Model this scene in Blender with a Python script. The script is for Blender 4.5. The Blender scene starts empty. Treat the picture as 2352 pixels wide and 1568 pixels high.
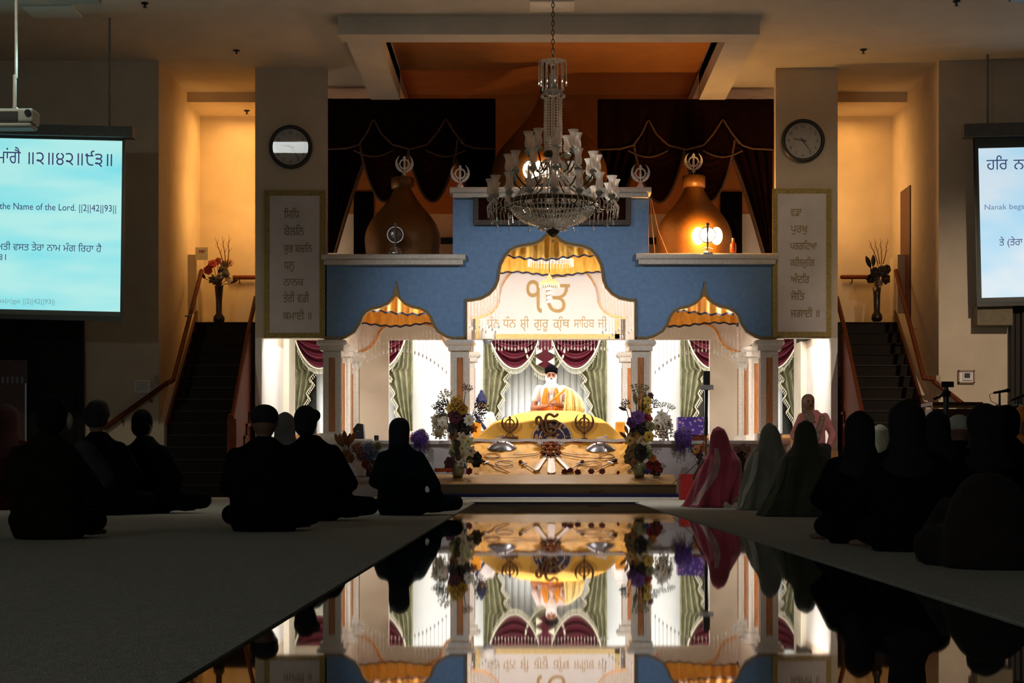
import bpy, bmesh, math, random
from mathutils import Vector, Matrix, geometry, noise
S = bpy.context.scene
C = S.collection
R = random.Random(7)
PI = math.pi
# ---------------------------------------------------------------- camera (2352 x 1568 frame, lens-shifted, level)
F, XV, YH, H = 4300.0, 1215.0, 1078.0, 0.405
cam = bpy.data.cameras.new('camera'); cam.sensor_width = 36.0; cam.lens = 36.0 * F / 2352
cam.shift_x = -(XV - 1176) / 2352; cam.shift_y = (YH - 784) / 2352
cam.clip_start = 0.05; cam.clip_end = 200
co = bpy.data.objects.new('camera', cam); co.location = (0, 0, H); co.rotation_euler = (PI / 2, 0, 0)
C.objects.link(co); S.camera = co
S.view_settings.view_transform = 'Standard'; S.view_settings.look = 'None'
S.view_settings.exposure = 0.0; S.view_settings.gamma = 1.0; S.view_settings.use_curve_mapping = False
try: S.cycles.use_denoising = True
except Exception: pass
w = bpy.data.worlds.new('night'); S.world = w; w.use_nodes = True
w.node_tree.nodes['Background'].inputs[0].default_value = (0.9, 0.85, 0.75, 1)
w.node_tree.nodes['Background'].inputs[1].default_value = 0.0015
def X(px, d): return (px - XV) * d / F
def Z(py, d): return H - (py - YH) * d / F
def P(px, py, d): return Vector((X(px, d), d, Z(py, d)))
def lamp(name, kind, loc, energy, col=(1, 1, 1), target=None, size=0.3, size_y=None, angle=60, blend=0.6):
    l = bpy.data.lights.new(name, kind); l.energy = energy; l.color = col
    if kind == 'AREA':
        l.size = size
        if size_y: l.shape = 'RECTANGLE'; l.size_y = size_y
    else: l.shadow_soft_size = size
    if kind == 'SPOT': l.spot_size = math.radians(angle); l.spot_blend = blend
    o = bpy.data.objects.new(name, l); o.location = loc; C.objects.link(o)
    if target is not None:
        o.rotation_euler = (Vector(target) - Vector(loc)).to_track_quat('-Z', 'Y').to_euler()
    return o
WHITE = (1.0, 0.97, 0.93); WARM = (1.0, 0.50, 0.13); AMBER = (1.0, 0.62, 0.28)
# bright ceiling light of the room behind the altar (hidden above its door heads)
lamp('ceiling_light_rear_room', 'AREA', (0.3, 33.4, 3.8), 380, (0.97, 0.99, 1.0), (0.3, 33.4, 0), 8.6, 1.6)
# downlights fixed behind the blue facade, shining into the canopy
for px, py, e in ((1050, 640, 92), (1482, 640, 92)):
    lamp('canopy_light', 'AREA', P(px, py, 28.45), e, WHITE, (0.35, 29.6, 1.0), 0.5)
lamp('canopy_light', 'AREA', P(770, 690, 28.45), 130, (1, 0.9, 0.82), P(900, 1000, 30), 0.35)
lamp('canopy_light', 'AREA', P(1760, 690, 28.45), 130, (1, 0.9, 0.82), P(1640, 1000, 30), 0.35)
lamp('manji_light', 'SPOT', P(1262, 575, 28.75), 720, WHITE, P(1262, 1030, 27.3), 0.2, angle=58, blend=0.7)
# lights of the passages beside the altar, above the openings
lamp('passage_light', 'AREA', (-3.6, 29.2, 3.3), 42, WHITE, (-3.6, 29.4, 0), 0.5)
lamp('passage_light', 'AREA', (4.1, 29.2, 3.3), 42, WHITE, (4.1, 29.4, 0), 0.5)
# warm lights of the two stair wells: one over each landing, one on the wall behind each panel
lamp('landing_light_west', 'AREA', (-4.75, 30.5, 6.2), 14, WARM, (-4.9, 30.5, 0), 0.5)
lamp('landing_light_east', 'AREA', (5.3, 30.5, 6.2), 9, WARM, (5.3, 30.5, 0), 0.5)
lamp('stair_sconce_west', 'AREA', (-4.16, 29.9, 4.7), 37, (1, 0.53, 0.15), (-5.3, 30.9, 4.6), 0.5, 0.9)
lamp('stair_sconce_east', 'AREA', (4.70, 30.1, 4.7), 24, (1, 0.55, 0.19), (5.9, 30.9, 4.6), 0.5, 0.9)
# unseen spots added to light the altar front and the walls beside it
lamp('hall_fill_spot', 'SPOT', (-5.0, 18.0, 6.3), 1180, (0.98, 0.98, 1.0), (0.0, 28.1, 2.2), 0.15, angle=29, blend=0.8)
lamp('hall_fill_spot', 'SPOT', (5.7, 18.0, 6.3), 1180, (0.98, 0.98, 1.0), (0.7, 28.1, 2.2), 0.15, angle=29, blend=0.8)
lamp('hall_fill_spot', 'SPOT', (7.4, 17.0, 6.3), 2100, (1, 0.78, 0.57), (6.8, 27.8, 0.9), 0.15, angle=36, blend=0.9)
lamp('hall_fill_spot', 'SPOT', (5.7, 18.5, 6.3), 420, (1, 0.78, 0.50), (4.25, 28.1, 4.0), 0.15, angle=20, blend=0.9)
lamp('hall_fill_spot', 'SPOT', (-5.8, 17.0, 6.3), 330, (1, 0.90, 0.64), (-5.6, 28.0, 0.9), 0.15, angle=36, blend=0.9)
# unseen downlights added to brighten carpet and front rows
lamp('hall_fill_down', 'SPOT', (-2.6, 19.0, 6.38), 170, (1, 0.98, 0.88), (-2.6, 19.0, 0), 0.25, angle=82, blend=1.0)
lamp('hall_fill_down', 'SPOT', (1.5, 22.4, 6.38), 900, (1, 0.95, 0.87), (1.5, 22.6, 0), 0.25, angle=74, blend=1.0)
# added cool point light, tinting the ceiling near the projector
lamp('ceiling_cool_fill', 'POINT', (-5.3, 20.0, 4.75), 9, (0.55, 0.95, 0.88), size=0.15)
# uplights added behind the drapes to wash the tray orange
lamp('ceiling_wash', 'AREA', (-1.5, 30.4, 4.0), 4.5, (1, 0.26, 0.03), (-1.2, 29.6, 7), 1.0, 0.3)
lamp('ceiling_wash', 'AREA', (2.3, 30.4, 4.0), 4.5, (1, 0.26, 0.03), (2.0, 29.6, 7), 1.0, 0.3)
lamp('ceiling_wash', 'AREA', (0.6, 19.5, 5.5), 16, (1, 0.68, 0.50), (0.6, 20.4, 7), 1.6, 0.5)  # unseen extra, hung in mid-air to brighten the hall ceiling

# ---------------------------------------------------------------- materials
MATS = {}
def lin(c):
    if isinstance(c, str):
        c = [int(c[i:i + 2], 16) / 255 for i in (0, 2, 4)]
        c = [x / 12.92 if x <= 0.04045 else ((x + 0.055) / 1.055) ** 2.4 for x in c]
    return tuple(c)
def mat(name, col, rough=0.6, metal=0.0, var=0.15, scale=12.0, bump=0.0, bscale=60.0, emit=None, es=0.0, spec=None, trans=0.0, sheen=0.0, stretch=None):
    if name in MATS: return MATS[name]
    m = bpy.data.materials.new(name); m.use_nodes = True
    nt = m.node_tree; b = nt.nodes['Principled BSDF']
    c = lin(col)
    b.inputs['Roughness'].default_value = rough; b.inputs['Metallic'].default_value = metal
    if spec is not None: b.inputs['Specular IOR Level'].default_value = spec
    if trans: b.inputs['Transmission Weight'].default_value = trans
    if sheen: b.inputs['Sheen Weight'].default_value = sheen
    tc = nt.nodes.new('ShaderNodeTexCoord'); mp = nt.nodes.new('ShaderNodeMapping')
    nt.links.new(tc.outputs['Object'], mp.inputs['Vector'])
    if stretch: mp.inputs['Scale'].default_value = stretch
    if var:
        n = nt.nodes.new('ShaderNodeTexNoise'); n.inputs['Scale'].default_value = scale; n.inputs['Detail'].default_value = 4
        r = nt.nodes.new('ShaderNodeValToRGB')
        r.color_ramp.elements[0].position = 0.3; r.color_ramp.elements[1].position = 0.7
        r.color_ramp.elements[0].color = (*[x * (1 - var) for x in c], 1)
        r.color_ramp.elements[1].color = (*[min(1, x * (1 + var)) for x in c], 1)
        nt.links.new(mp.outputs['Vector'], n.inputs['Vector']); nt.links.new(n.outputs['Fac'], r.inputs['Fac'])
        nt.links.new(r.outputs['Color'], b.inputs['Base Color'])
    else: b.inputs['Base Color'].default_value = (*c, 1)
    if bump:
        n2 = nt.nodes.new('ShaderNodeTexNoise'); n2.inputs['Scale'].default_value = bscale; n2.inputs['Detail'].default_value = 3
        bp = nt.nodes.new('ShaderNodeBump'); bp.inputs['Strength'].default_value = bump; bp.inputs['Distance'].default_value = 0.02
        nt.links.new(mp.outputs['Vector'], n2.inputs['Vector']); nt.links.new(n2.outputs['Fac'], bp.inputs['Height'])
        nt.links.new(bp.outputs['Normal'], b.inputs['Normal'])
    if emit is not None:
        b.inputs['Emission Color'].default_value = (*lin(emit), 1); b.inputs['Emission Strength'].default_value = es
    MATS[name] = m
    return m
def glassy(name, tint=(1, 1, 1), gloss=0.25, rough=0.05, diff=0.0):
    m = bpy.data.materials.new(name); m.use_nodes = True; nt = m.node_tree
    nt.nodes.remove(nt.nodes['Principled BSDF']); out = nt.nodes['Material Output']
    t = nt.nodes.new('ShaderNodeBsdfTransparent'); t.inputs[0].default_value = (*tint, 1)
    g = nt.nodes.new('ShaderNodeBsdfGlossy'); g.inputs['Roughness'].default_value = rough; g.inputs[0].default_value = (1, .97, .92, 1)
    fr = nt.nodes.new('ShaderNodeLayerWeight'); fr.inputs[0].default_value = 0.35
    mth = nt.nodes.new('ShaderNodeMath'); mth.operation = 'MULTIPLY_ADD'; mth.inputs[1].default_value = 0.7; mth.inputs[2].default_value = gloss; mth.use_clamp = True
    mix = nt.nodes.new('ShaderNodeMixShader')
    nt.links.new(fr.outputs['Facing'], mth.inputs[0]); nt.links.new(mth.outputs[0], mix.inputs[0])
    nt.links.new(t.outputs[0], mix.inputs[1]); nt.links.new(g.outputs[0], mix.inputs[2])
    last = mix
    if diff:
        df = nt.nodes.new('ShaderNodeBsdfDiffuse'); df.inputs[0].default_value = (.8, .78, .72, 1)
        tl = nt.nodes.new('ShaderNodeBsdfTranslucent'); tl.inputs[0].default_value = (.9, .8, .7, 1)
        ad = nt.nodes.new('ShaderNodeMixShader'); nt.links.new(df.outputs[0], ad.inputs[1]); nt.links.new(tl.outputs[0], ad.inputs[2])
        m2 = nt.nodes.new('ShaderNodeMixShader'); m2.inputs[0].default_value = diff
        nt.links.new(mix.outputs[0], m2.inputs[1]); nt.links.new(ad.outputs[0], m2.inputs[2]); last = m2
    nt.links.new(last.outputs[0], out.inputs['Surface'])
    return m

# ---------------------------------------------------------------- mesh builder
ORG = {}
class MB:
    def __init__(s): s.v = []; s.f = []; s.m = []; s.cur = 0
    def add(s, vs, fs):
        o = len(s.v); s.v += [Vector(p) for p in vs]
        s.f += [tuple(i + o for i in f) for f in fs]; s.m += [s.cur] * len(fs); return s
    def box(s, x0, x1, y0, y1, z0, z1):
        x0, x1 = sorted((x0, x1)); y0, y1 = sorted((y0, y1)); z0, z1 = sorted((z0, z1))
        vs = [(x, y, z) for x in (x0, x1) for y in (y0, y1) for z in (z0, z1)]
        return s.add(vs, [(0, 1, 3, 2), (4, 6, 7, 5), (0, 4, 5, 1), (2, 3, 7, 6), (0, 2, 6, 4), (1, 5, 7, 3)])
    def prism(s, pts, y0, y1, holes=()):
        """pts: (x,z) outline (holes: inner outlines) extruded along y"""
        loops = [list(pts)] + [list(h) for h in holes]
        tri = geometry.tessellate_polygon([[Vector((a, b, 0)) for a, b in l] for l in loops])
        flat = [p for l in loops for p in l]; n = len(flat)
        vs = [(a, y0, b) for a, b in flat] + [(a, y1, b) for a, b in flat]
        fs = []
        for t in tri:
            a, b, c = (flat[i] for i in t)
            cr = (b[0] - a[0]) * (c[1] - a[1]) - (b[1] - a[1]) * (c[0] - a[0])
            t = t if cr > 0 else (t[0], t[2], t[1])
            fs.append(tuple(t)); fs.append((t[0] + n, t[2] + n, t[1] + n))
        o = 0
        for l in loops:
            k = len(l)
            for i in range(k):
                j = (i + 1) % k
                fs.append((o + i, o + i + n, o + j + n, o + j))
            o += k
        return s.add(vs, fs)
    def grid(s, fn, nu, nv, closed_u=False):
        vs = [fn(i / nu, j / nv) for j in range(nv + 1) for i in range(nu if closed_u else nu + 1)]
        w_ = nu if closed_u else nu + 1; fs = []
        for j in range(nv):
            for i in range(nu):
                i2 = (i + 1) % w_ if closed_u else i + 1
                fs.append((j * w_ + i, j * w_ + i2, (j + 1) * w_ + i2, (j + 1) * w_ + i))
        return s.add(vs, fs)
    def tube(s, pts, r, n=8, cap=True, closed=False):
        pts = [Vector(p) for p in pts]; k = len(pts); rs = r if isinstance(r, (list, tuple)) else [r] * k
        vs = []; up = None
        for i, p in enumerate(pts):
            a = pts[i - 1] if (i > 0 or closed) else p; b = pts[(i + 1) % k] if (i < k - 1 or closed) else p
            t = (b - a); t = t.normalized() if t.length > 1e-9 else Vector((0, 0, 1))
            if up is None:
                up = t.orthogonal().normalized()
            up = (up - t * up.dot(t)); up = up.normalized() if up.length > 1e-6 else t.orthogonal().normalized()
            sd = t.cross(up)
            for j in range(n):
                a_ = 2 * PI * j / n; vs.append(p + (up * math.cos(a_) + sd * math.sin(a_)) * rs[i])
        fs = []
        for i in range(k if closed else k - 1):
            i2 = (i + 1) % k
            for j in range(n):
                j2 = (j + 1) % n; fs.append((i * n + j, i * n + j2, i2 * n + j2, i2 * n + j))
        if cap and not closed: fs += [tuple(range(n - 1, -1, -1)), tuple(range((k - 1) * n, k * n))]
        return s.add(vs, fs)
    def lathe(s, prof, c=(0, 0, 0), n=24, cap=True, sx=1, sy=1):
        c = Vector(c); k = len(prof)
        vs = [c + Vector((r * math.cos(2 * PI * j / n) * sx, r * math.sin(2 * PI * j / n) * sy, z)) for r, z in prof for j in range(n)]
        fs = [(i * n + j, i * n + (j + 1) % n, (i + 1) * n + (j + 1) % n, (i + 1) * n + j) for i in range(k - 1) for j in range(n)]
        if cap: fs += [tuple(range(n - 1, -1, -1)), tuple(range((k - 1) * n, k * n))]
        return s.add(vs, fs)
    def ell(s, c, rx, ry, rz, n=16, m=10, rot=None):
        c = Vector(c); M = rot or Matrix.Identity(3); vs = []; fs = []
        vs.append(c + M @ Vector((0, 0, -rz)))
        for i in range(1, m):
            a = -PI / 2 + PI * i / m
            for j in range(n):
                b = 2 * PI * j / n
                vs.append(c + M @ Vector((rx * math.cos(a) * math.cos(b), ry * math.cos(a) * math.sin(b), rz * math.sin(a))))
        vs.append(c + M @ Vector((0, 0, rz))); t = len(vs) - 1
        for j in range(n): fs.append((0, 1 + (j + 1) % n, 1 + j)); fs.append((t, 1 + (m - 2) * n + j, 1 + (m - 2) * n + (j + 1) % n))
        for i in range(m - 2):
            for j in range(n):
                fs.append((1 + i * n + j, 1 + i * n + (j + 1) % n, 1 + (i + 1) * n + (j + 1) % n, 1 + (i + 1) * n + j))
        return s.add(vs, fs)
    def cap(s, p0, r0, p1, r1, n=12):
        p0, p1 = Vector(p0), Vector(p1); ax = (p1 - p0); L = ax.length; ax = ax.normalized() if L > 1e-9 else Vector((0, 0, 1))
        pts = []; rs = []
        for i in range(5):
            a = PI / 2 * i / 4.0; pts.append(p0 - ax * r0 * math.cos(a)); rs.append(max(r0 * math.sin(a), 1e-4))
        for i in range(5):
            a = PI / 2 * i / 4.0; pts.append(p1 + ax * r1 * math.sin(a)); rs.append(max(r1 * math.cos(a), 1e-4))
        return s.tube(pts, rs, n)
    def build(s, name, m=None, parent=None, smooth=False, loc=None):
        """one mesh object; vertices are given in world space unless parent / loc say otherwise"""
        me = bpy.data.meshes.new(name)
        o_ = Vector(loc) if loc is not None else (ORG.get(parent.name, Vector()) if parent else Vector())
        me.from_pydata([tuple(p - o_) for p in s.v], [], s.f)
        ms = m if isinstance(m, (list, tuple)) else [m]
        for q in ms:
            if q: me.materials.append(q)
        if len(ms) > 1: me.polygons.foreach_set('material_index', s.m)
        if smooth: me.polygons.foreach_set('use_smooth', [True] * len(me.polygons))
        me.update()
        bm = bmesh.new(); bm.from_mesh(me); bmesh.ops.recalc_face_normals(bm, faces=bm.faces); bm.to_mesh(me); bm.free()
        o = bpy.data.objects.new(name, me); C.objects.link(o)
        if parent: o.parent = parent; ORG[o.name] = o_
        else:
            o.location = o_; ORG[o.name] = o_
        return o
def tag(o, label=None, cat=None, group=None, kind=None):
    if label: o['label'] = label
    if cat: o['category'] = cat
    if group: o['group'] = group
    if kind: o['kind'] = kind
    return o
def empty(name, loc, label, cat, group=None):
    o = bpy.data.objects.new(name, None); o.location = loc; o.empty_display_size = 0.1; C.objects.link(o)
    ORG[o.name] = Vector(loc); return tag(o, label, cat, group)
def struct(o): o['kind'] = 'structure'; return o
def copy_tree(o, parent=None):
    c = o.copy(); C.objects.link(c)
    if parent: c.parent = parent
    for ch in o.children: copy_tree(ch, c)
    return c
def evaluated(o, name=None):
    """bake an object's modifiers into its mesh"""
    dg = bpy.context.evaluated_depsgraph_get(); dg.update()
    me = bpy.data.meshes.new_from_object(o.evaluated_get(dg))
    old = o.data; o.modifiers.clear(); o.data = me; me.name = old.name
    return o
def remesh(o, vox, smooth=6, fac=0.5):
    md = o.modifiers.new('r', 'REMESH'); md.mode = 'VOXEL'; md.voxel_size = vox; md.use_smooth_shade = True
    if smooth:
        sm = o.modifiers.new('s', 'SMOOTH'); sm.iterations = smooth; sm.factor = fac
    mats = [q for q in o.data.materials]
    evaluated(o)
    o.data.materials.clear()
    for q in mats: o.data.materials.append(q)
    o.data.polygons.foreach_set('use_smooth', [True] * len(o.data.polygons)); return o
# ---------------------------------------------------------------- lettering
def glyphs(text, offset=0.0):
    c = bpy.data.curves.new('t', 'FONT'); c.body = text; c.size = 1; c.fill_mode = 'NONE'; c.resolution_u = 3; c.offset = offset
    o = bpy.data.objects.new('t', c); C.objects.link(o)
    dg = bpy.context.evaluated_depsgraph_get(); dg.update()
    me = bpy.data.meshes.new_from_object(o.evaluated_get(dg))
    co_ = [Vector((v.co.x, v.co.y)) for v in me.vertices]; ed = [((min(a, b), max(a, b)) if abs(a - b) == 1 else (max(a, b), min(a, b))) for a, b in (tuple(e.vertices) for e in me.edges)]
    bpy.data.objects.remove(o); bpy.data.curves.remove(c); bpy.data.meshes.remove(me)
    return co_, ed
def fill(co_, ed):
    if not co_: return [], []
    v2, e2, f2, *_ = geometry.delaunay_2d_cdt(co_, ed, [], 0, 1e-6)
    keep = []
    segs = [(co_[a], co_[b]) for a, b in ed]
    for f in f2:
        c = sum((v2[i] for i in f), Vector((0, 0))) / len(f); wn = 0
        for a, b in segs:
            if a.y <= c.y < b.y:
                if (b.x - a.x) * (c.y - a.y) - (c.x - a.x) * (b.y - a.y) > 0: wn += 1
            elif b.y <= c.y < a.y:
                if (b.x - a.x) * (c.y - a.y) - (c.x - a.x) * (b.y - a.y) < 0: wn -= 1
        if wn: keep.append(tuple(f))
    return v2, keep
_g0 = glyphs('\u0a38')[0]; HEAD = max(p.y for p in _g0); 
_g1 = glyphs('N')[0]; CAPH = max(p.y for p in _g1)
def text_into(mb, text, px0, px1, pyh, pyb, d, offset=0.0, latin=False, th=0.004, left=None):
    """letters whose ink spans px0..px1 with their head line at pyh and base line at pyb, on the plane y = d"""
    co_, ed = glyphs(text, offset); v, f = fill(co_, ed)
    if not v: return
    a = min(p.x for p in v); b = max(p.x for p in v); hh = CAPH if latin else HEAD
    k = F / d
    def mp(p, y): return (X(px0 + (p.x - a) / (b - a) * (px1 - px0), d), y, Z(pyb - p.y / hh * (pyb - pyh), d))
    n = len(v)
    vs = [mp(p, d - th) for p in v] + [mp(p, d) for p in v]
    fs = [tuple(t) for t in f]
    cnt = {}
    for t in f:
        for i in range(len(t)):
            e = (t[i], t[(i + 1) % len(t)]); cnt[e] = 1
    for (i, j) in cnt:
        if (j, i) not in cnt: fs.append((i, j, j + n, i + n))
    mb.add(vs, fs)
# ---------------------------------------------------------------- the hall
M_wall = mat('plaster_warm', (0.62, 0.52, 0.40), 0.85, var=0.06, scale=3, bump=0.15, bscale=90)
M_room = mat('plaster_white', (0.80, 0.80, 0.77), 0.8, var=0.03, scale=3)
M_cream = mat('plaster_cream', (0.72, 0.60, 0.46), 0.8, var=0.03, scale=3)
M_ceil = mat('ceiling_paint', (0.60, 0.54, 0.46), 0.9, var=0.06, scale=2, bump=0.1, bscale=80)
M_carpet = mat('carpet_grey', (0.46, 0.45, 0.39), 0.97, var=0.22, scale=55, bump=0.6, bscale=160)
M_dark = mat('dark_velvet', (0.006, 0.004, 0.004), 0.9, var=0.3, scale=8)
M_oak = mat('oak_red', (0.13, 0.028, 0.008), 0.6, spec=.15, var=0.3, scale=6, stretch=(6, 6, 0.6))
M_oakd = mat('oak_dark', (0.075, 0.018, 0.008), 0.4, var=0.3, scale=6, stretch=(1, 8, 8))
M_black = mat('black_plastic', (0.012, 0.012, 0.013), 0.4, var=0.1)
M_white = mat('white_paint', (0.78, 0.76, 0.72), 0.55, var=0.04, scale=6)
M_stone = mat('cast_stone', (0.60, 0.57, 0.51), 0.75, var=0.12, scale=30, bump=0.25, bscale=120)
M_gold = mat('gold_paint', (0.17, 0.066, 0.009), 0.42, metal=0.25, var=0.12, scale=20)
M_trimg = mat('gold_trim_dark', (0.17, 0.105, 0.028), 0.45, metal=0.35, var=0.3, scale=70)
M_steel = mat('polished_steel', (0.72, 0.70, 0.68), 0.22, metal=1.0, var=0.05)
M_glass = glassy('clear_glass', gloss=0.0, rough=0.002)
ZC = 6.43
# polished runway of dark granite: a mirror at this grazing angle
m = mat('granite_polished', (0.010, 0.010, 0.010), 0.02, var=0.5, scale=240)
b_ = m.node_tree.nodes['Principled BSDF']; b_.inputs['IOR'].default_value = 2.3
nt = m.node_tree
n_ = nt.nodes.new('ShaderNodeTexNoise'); n_.inputs['Scale'].default_value = 1.3; n_.inputs['Detail'].default_value = 1
bp_ = nt.nodes.new('ShaderNodeBump'); bp_.inputs['Strength'].default_value = 0.006; bp_.inputs['Distance'].default_value = 0.02
tc_ = [q for q in nt.nodes if q.type == 'TEX_COORD'][0]
nt.links.new(tc_.outputs['Object'], n_.inputs['Vector']); nt.links.new(n_.outputs['Fac'], bp_.inputs['Height']); nt.links.new(bp_.outputs['Normal'], b_.inputs['Normal'])
XL, XR = -0.66, 1.285
q = MB(); q.box(-10, 10, -6, 37, -0.12, -0.012); struct(q.build('floor', mat('subfloor', (0.1, 0.1, 0.1), 0.9)))
q = MB(); q.box(XL, XR, -6, 22.7, -0.012, 0.0); tag(struct(q.build('floor_runway', m)), 'polished black granite runway leading to the altar, mirroring it', 'floor')
for nm, x0, x1, y1 in (('carpet_west', -10, XL, 22.7), ('carpet_east', XR, 10, 22.7)):
    q = MB(); q.box(x0, x1, -6, y1, -0.012, 0.006); struct(q.build('floor_' + nm, M_carpet))
q = MB(); q.box(-10, 10, 22.76, 37, -0.012, 0.006); struct(q.build('floor_carpet_stage', M_carpet))
M_edge = mat('edge_dark', (0.02, 0.017, 0.012), 0.6, var=0.2)
q = MB(); q.box(XL - 0.05, XR + 0.05, 22.7, 22.76, -0.012, 0.012); struct(q.build('trim_3', M_edge))
q = MB(); q.box(X(420, 25.2), X(1562, 25.2), 25.05, 25.3, 0.006, 0.03); struct(q.build('trim_4', M_white))
# ceiling with a tray over the altar
TX0, TX1, TY0 = -2.02, 2.66, 25.36
q = MB()
q.box(-10, 10, -6, TY0, ZC, ZC + 0.2); q.box(-10, TX0, TY0, 31.6, ZC, ZC + 0.2); q.box(TX1, 10, TY0, 31.6, ZC, ZC + 0.2)
struct(q.build('ceiling', M_ceil))
M_tray = mat('tray_red_brown', (0.40, 0.155, 0.035), 0.9, var=.08, scale=3)  # even red-brown tone for the tray ceiling and upper wall band
q = MB(); q.box(TX0 - .1, TX1 + .1, TY0 - .1, 31.6, 6.70, 6.85); struct(q.build('ceiling_tray', M_tray))
q = MB()
q.box(TX0 - 0.52, TX1 + 0.41, 24.9, TY0, 6.19, 6.75); q.box(TX0 - 0.45, TX0, TY0, 29.3, 6.19, 6.75); q.box(TX1, TX1 + 0.41, TY0, 29.3, 6.19, 6.75)
struct(q.build('trim_5', M_ceil))
# far walls of the hall either side, with the stair wells between them and the altar
q = MB(); q.box(-10, -5.46, 27.6, 27.8, 0, ZC); struct(q.build('wall_northwest', M_wall))
q = MB(); q.box(6.04, 10, 27.6, 27.8, 0, ZC); struct(q.build('wall_northeast', M_wall))
q = MB(); q.box(-5.66, -5.46, 27.8, 31.3, 0, ZC); struct(q.build('wall_stair_west', M_wall))
q = MB(); q.box(6.04, 6.24, 27.8, 31.3, 0, ZC); struct(q.build('wall_stair_east', M_wall))
q = MB(); q.box(-5.46, -4.02, 31.1, 31.3, 2.74, ZC); struct(q.build('wall_landing_west', M_wall))
q = MB(); q.box(4.44, 6.04, 31.1, 31.3, 2.74, ZC); struct(q.build('wall_landing_east', M_wall))
q = MB(); q.box(-5.46, -4.12, 29.9, 31.1, 6.27, ZC); q.box(4.64, 6.04, 29.9, 31.1, 6.27, ZC); struct(q.build('trim_6', M_wall))
# wall panels that carry the banners and clocks, open below
ZO = Z(776, 28.1)
for nm, x0, x1 in (('wall_panel_west', X(586, 28.1), X(750, 28.1)), ('wall_panel_east', X(1782, 28.1), X(1924, 28.1))):
    q = MB(); q.box(x0, x1, 28.1, 28.3, ZO, ZC); struct(q.build(nm, M_wall))
# side walls of the passages beside the altar
xw0, xw1 = X(586, 28.1), X(1924, 28.1)
q = MB(); q.box(xw0, xw0 + .1, 28.1, 30.6, 0, ZO); struct(q.build('wall_passage_west', M_room))
q = MB(); q.box(xw1 - .1, xw1, 28.1, 30.6, 0, ZO); struct(q.build('wall_passage_east', M_room))
M_pas = mat('plaster_passage', (0.72, 0.68, 0.55), 0.8, var=0.03, scale=3)
q = MB(); q.box(xw0 + .03, xw0 + .19, 30.6, 31.4, 0, 3.9); struct(q.build('trim_7', M_pas))
q = MB(); q.box(xw1 - .19, xw1 - .03, 30.6, 31.4, 0, 3.9); struct(q.build('trim_8', M_pas))
q = MB(); q.box(xw0, xw0 + .1, 28.3, 31.48, ZO, ZC); q.box(xw1 - .1, xw1, 28.3, 31.48, ZO, ZC); struct(q.build('wall_upper_sides', M_wall))
# rear room: back wall, side walls, ceiling (= upper floor)
q = MB(); q.box(-6, 7, 35.2, 35.4, 0, 4.0); struct(q.build('wall_rear', M_room))
q = MB(); q.box(-6.1, -5.9, 31.3, 35.4, 0, 4); q.box(6.9, 7.1, 31.3, 35.4, 0, 4); struct(q.build('wall_rear_sides', M_room))
q = MB(); q.box(-6.1, xw0 + .03, 31.3, 31.4, 0, 3.9); q.box(xw1 - .03, 7.1, 31.3, 31.4, 0, 3.9); struct(q.build('wall_rear_front', M_room))
q = MB(); q.box(-6.1, 7.1, 31.6, 35.4, 3.9, 4.05); q.box(-6.1, xw0, 31.3, 31.6, 3.9, 4.05); q.box(xw1, 7.1, 31.3, 31.6, 3.9, 4.05); struct(q.build('ceiling_rear_room', M_room))
# upper wall behind the domes
q = MB(); q.box(-6.1, 7.1, 31.48, 31.6, 3.5, 6.9); struct(q.build('wall_upper', M_wall))
q = MB(); q.box(xw0 + .1, xw1 - .1, 31.46, 31.48, 4.7, 6.9); struct(q.build('wall_upper_band', M_tray))
# door-head wall behind the canopy, with three openings
def rear_partition():
    d = 32.2; zt = Z(780, d); q = MB()
    q.box(X(640, d), X(1800, d), d, d + .12, zt, 3.9)
    for a, b in ((818, 893), (1034, 1088), (1447, 1496), (1630, 1712)): q.box(X(a, d), X(b, d), d, d + .12, 0, zt)
    return q.build('wall_partition', M_cream)
struct(rear_partition())
# closing walls of the hall (behind and beside the viewer)
M_hall = mat('plaster_hall', (0.25, 0.22, 0.18), 0.9, var=0.05)
q = MB(); q.box(-10.2, -10, -6, 28, 0, ZC); struct(q.build('wall_west', M_hall))
q = MB(); q.box(10, 10.2, -6, 28, 0, ZC); struct(q.build('wall_east', M_hall))
q = MB(); q.box(-10, 10, -6.2, -6, 0, ZC); struct(q.build('wall_south', M_hall))
# a lit window high in the wall behind the viewer; the left clock's glass shows it
q = MB(); q.box(-9.0, -6.8, -6.0, -5.97, 3.72, 4.07); struct(q.build('window_1', mat('lit_window', (0.8, 0.85, 0.85), 0.5, var=0, emit=(0.85, 0.95, 0.95), es=60)))

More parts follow.
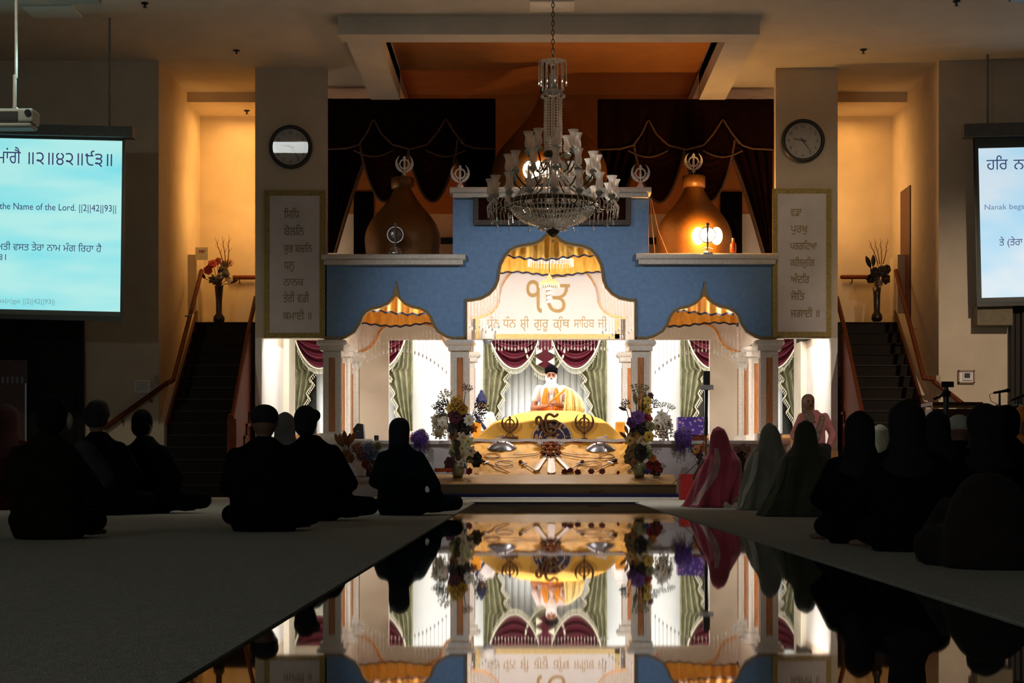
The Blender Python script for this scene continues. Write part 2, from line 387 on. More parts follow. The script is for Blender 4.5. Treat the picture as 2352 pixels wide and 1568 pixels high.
# ---------------------------------------------------------------- stairs
M_stair = mat('stair_carpet', (0.012, 0.007, 0.005), 0.95, var=0.3, scale=60, bump=0.5, bscale=150)
M_nose = mat('stair_nosing', (0.032, 0.021, 0.015), 0.85, var=0.2, scale=60)
NS, Y0, RUN, RISE = 15, 26.5, 0.232, 2.74 / 15
def stairs(name, x0, x1, side, label):
    r = empty(name, ((x0 + x1) / 2, Y0, 0.006), label, 'staircase')
    for k in range(NS):
        q = MB(); q.box(x0, x1, Y0 + k * RUN, Y0 + NS * RUN, k * RISE + .006, (k + 1) * RISE - .012); q.build('step', M_stair, r)
        q = MB(); q.box(x0, x1, Y0 + k * RUN - .02, Y0 + (k + 1) * RUN, (k + 1) * RISE - .012, (k + 1) * RISE + .006); q.build('tread', M_nose if k < 11 else M_stair, r)
    # wall-side skirting board
    xs = x0 if side > 0 else x1
    q = MB(); pts = [(Y0 + .9, RISE * 4 + .02), (Y0 + NS * RUN, 2.76), (Y0 + NS * RUN, 2.95), (Y0 + .9, RISE * 4 + .32)]
    vs = [(xs - .02, a, b) for a, b in pts] + [(xs + .02, a, b) for a, b in pts]
    q.add(vs, [(0, 1, 2, 3), (7, 6, 5, 4), (0, 4, 5, 1), (1, 5, 6, 2), (2, 6, 7, 3), (3, 7, 4, 0)]); q.build('skirting', M_oakd, r)
    # open side: panelled oak side with stepped brackets, rail and newel
    xo = x1 if side > 0 else x0; sg = side
    q = MB(); th = .05
    pts = [(Y0 - .02, 0.006), (Y0 + 1.78, .006), (Y0 + 1.78, 2.45), (Y0 + 1.55, 2.42), (Y0 - .02, 1.05)]
    vs = [(xo, a, b) for a, b in pts] + [(xo + sg * th, a, b) for a, b in pts]; n = len(pts)
    q.add(vs, [tuple(range(n)), tuple(range(2 * n - 1, n - 1, -1))] + [(i, (i + 1) % n, n + (i + 1) % n, n + i) for i in range(n)])
    q.build('side_panel', M_oak, r)
    for k in range(8):
        q = MB(); y = Y0 + k * RUN; z = (k + 1) * RISE
        q.box(xo + sg * th, xo + sg * (th + .035), y - .03, y + RUN, z - .05, z - .015); q.box(xo + sg * th, xo + sg * (th + .02), y, y + .05, z - RISE, z - .05)
        q.build('bracket', M_oak, r)
    q = MB(); q.tube([(xo + sg * .025, Y0 - .02, 1.1), (xo + sg * .025, Y0 + 1.6, 2.52), (xo + sg * .025, Y0 + 2.3, 3.05)], .035, 8); q.build('handrail', M_oak, r)
    q = MB(); q.tube([(xo - sg * .012, Y0 - .02, 1.02), (xo - sg * .012, Y0 + 1.5, 2.33)], .007, 6); q.build('trim_strip', mat('pale_strip', (0.5, 0.38, 0.34), .4), r)
    q = MB(); q.box(xo - .03, xo + .07 * sg + .03, Y0 - .09, Y0 - .02, .006, 1.12); q.ell((xo + sg * .02, Y0 - .055, 1.15), .05, .05, .05); q.build('newel_post', M_oak, r)
    return r
SXL0, SXL1 = -5.32, -4.23
stairs('staircase', SXL0, SXL1, 1, 'dark carpeted staircase with oak side rising to the brightly lit left landing')
SXR0, SXR1 = 4.76, 5.86
stairs('staircase', SXR0, SXR1, -1, 'dark carpeted staircase with oak side rising behind the shawled women on the right')
q = MB(); q.box(-5.46, -4.02, Y0 + NS * RUN, 31.1, 2.5, 2.746); struct(q.build('floor_landing_west', M_stair))
q = MB(); q.box(4.44, 6.04, Y0 + NS * RUN, 31.1, 2.5, 2.746); struct(q.build('floor_landing_east', M_stair))
# low walls between stair and outer wall
q = MB()
for x0, x1 in ((-5.46, SXL0 - .02), (SXR1 + .02, 6.04)):
    pts = [(27.6, 0.006), (31.1, .006), (31.1, 2.9), (29.95, 2.9), (27.6, 1.05)]; n = 5
    vs = [(x0, a, b) for a, b in pts] + [(x1, a, b) for a, b in pts]
    q.add(vs, [tuple(range(n)), tuple(range(2 * n - 1, n - 1, -1))] + [(i, (i + 1) % n, n + (i + 1) % n, n + i) for i in range(n)])
struct(q.build('wall_stair_kerbs', M_wall))
# parapet walls at the landings, and the wall rails
q = MB(); q.box(-5.46, -5.32, 29.96, 30.6, 2.75, Z(590, 30.3)); struct(q.build('wall_parapet_west', M_wall))
q = MB(); q.box(5.9, 6.04, 29.96, 30.6, 2.75, Z(590, 30.3)); struct(q.build('wall_parapet_east', M_wall))
def wall_rail(pts, label, brackets):
    r = empty('handrail', pts[0], label, 'handrail')
    q = MB(); 
    for a, b in zip(pts, pts[1:]): q.cap(a, .035, b, .035, 8)
    q.build('rail', M_oak, r, True)
    for p, wdir in brackets:
        q = MB(); p = Vector(p); q.tube([p, p + Vector((0, 0, -.09)), p + Vector((0, 0, -.09)) + Vector(wdir)], .012, 6); q.build('bracket', M_oakd, r)
wall_rail([P(463, 622, 29.7), P(398, 872, 27.45), P(388, 878, 27.45)], 'sloping oak handrail on the wall of the staircase under the bright landing', [(P(440, 712, 28.6), (-.1, 0, 0))])
wall_rail([P(386, 878, 27.48), P(240, 982, 27.48)], 'sloping oak handrail on the pale wall below the paper notice', [(P(345, 908, 27.48), (0, .12, 0)), (P(280, 954, 27.48), (0, .12, 0))])
wall_rail([P(2058, 622, 29.7), P(2122, 868, 27.45), P(2144, 870, 27.45)], 'sloping oak handrail on the wall of the stairs near the thermostat', [(P(2090, 740, 28.6), (.1, 0, 0))])
wall_rail([P(2146, 876, 27.48), P(2225, 938, 27.48)], 'short sloping oak rail ending behind the wooden desk', [(P(2165, 892, 27.48), (0, .12, 0))])
wall_rail([P(537, 637, 30.98), P(584, 637, 30.98)], 'level oak rail across the bright landing behind the flower vase', [(P(550, 637, 30.98), (0, .11, 0))])
wall_rail([P(1934, 636, 30.98), P(1998, 636, 30.98)], 'level oak rail across the dimmer landing behind the dark flower vase', [(P(1957, 636, 30.98), (0, .11, 0))])
# dark door leaf on the side wall of the right landing
q = MB(); q.box(6.02, 6.04, 29.6, 30.35, 2.75, 4.9); struct(q.build('door_1', M_oakd))
# ---------------------------------------------------------------- dark doorway and curtains beneath the screens
q = MB()
for i in range(40):
    x = X(-60, 27.5) + (X(188, 27.5) - X(-60, 27.5)) * i / 39
    q.tube([(x, 27.52 + .02 * math.sin(i * 1.9), .02), (x, 27.52 + .02 * math.sin(i * 1.7), Z(722, 27.5))], .042, 6)
tag(q.build('dark_curtain', mat('curtain_black', (0.004, 0.003, 0.003), .8, var=.4, scale=20), loc=(X(70, 27.5), 27.5, .02)), 'nearly black floor length curtain hanging below the cyan projection screen', 'curtain')
q = MB()
q.box(X(-60, 27.4), X(62, 27.4), 27.42, 27.46, .01, Z(826, 27.4)); d1 = empty('dark_door', (X(0, 27.4), 27.4, .01), 'dark wooden double door behind the crowd, left of the black curtain', 'door')
q.build('leaf', M_oakd, d1)
q = MB()
for i in range(9): q.box(X(-40 + i * 11, 27.4), X(-35 + i * 11, 27.4), 27.40, 27.42, Z(880, 27.4), Z(865, 27.4))
q.build('glass_strip', mat('door_glass', (.25, .27, .3), .15, spec=1), d1)
q = MB(); q.box(X(58, 27.4), X(62, 27.4), 27.38, 27.42, .01, Z(880, 27.4)); q.build('edge_strip', M_steel, d1)
q = MB()
for i in range(16):
    x = X(2326, 27.5) + .08 * i; q.tube([(x, 27.5 + .02 * math.sin(i * 1.9), .02), (x, 27.5 + .02 * math.sin(i * 2.3), Z(700, 27.5))], .05, 6)
tag(q.build('brown_curtain', mat('curtain_brown', (0.010, 0.006, 0.004), .7, var=.5, scale=14, stretch=(3, 3, .5)), loc=(X(2340, 27.5), 27.5, .02)), 'dark brown patterned curtain at the frame edge beyond the microphones', 'curtain')
q = MB(); q.box(X(2245, 27.3), X(2326, 27.3), 27.3, 27.6, Z(746, 27.3), Z(702, 27.3)); tag(q.build('cable_box', mat('box_olive', (0.16, .13, .08), .7)), 'olive coloured wall box just beneath the pale blue projection screen', 'box')
# ---------------------------------------------------------------- the altar canopy
M_blue = mat('paint_blue', (0.145, 0.265, 0.46), 0.75, var=0.10, scale=14, bump=0.1, bscale=70)
M_inlay = mat('wood_inlay', (0.36, 0.13, 0.03), 0.45, var=0.3, scale=8, stretch=(8, 8, .6))
M_canin = mat('canopy_white', (0.80, 0.72, 0.64), 0.7, var=0.03)
M_gline = mat('gold_line', (0.62, 0.28, 0.08), 0.4, metal=0.3, var=0.15)
def mirror(pts, c): return [(2 * c - x, y) for x, y in reversed(pts)]
AC = [(1068, 687), (1083, 686), (1105, 681.6), (1122, 672), (1135, 657), (1141, 641), (1143, 624), (1146.5, 606), (1157, 586), (1170, 571), (1187, 563), (1209, 559), (1227, 556), (1242, 548), (1253, 537), (1260, 531), (1265, 522)]
AL = [(770, 776), (793, 770), (812, 759), (823, 742), (829, 725), (839, 713), (854, 705), (873, 701), (888, 694), (900, 682), (906, 667), (910, 647)]
ARC_C = AC + mirror(AC, 1265)[1:]
ARC_L = AL + mirror(AL, 910)[1:]
ARC_R = [(x + 708, y - 1) for x, y in ARC_L]
def facade_outline():
    o = [(745, 606), (745, 776)] + ARC_L + [(1068, 776)] + ARC_C + [(1462, 776)] + ARC_R + [(1784, 776), (1784, 606), (1490, 606), (1490, 452), (1040, 452), (1040, 606)]
    return [(X(a, 28.1), Z(b, 28.1)) for a, b in o]
def ribbon(mb, pts, w_, d0, y0, y1):
    """band of width w_ (px at distance d0) on the open side of a px outline, from y0 to y1 deep"""
    P2 = [Vector((X(a, d0), Z(b, d0))) for a, b in pts]; k = d0 / F * w_; vs = []
    for i, p in enumerate(P2):
        a = P2[max(i - 1, 0)]; b = P2[min(i + 1, len(P2) - 1)]; t = (b - a).normalized(); nrm = Vector((t.y, -t.x))
        e = p + nrm * k
        vs += [(p.x, y0, p.y), (e.x, y0, e.y), (e.x, y1, e.y), (p.x, y1, p.y)]
    fs = []
    for i in range(len(P2) - 1):
        for j in range(4): fs.append((i * 4 + j, i * 4 + (j + 1) % 4, i * 4 + 4 + (j + 1) % 4, i * 4 + 4 + j))
    fs += [(3, 2, 1, 0), tuple(range(4 * len(P2) - 4, 4 * len(P2)))]
    mb.add(vs, fs)
ZD = 0.83   # dais top
canopy = empty('altar_canopy', (0.33, 28.1, ZD), 'blue fronted altar canopy with three pointed arches on pale columns', 'canopy')
q = MB(); q.prism(facade_outline(), 28.1, 28.28); q.build('facade', M_blue, canopy)
q = MB(); q.prism(facade_outline(), 31.3, 31.42); q.build('rear_facade', M_canin, canopy)
q = MB(); q.prism(facade_outline(), 28.281, 28.30); q.build('facade_lining', M_canin, canopy)
for arc, nm in ((ARC_C, 'arch_trim'), (ARC_L, 'arch_trim'), (ARC_R, 'arch_trim')):
    q = MB(); ribbon(q, arc, 6.0, 28.1, 28.07, 28.2); q.build(nm, M_trimg, canopy)
    q = MB(); ribbon(q, arc, 7.0, 28.1, 31.27, 31.31); q.build('rear_arch_trim', M_gline, canopy)
for x in (910, 1618):   # pointed tips
    q = MB(); q.prism([(X(x - 8, 28.1), Z(682, 28.1)), (X(x + 8, 28.1), Z(682, 28.1)), (X(x, 28.1), Z(645, 28.1))], 28.06, 28.1); q.build('arch_tip', M_trimg, canopy)
q = MB()
for a, b in ((745, 772), (1048, 1070), (1460, 1480), (1756, 1784)): q.box(X(a, 28.1), X(b, 28.1), 28.06, 28.2, Z(779, 28.1), Z(773, 28.1))
for a in (1068, 1457): q.box(X(a, 28.1), X(a + 5, 28.1), 28.06, 28.2, Z(779, 28.1), Z(686, 28.1))
q.build('lower_trim', M_trimg, canopy)
# roofs and inner sides
q = MB()
x0, x1, x2, x3 = X(747, 28.1), X(1042, 28.1), X(1488, 28.1), X(1782, 28.1); z1, z2 = Z(606, 28.1), Z(452, 28.1)
q.box(x0, x1, 28.28, 31.3, z1 - .1, z1 - .02); q.box(x2, x3, 28.28, 31.3, z1 - .1, z1 - .02); q.box(x1, x2, 28.28, 31.3, z2 - .1, z2 - .02)
q.box(x1, x1 + .05, 28.28, 31.3, z1 - .1, z2 - .1); q.box(x2 - .05, x2, 28.28, 31.3, z1 - .1, z2 - .1)
q.build('roof', M_canin, canopy)
for xa in (X(752, 28.1), X(1752, 28.1)):
    q = MB(); q.box(xa, xa + .17, 28.28, 31.3, Z(776, 28.1), z1 - .1); q.build('side_beam', M_canin, canopy)
def cornice(xa, xb, ya, yb, yc, inset):
    q = MB(); d = 28.0; r = (Z(ya, d) - Z(yb, d)) / 2; zc = (Z(ya, d) + Z(yb, d)) / 2
    q.tube([(X(xa, d), 28.02, zc), (X(xb, d), 28.02, zc)], r, 16); q.box(X(xa, d), X(xb, d), 28.02, 28.35, zc - r, zc + r)
    q.box(X(xa + inset, d), X(xb - inset, d), 27.98, 28.3, Z(yc, d), zc - r)
    q.build('cornice', M_stone, canopy)
cornice(738, 1069, 583, 597, 607, 6); cornice(1461, 1787, 581, 596, 606, 6); cornice(1033, 1496, 429, 444, 453, 7)
q = MB(); q.box(X(1088, 28.05), X(1448, 28.05), 28.04, 28.1, Z(515, 28.05), Z(445, 28.05)); f_ = q.build('name_board', mat('board_dark', (.02, .004, .003), .9, var=.5, scale=30, spec=.05), canopy)
q = MB()
for a, b, c, d in ((1086, 1450, 445, 455), (1086, 1450, 505, 516), (1086, 1099, 455, 505), (1437, 1450, 455, 505)): q.box(X(a, 28.03), X(b, 28.03), 28.02, 28.06, Z(d, 28.03), Z(c, 28.03))
q.build('board_border', mat('tinsel_grey', (.10, .085, .075), .7, var=.7, scale=90, bump=.8, bscale=120), f_)
def column(xc, d, y1=None):
    ztop = Z(780, 28.1); s = 28.1 / F; x = X(xc, 28.1)
    o = MB(); hw = 20.5 * s; o.box(x - hw, x + hw, d, d + 2 * hw, ZD + .12, ztop - 25 * s); c = o.build('column', M_stone, canopy)
    o = MB(); o.box(x - 27 * s, x + 27 * s, d - .05, d + 2 * hw + .05, ztop - 25 * s, ztop - 13 * s)
    r = 7 * s; zc = ztop - 7 * s
    for a, b in (((x - 28 * s, d - .04), (x + 28 * s, d - .04)), ((x - 28 * s, d + 2 * hw + .04), (x + 28 * s, d + 2 * hw + .04)), ((x - 28 * s, d - .04), (x - 28 * s, d + 2 * hw + .04)), ((x + 28 * s, d - .04), (x + 28 * s, d + 2 * hw + .04))):
        o.cap((*a, zc), r, (*b, zc), r, 12)
    o.box(x - 28 * s, x + 28 * s, d - .04, d + 2 * hw + .04, zc - r, zc + r)
    o.build('capital', M_stone, c, False)
    o = MB(); o.box(x - hw - .05, x + hw + .05, d - .05, d + 2 * hw + .05, ZD, ZD + .12); o.build('plinth', M_stone, c)
    o = MB(); hi = 7.5 * s; za, zb = Z(821, 28.1), Z(991, 28.1)
    o.box(x - hi, x + hi, d - .008, d, zb, za)
    sd = 1 if x < 0.3 else -1
    o.box(x + sd * hw, x + sd * (hw + .006), d + .06, d + .19, zb, za)
    o.build('inlay_panel', M_inlay, c)
    o = MB(); hj = hi + .022
    for a, b, e, f in ((-hj, hj, za, za + .025), (-hj, hj, zb - .025, zb), (-hj, -hi, zb, za), (hi, hj, zb, za)): o.box(x + a, x + b, d - .014, d, e, f)
    o.build('inlay_frame', M_stone, c)
for xc in (762.5, 1056.5, 1472, 1767): column(xc, 28.1)
for xc in (762.5, 1767): column(xc, 29.6)
for xc in (762.5, 1056.5, 1472, 1767): column(xc, 31.0)
# dais with moulded marble edge
M_marb = mat('marble_pale', (0.50, 0.45, 0.44), 0.35, var=0.1, scale=5)
q = MB(); q.box(X(720, 27.6), X(1815, 27.6), 27.55, 32.15, 0.006, ZD - .03); struct(q.build('floor_dais', M_marb))
q = MB(); q.box(X(722, 27.6), X(1812, 27.6), 27.46, 27.56, ZD - .05, ZD); q.box(X(720, 27.6), X(1815, 27.6), 27.55, 32.15, ZD - .03, ZD); struct(q.build('trim_9', mat('marble_edge', (.72, .66, .64), .3, var=.06)))
# yellow cloth ceilings with pleated valances
M_yel = mat('satin_yellow', (0.84, 0.47, 0.06), 0.45, var=0.22, scale=9, stretch=(6, 6, 1), sheen=0.4)
M_yel2 = mat('satin_orange', (0.86, 0.40, 0.05), 0.45, var=0.2, scale=9, stretch=(6, 6, 1), sheen=0.3)
M_navy = mat('ribbon_navy', (0.010, 0.010, 0.045), 0.6, var=0.3, scale=40)
M_lace = mat('lace_white', (0.80, 0.76, 0.66), 0.7, var=0.25, scale=60)
def chandoa(xa, xb, zb, h, m, label):
    c = empty('cloth_ceiling', ((xa + xb) / 2, 29.8, zb + h), label, 'canopy cloth')
    ya, yb = 28.62, 31.0
    q = MB(); q.box(xa, xb, ya, yb, zb + h - .01, zb + h + .01); q.build('ceiling_cloth', mat('cloth_cream', (.8, .62, .3), .7, var=.1), c)
    def band(z0, z1, off, name, mm):
        per = [((xa, ya), (xb, ya)), ((xb, ya), (xb, yb)), ((xb, yb), (xa, yb)), ((xa, yb), (xa, ya))]
        for (a, b) in per:
            L = math.hypot(b[0] - a[0], b[1] - a[1]); n = int(L / .02); dx, dy = (b[0] - a[0]) / L, (b[1] - a[1]) / L
            def fn(u, v):
                pl = .018 * math.sin(u * L * 38) + .01 * math.sin(u * L * 13 + 2); sc = .03 * math.sin(u * L * 4.5) + .012 * math.sin(u * L * 38)
                return Vector((a[0] + dx * L * u + dy * (pl + off), a[1] + dy * L * u - dx * (pl + off), z0 + (z1 - z0) * v + sc * (1 - (z0 + (z1 - z0) * v - zb) / h)))
            q = MB(); q.grid(fn, n, 3); q.build(name, mm, c, True)
    band(zb + .03, zb + h, 0, 'valance', m); band(zb, zb + .03, -.004, 'valance_ribbon', M_navy)
    return c
ch = chandoa(X(1085, 28.1), X(1445, 28.1), 3.63, .36, M_yel, 'large yellow pleated cloth ceiling under the tallest central arch')
chandoa(X(785, 28.1), X(1035, 28.1), 2.79, .30, M_yel2, 'orange pleated cloth ceiling under the arch behind the hooded person')
chandoa(X(1495, 28.1), X(1742, 28.1), 2.79, .30, M_yel2, 'orange pleated cloth ceiling under the arch above the phone pole')
M_cryst = glassy('crystal_bead', gloss=0.35, diff=0.18)
q = MB(); c0 = P(1265, 600, 29.8)
q.lathe([(.36, 0), (.37, .03), (.05, .05), (.02, .3)], c0, 28)
for i in range(44):
    a = 2 * PI * i / 44; p = c0 + Vector((.36 * math.cos(a), .36 * math.sin(a), 0)); q.tube([p, p - Vector((0, 0, .08))], .007, 5)
tag(q.build('lace_rosette', M_lace, loc=c0), 'round white lace rosette with bead fringe under the yellow cloth ceiling', 'rosette')
# small hanging parasol ornament
c0 = P(1262, 655, 29.6); hp = empty('hanging_parasol', P(1262, 600, 29.6), 'small gold and lace parasol ornament hanging before the big gold letters', 'ornament')
q = MB(); q.tube([P(1262, 592, 29.6), P(1262, 690, 29.6)], .006, 6); q.build('stem', M_gold, hp)
q = MB(); q.lathe([(.165, 0), (.16, .03), (.12, .07), (.05, .10), (.02, .16), (.004, .2)], c0, 24); q.build('parasol_dome', mat('lace_gold', (.78, .58, .28), .6, var=.3, scale=50), hp, True)
q = MB()
for i in range(30):
    a = 2 * PI * i / 30; p = c0 + Vector((.16 * math.cos(a), .16 * math.sin(a), 0)); q.tube([p, p - Vector((0, 0, .035))], .007, 5)
for z, r in ((-.06, .06), (-.13, .055), (-.2, .05), (-.26, .045)): q.lathe([(r * .6, .03), (r, 0), (r * .95, -.02), (r * .5, -.02)], c0 + Vector((0, 0, z)), 14)
q.build('tassels', M_lace, hp)
# bead curtains
M_bead = mat('bead_silver', (.75, .74, .74), .25, metal=.6, var=.1)
def beads(strings, label, y):
    q = MB()
    for px, pa, pb in strings:
        n = max(2, int((pb - pa) / 5)); x = X(px, y); za, zb = Z(pa, y), Z(pb, y)
        q.tube([(x, y, za), (x, y, zb)], .0022, 4)
        for k in range(n + 1): q.ell((x, y, za + (zb - za) * k / n), .006, .006, .009, 5, 4)
        q.ell((x, y, zb - .03), .014, .014, .032, 6, 5)
    return tag(q.build('bead_curtain', M_bead, loc=P(strings[0][0], strings[0][1], y)), label, 'bead curtain', kind='stuff')
st = []
for i in range(10):
    st.append((1078 + i * 7.5, 690 if i < 4 else 680 - (i - 4) * 9, 745 + (i % 3) * 6)); st.append((1452 - i * 7.5, 690 if i < 4 else 680 - (i - 4) * 9, 752 + (i % 4) * 6))
beads(st, 'fine bead strings hanging inside both shoulders of the central arch', 28.5)
beads([(1130 + i * 7.6, 782, 795 + (i % 4)) for i in range(36)], 'row of short clear bead drops below the central white banner', 31.2)
beads([(800 + i * 9, 768 - abs(i - 12) * 2 + 10, 800 + (abs(i - 13) ** 2) * .35) for i in range(26)], 'bead strings hanging under the arch behind the hooded person', 30.6)
beads([(1505 + i * 9, 768 - abs(i - 13) * 2 + 10, 800 + (abs(i - 12) ** 2) * .35) for i in range(26)], 'bead strings hanging under the arch above the phone pole', 30.6)
# ---------------------------------------------------------------- banners with gold letters
M_satin = mat('satin_white', (0.60, 0.55, 0.56), 0.45, var=0.07, scale=4, bump=0.35, bscale=5)
M_satinb = mat('satin_banner', (0.74, 0.72, 0.72), 0.5, var=0.03, scale=4, bump=0.3, bscale=4)
M_olive = mat('brocade_gold', (0.30, 0.215, 0.055), 0.55, metal=0.25, var=0.35, scale=45)
M_let = mat('letter_gold', (0.24, 0.155, 0.05), 0.5, metal=0.3, var=0.15, scale=60)
def reorder(t):
    o = []
    for ch_ in t:
        if ch_ == '\u0a3f': o.insert(len(o) - 1, ch_)
        else: o.append(ch_)
    return ''.join(o)
def banner(x0, x1, y0, y1, m_, lines, label):
    d = 28.07; b = empty('banner', P((x0 + x1) / 2, y1, d), label, 'banner')
    q = MB(); q.box(X(x0, d), X(x1, d), d - .012, d + .015, Z(y1, d), Z(y0, d)); q.build('border', M_olive, b)
    q = MB(); q.box(X(x0 + m_, d), X(x1 - m_, d), d - .020, d - .012, Z(y1 - m_ + 1, d), Z(y0 + m_, d)); q.build('panel', M_satin, b)
    for t, a, c, h, e in lines:
        q = MB(); text_into(q, reorder(t), a, c, h, e, d - .02, .018, th=.008); q.build('lettering', M_let, b)
banner(607, 747, 437, 776, 13, [('ਸਿਧਿ', 652.5, 687.4, 484.3, 501.5), ('ਬੋਲਨਿ', 652.5, 698.5, 523, 540.6), ('ਸੁਭ ਬਚਨਿ', 652, 717, 562.8, 579), ('ਧਨੁ', 652, 676.6, 601, 618),
    ('ਨਾਨਕ', 651, 697, 640.5, 655.8), ('ਤੇਰੀ ਵਡੀ', 650, 710, 676.5, 694), ('ਕਮਾਈ ॥', 650, 715, 717.8, 734)], 'tall white satin banner with gold script under the clock showing a bright strip')
banner(1774, 1909, 433, 773, 12, [('ਵਡਾ', 1815.8, 1841.4, 480, 496), ('ਪੁਰਖੁ', 1815.8, 1854.8, 518.4, 533.7), ('ਪਰਗਟਿਆ', 1814.6, 1876.6, 557.8, 573), ('ਕਲਿਜੁਗਿ', 1815.4, 1871, 596, 611),
    ('ਅੰਦਰਿ', 1815.8, 1859.4, 634, 650), ('ਜੋਤਿ', 1816, 1848, 673, 688.7), ('ਜਗਾਈ ॥', 1815.8, 1881.6, 712, 728)], 'tall white satin banner with gold script under the clock with readable hands')
# central banner: arch shaped satin with the large sign and one line of writing
d = 31.24; k = 31.24 / 28.1
cb = empty('arch_banner', P(1258, 778, d), 'arch shaped white satin banner with large gold letters above the reader', 'banner')
def sc_(pts): return [(X(a, 28.1), Z(b, 28.1)) for a, b in pts]
ol = [(X(1092, d), Z(779, d)), (X(1426, d), Z(779, d))] + [(X(1426, d), Z(731, d))]
inner = []
arcm = [(x, y + 8) for x, y in ARC_C[1:-1]]
inner = [(X(a, 28.1), Z(b, 28.1)) for a, b in reversed(arcm)]
q = MB(); q.prism(ol + [p for p in inner if p[0] < X(1426, d) and p[0] > X(1092, d)] + [(X(1092, d), Z(731, d))], d - .01, d + .01); q.build('panel', M_satinb, cb)
q = MB()
for a, b, c, e in ((1093, 1103, 733, 778), (1412, 1423, 733, 778), (1137, 1424, 767, 778)): q.box(X(a, d), X(b, d), d - .02, d - .01, Z(e, d), Z(c, d))
q.build('border', mat('brocade_pale', (.62, .46, .17), .5, metal=.2, var=.25, scale=40), cb)
M_let2 = mat('letter_gold_pale', (0.40, 0.26, 0.09), 0.5, metal=0.15, var=0.08)
for t, a, c in (('ਧੰਨ', 1118, 1147), ('ਧੰਨ', 1155, 1185), ('ਸੀ', 1194.5, 1215), ('ਗੁਰੂ', 1226, 1260), ('ਗੰਥ', 1270, 1308.5), ('ਸਾਹਿਬ', 1317.6, 1365), ('ਜੀ', 1373, 1394)):
    q = MB(); text_into(q, reorder(t), a, c, 734, 752.5, d - .01, .012)
    if t in ('ਸੀ', 'ਗੰਥ'):   # the joined foot stroke of the r
        xx = a + (8.5 if t == 'ਸੀ' else 15); q.tube([P(xx - 4, 749.5, d - .012), P(xx + 1, 755, d - .012), P(xx + 3, 760, d - .012)], .007, 5)
    q.build('lettering', M_let2, cb)
def text_bbox(mb, t, x0, x1, y0, y1, d, off):
    co_, ed = glyphs(t, off); v, f = fill(co_, ed)
    a = min(p.x for p in v); b = max(p.x for p in v); c = min(p.y for p in v); e = max(p.y for p in v)
    vs = [(X(x0 + (p.x - a) / (b - a) * (x1 - x0), d), d - .012, Z(y1 - (p.y - c) / (e - c) * (y1 - y0), d)) for p in v]
    n = len(vs); vs += [(x, d, z) for x, y, z in vs]; cnt = set()
    for t_ in f:
        for i in range(len(t_)): cnt.add((t_[i], t_[(i + 1) % len(t_)]))
    mb.add(vs, list(f) + [(i, j, j + n, i + n) for i, j in cnt if (j, i) not in cnt])
q = MB(); text_bbox(q, '੧', 1209, 1245, 643, 718, d - .01, .035); text_bbox(q, 'ਓ', 1248, 1309, 629, 718, d - .01, .035); q.build('large_sign', M_let2, cb)
# security camera dome
sd = empty('dome_camera', P(1120, 758, 31.1), 'white security dome camera at the lower corner of the central banner', 'camera')
q = MB(); q.lathe([(.10, 0), (.11, -.02), (.115, -.15), (.10, -.16)], P(1120, 757, 31.1), 20); q.build('housing', M_white, sd, True)
q = MB(); q.lathe([(.085, 0), (.08, -.03), (.05, -.07), (.005, -.085)], P(1120, 780, 31.1), 20); q.build('lens_dome', mat('smoked', (.12, .13, .15), .1, spec=1), sd, True)
# ---------------------------------------------------------------- clocks
def clock(cx, cy, tilt, label, hh, mm):
    c = P(cx, cy, 28.0); s = 28.0 / F
    r = bpy.data.objects.new('wall_clock', None); C.objects.link(r); ORG[r.name] = Vector((0, 0, 0)); tag(r, label, 'clock')
    q = MB(); R0, R1 = 50 * s, 41 * s; n = 48
    def rim(u, v):
        a = 2 * PI * u; b = 2 * PI * v; rr = (R0 + R1) / 2 + (R0 - R1) / 2 * math.cos(b)
        return Vector((rr * math.cos(a), .02 + .035 * math.sin(b), rr * math.sin(a)))
    q.grid(rim, n, 12, True); q.build('rim', M_black, r, True)
    q = MB(); q.prism([(R1 * 1.03 * math.cos(2 * PI * i / n), R1 * 1.03 * math.sin(2 * PI * i / n)) for i in range(n)], .03, .05); q.build('dial', mat('dial_paper', (.50, .46, .42), .6, var=.08), r)
    q = MB()
    for i in range(1, 13):
        a = PI / 2 - 2 * PI * i / 12; co_, ed = glyphs(str(i)); v, f = fill(co_, ed)
        mx = (min(p.x for p in v) + max(p.x for p in v)) / 2; my = (min(p.y for p in v) + max(p.y for p in v)) / 2
        q.add([((p.x - mx) * .068 + R1 * .8 * math.cos(a), .028, (p.y - my) * .068 + R1 * .8 * math.sin(a)) for p in v], f)
    q.build('numerals', M_black, r)
    for L, wd, an in ((R1 * .55, .012, PI / 2 - 2 * PI * hh / 12), (R1 * .8, .008, PI / 2 - 2 * PI * mm / 60)):
        t = Vector((math.cos(an), 0, math.sin(an))); nn = Vector((-t.z, 0, t.x)); q = MB()
        vs = [t * -.05 + nn * wd, t * L + nn * wd * .4, t * L - nn * wd * .4, t * -.05 - nn * wd]
        q.add([v + Vector((0, .022, 0)) for v in vs] + [v + Vector((0, .026, 0)) for v in vs], [(0, 1, 2, 3), (7, 6, 5, 4), (0, 4, 5, 1), (1, 5, 6, 2), (2, 6, 7, 3), (3, 7, 4, 0)]); q.build('hand', M_black, r)
    q = MB(); q.prism([(R1 * 1.02 * math.cos(2 * PI * i / n), R1 * 1.02 * math.sin(2 * PI * i / n)) for i in range(n)], .010, .012); q.build('glass', M_glass, r)
    r.location = c; r.rotation_euler = (math.radians(tilt), 0, 0)
clock(667, 337, 6.0, 'round black rimmed wall clock whose glass reflects a bright white strip', 9.4, 24)
clock(1845, 322, 0.0, 'round black rimmed wall clock with clear dial and hands', 9.4, 24)
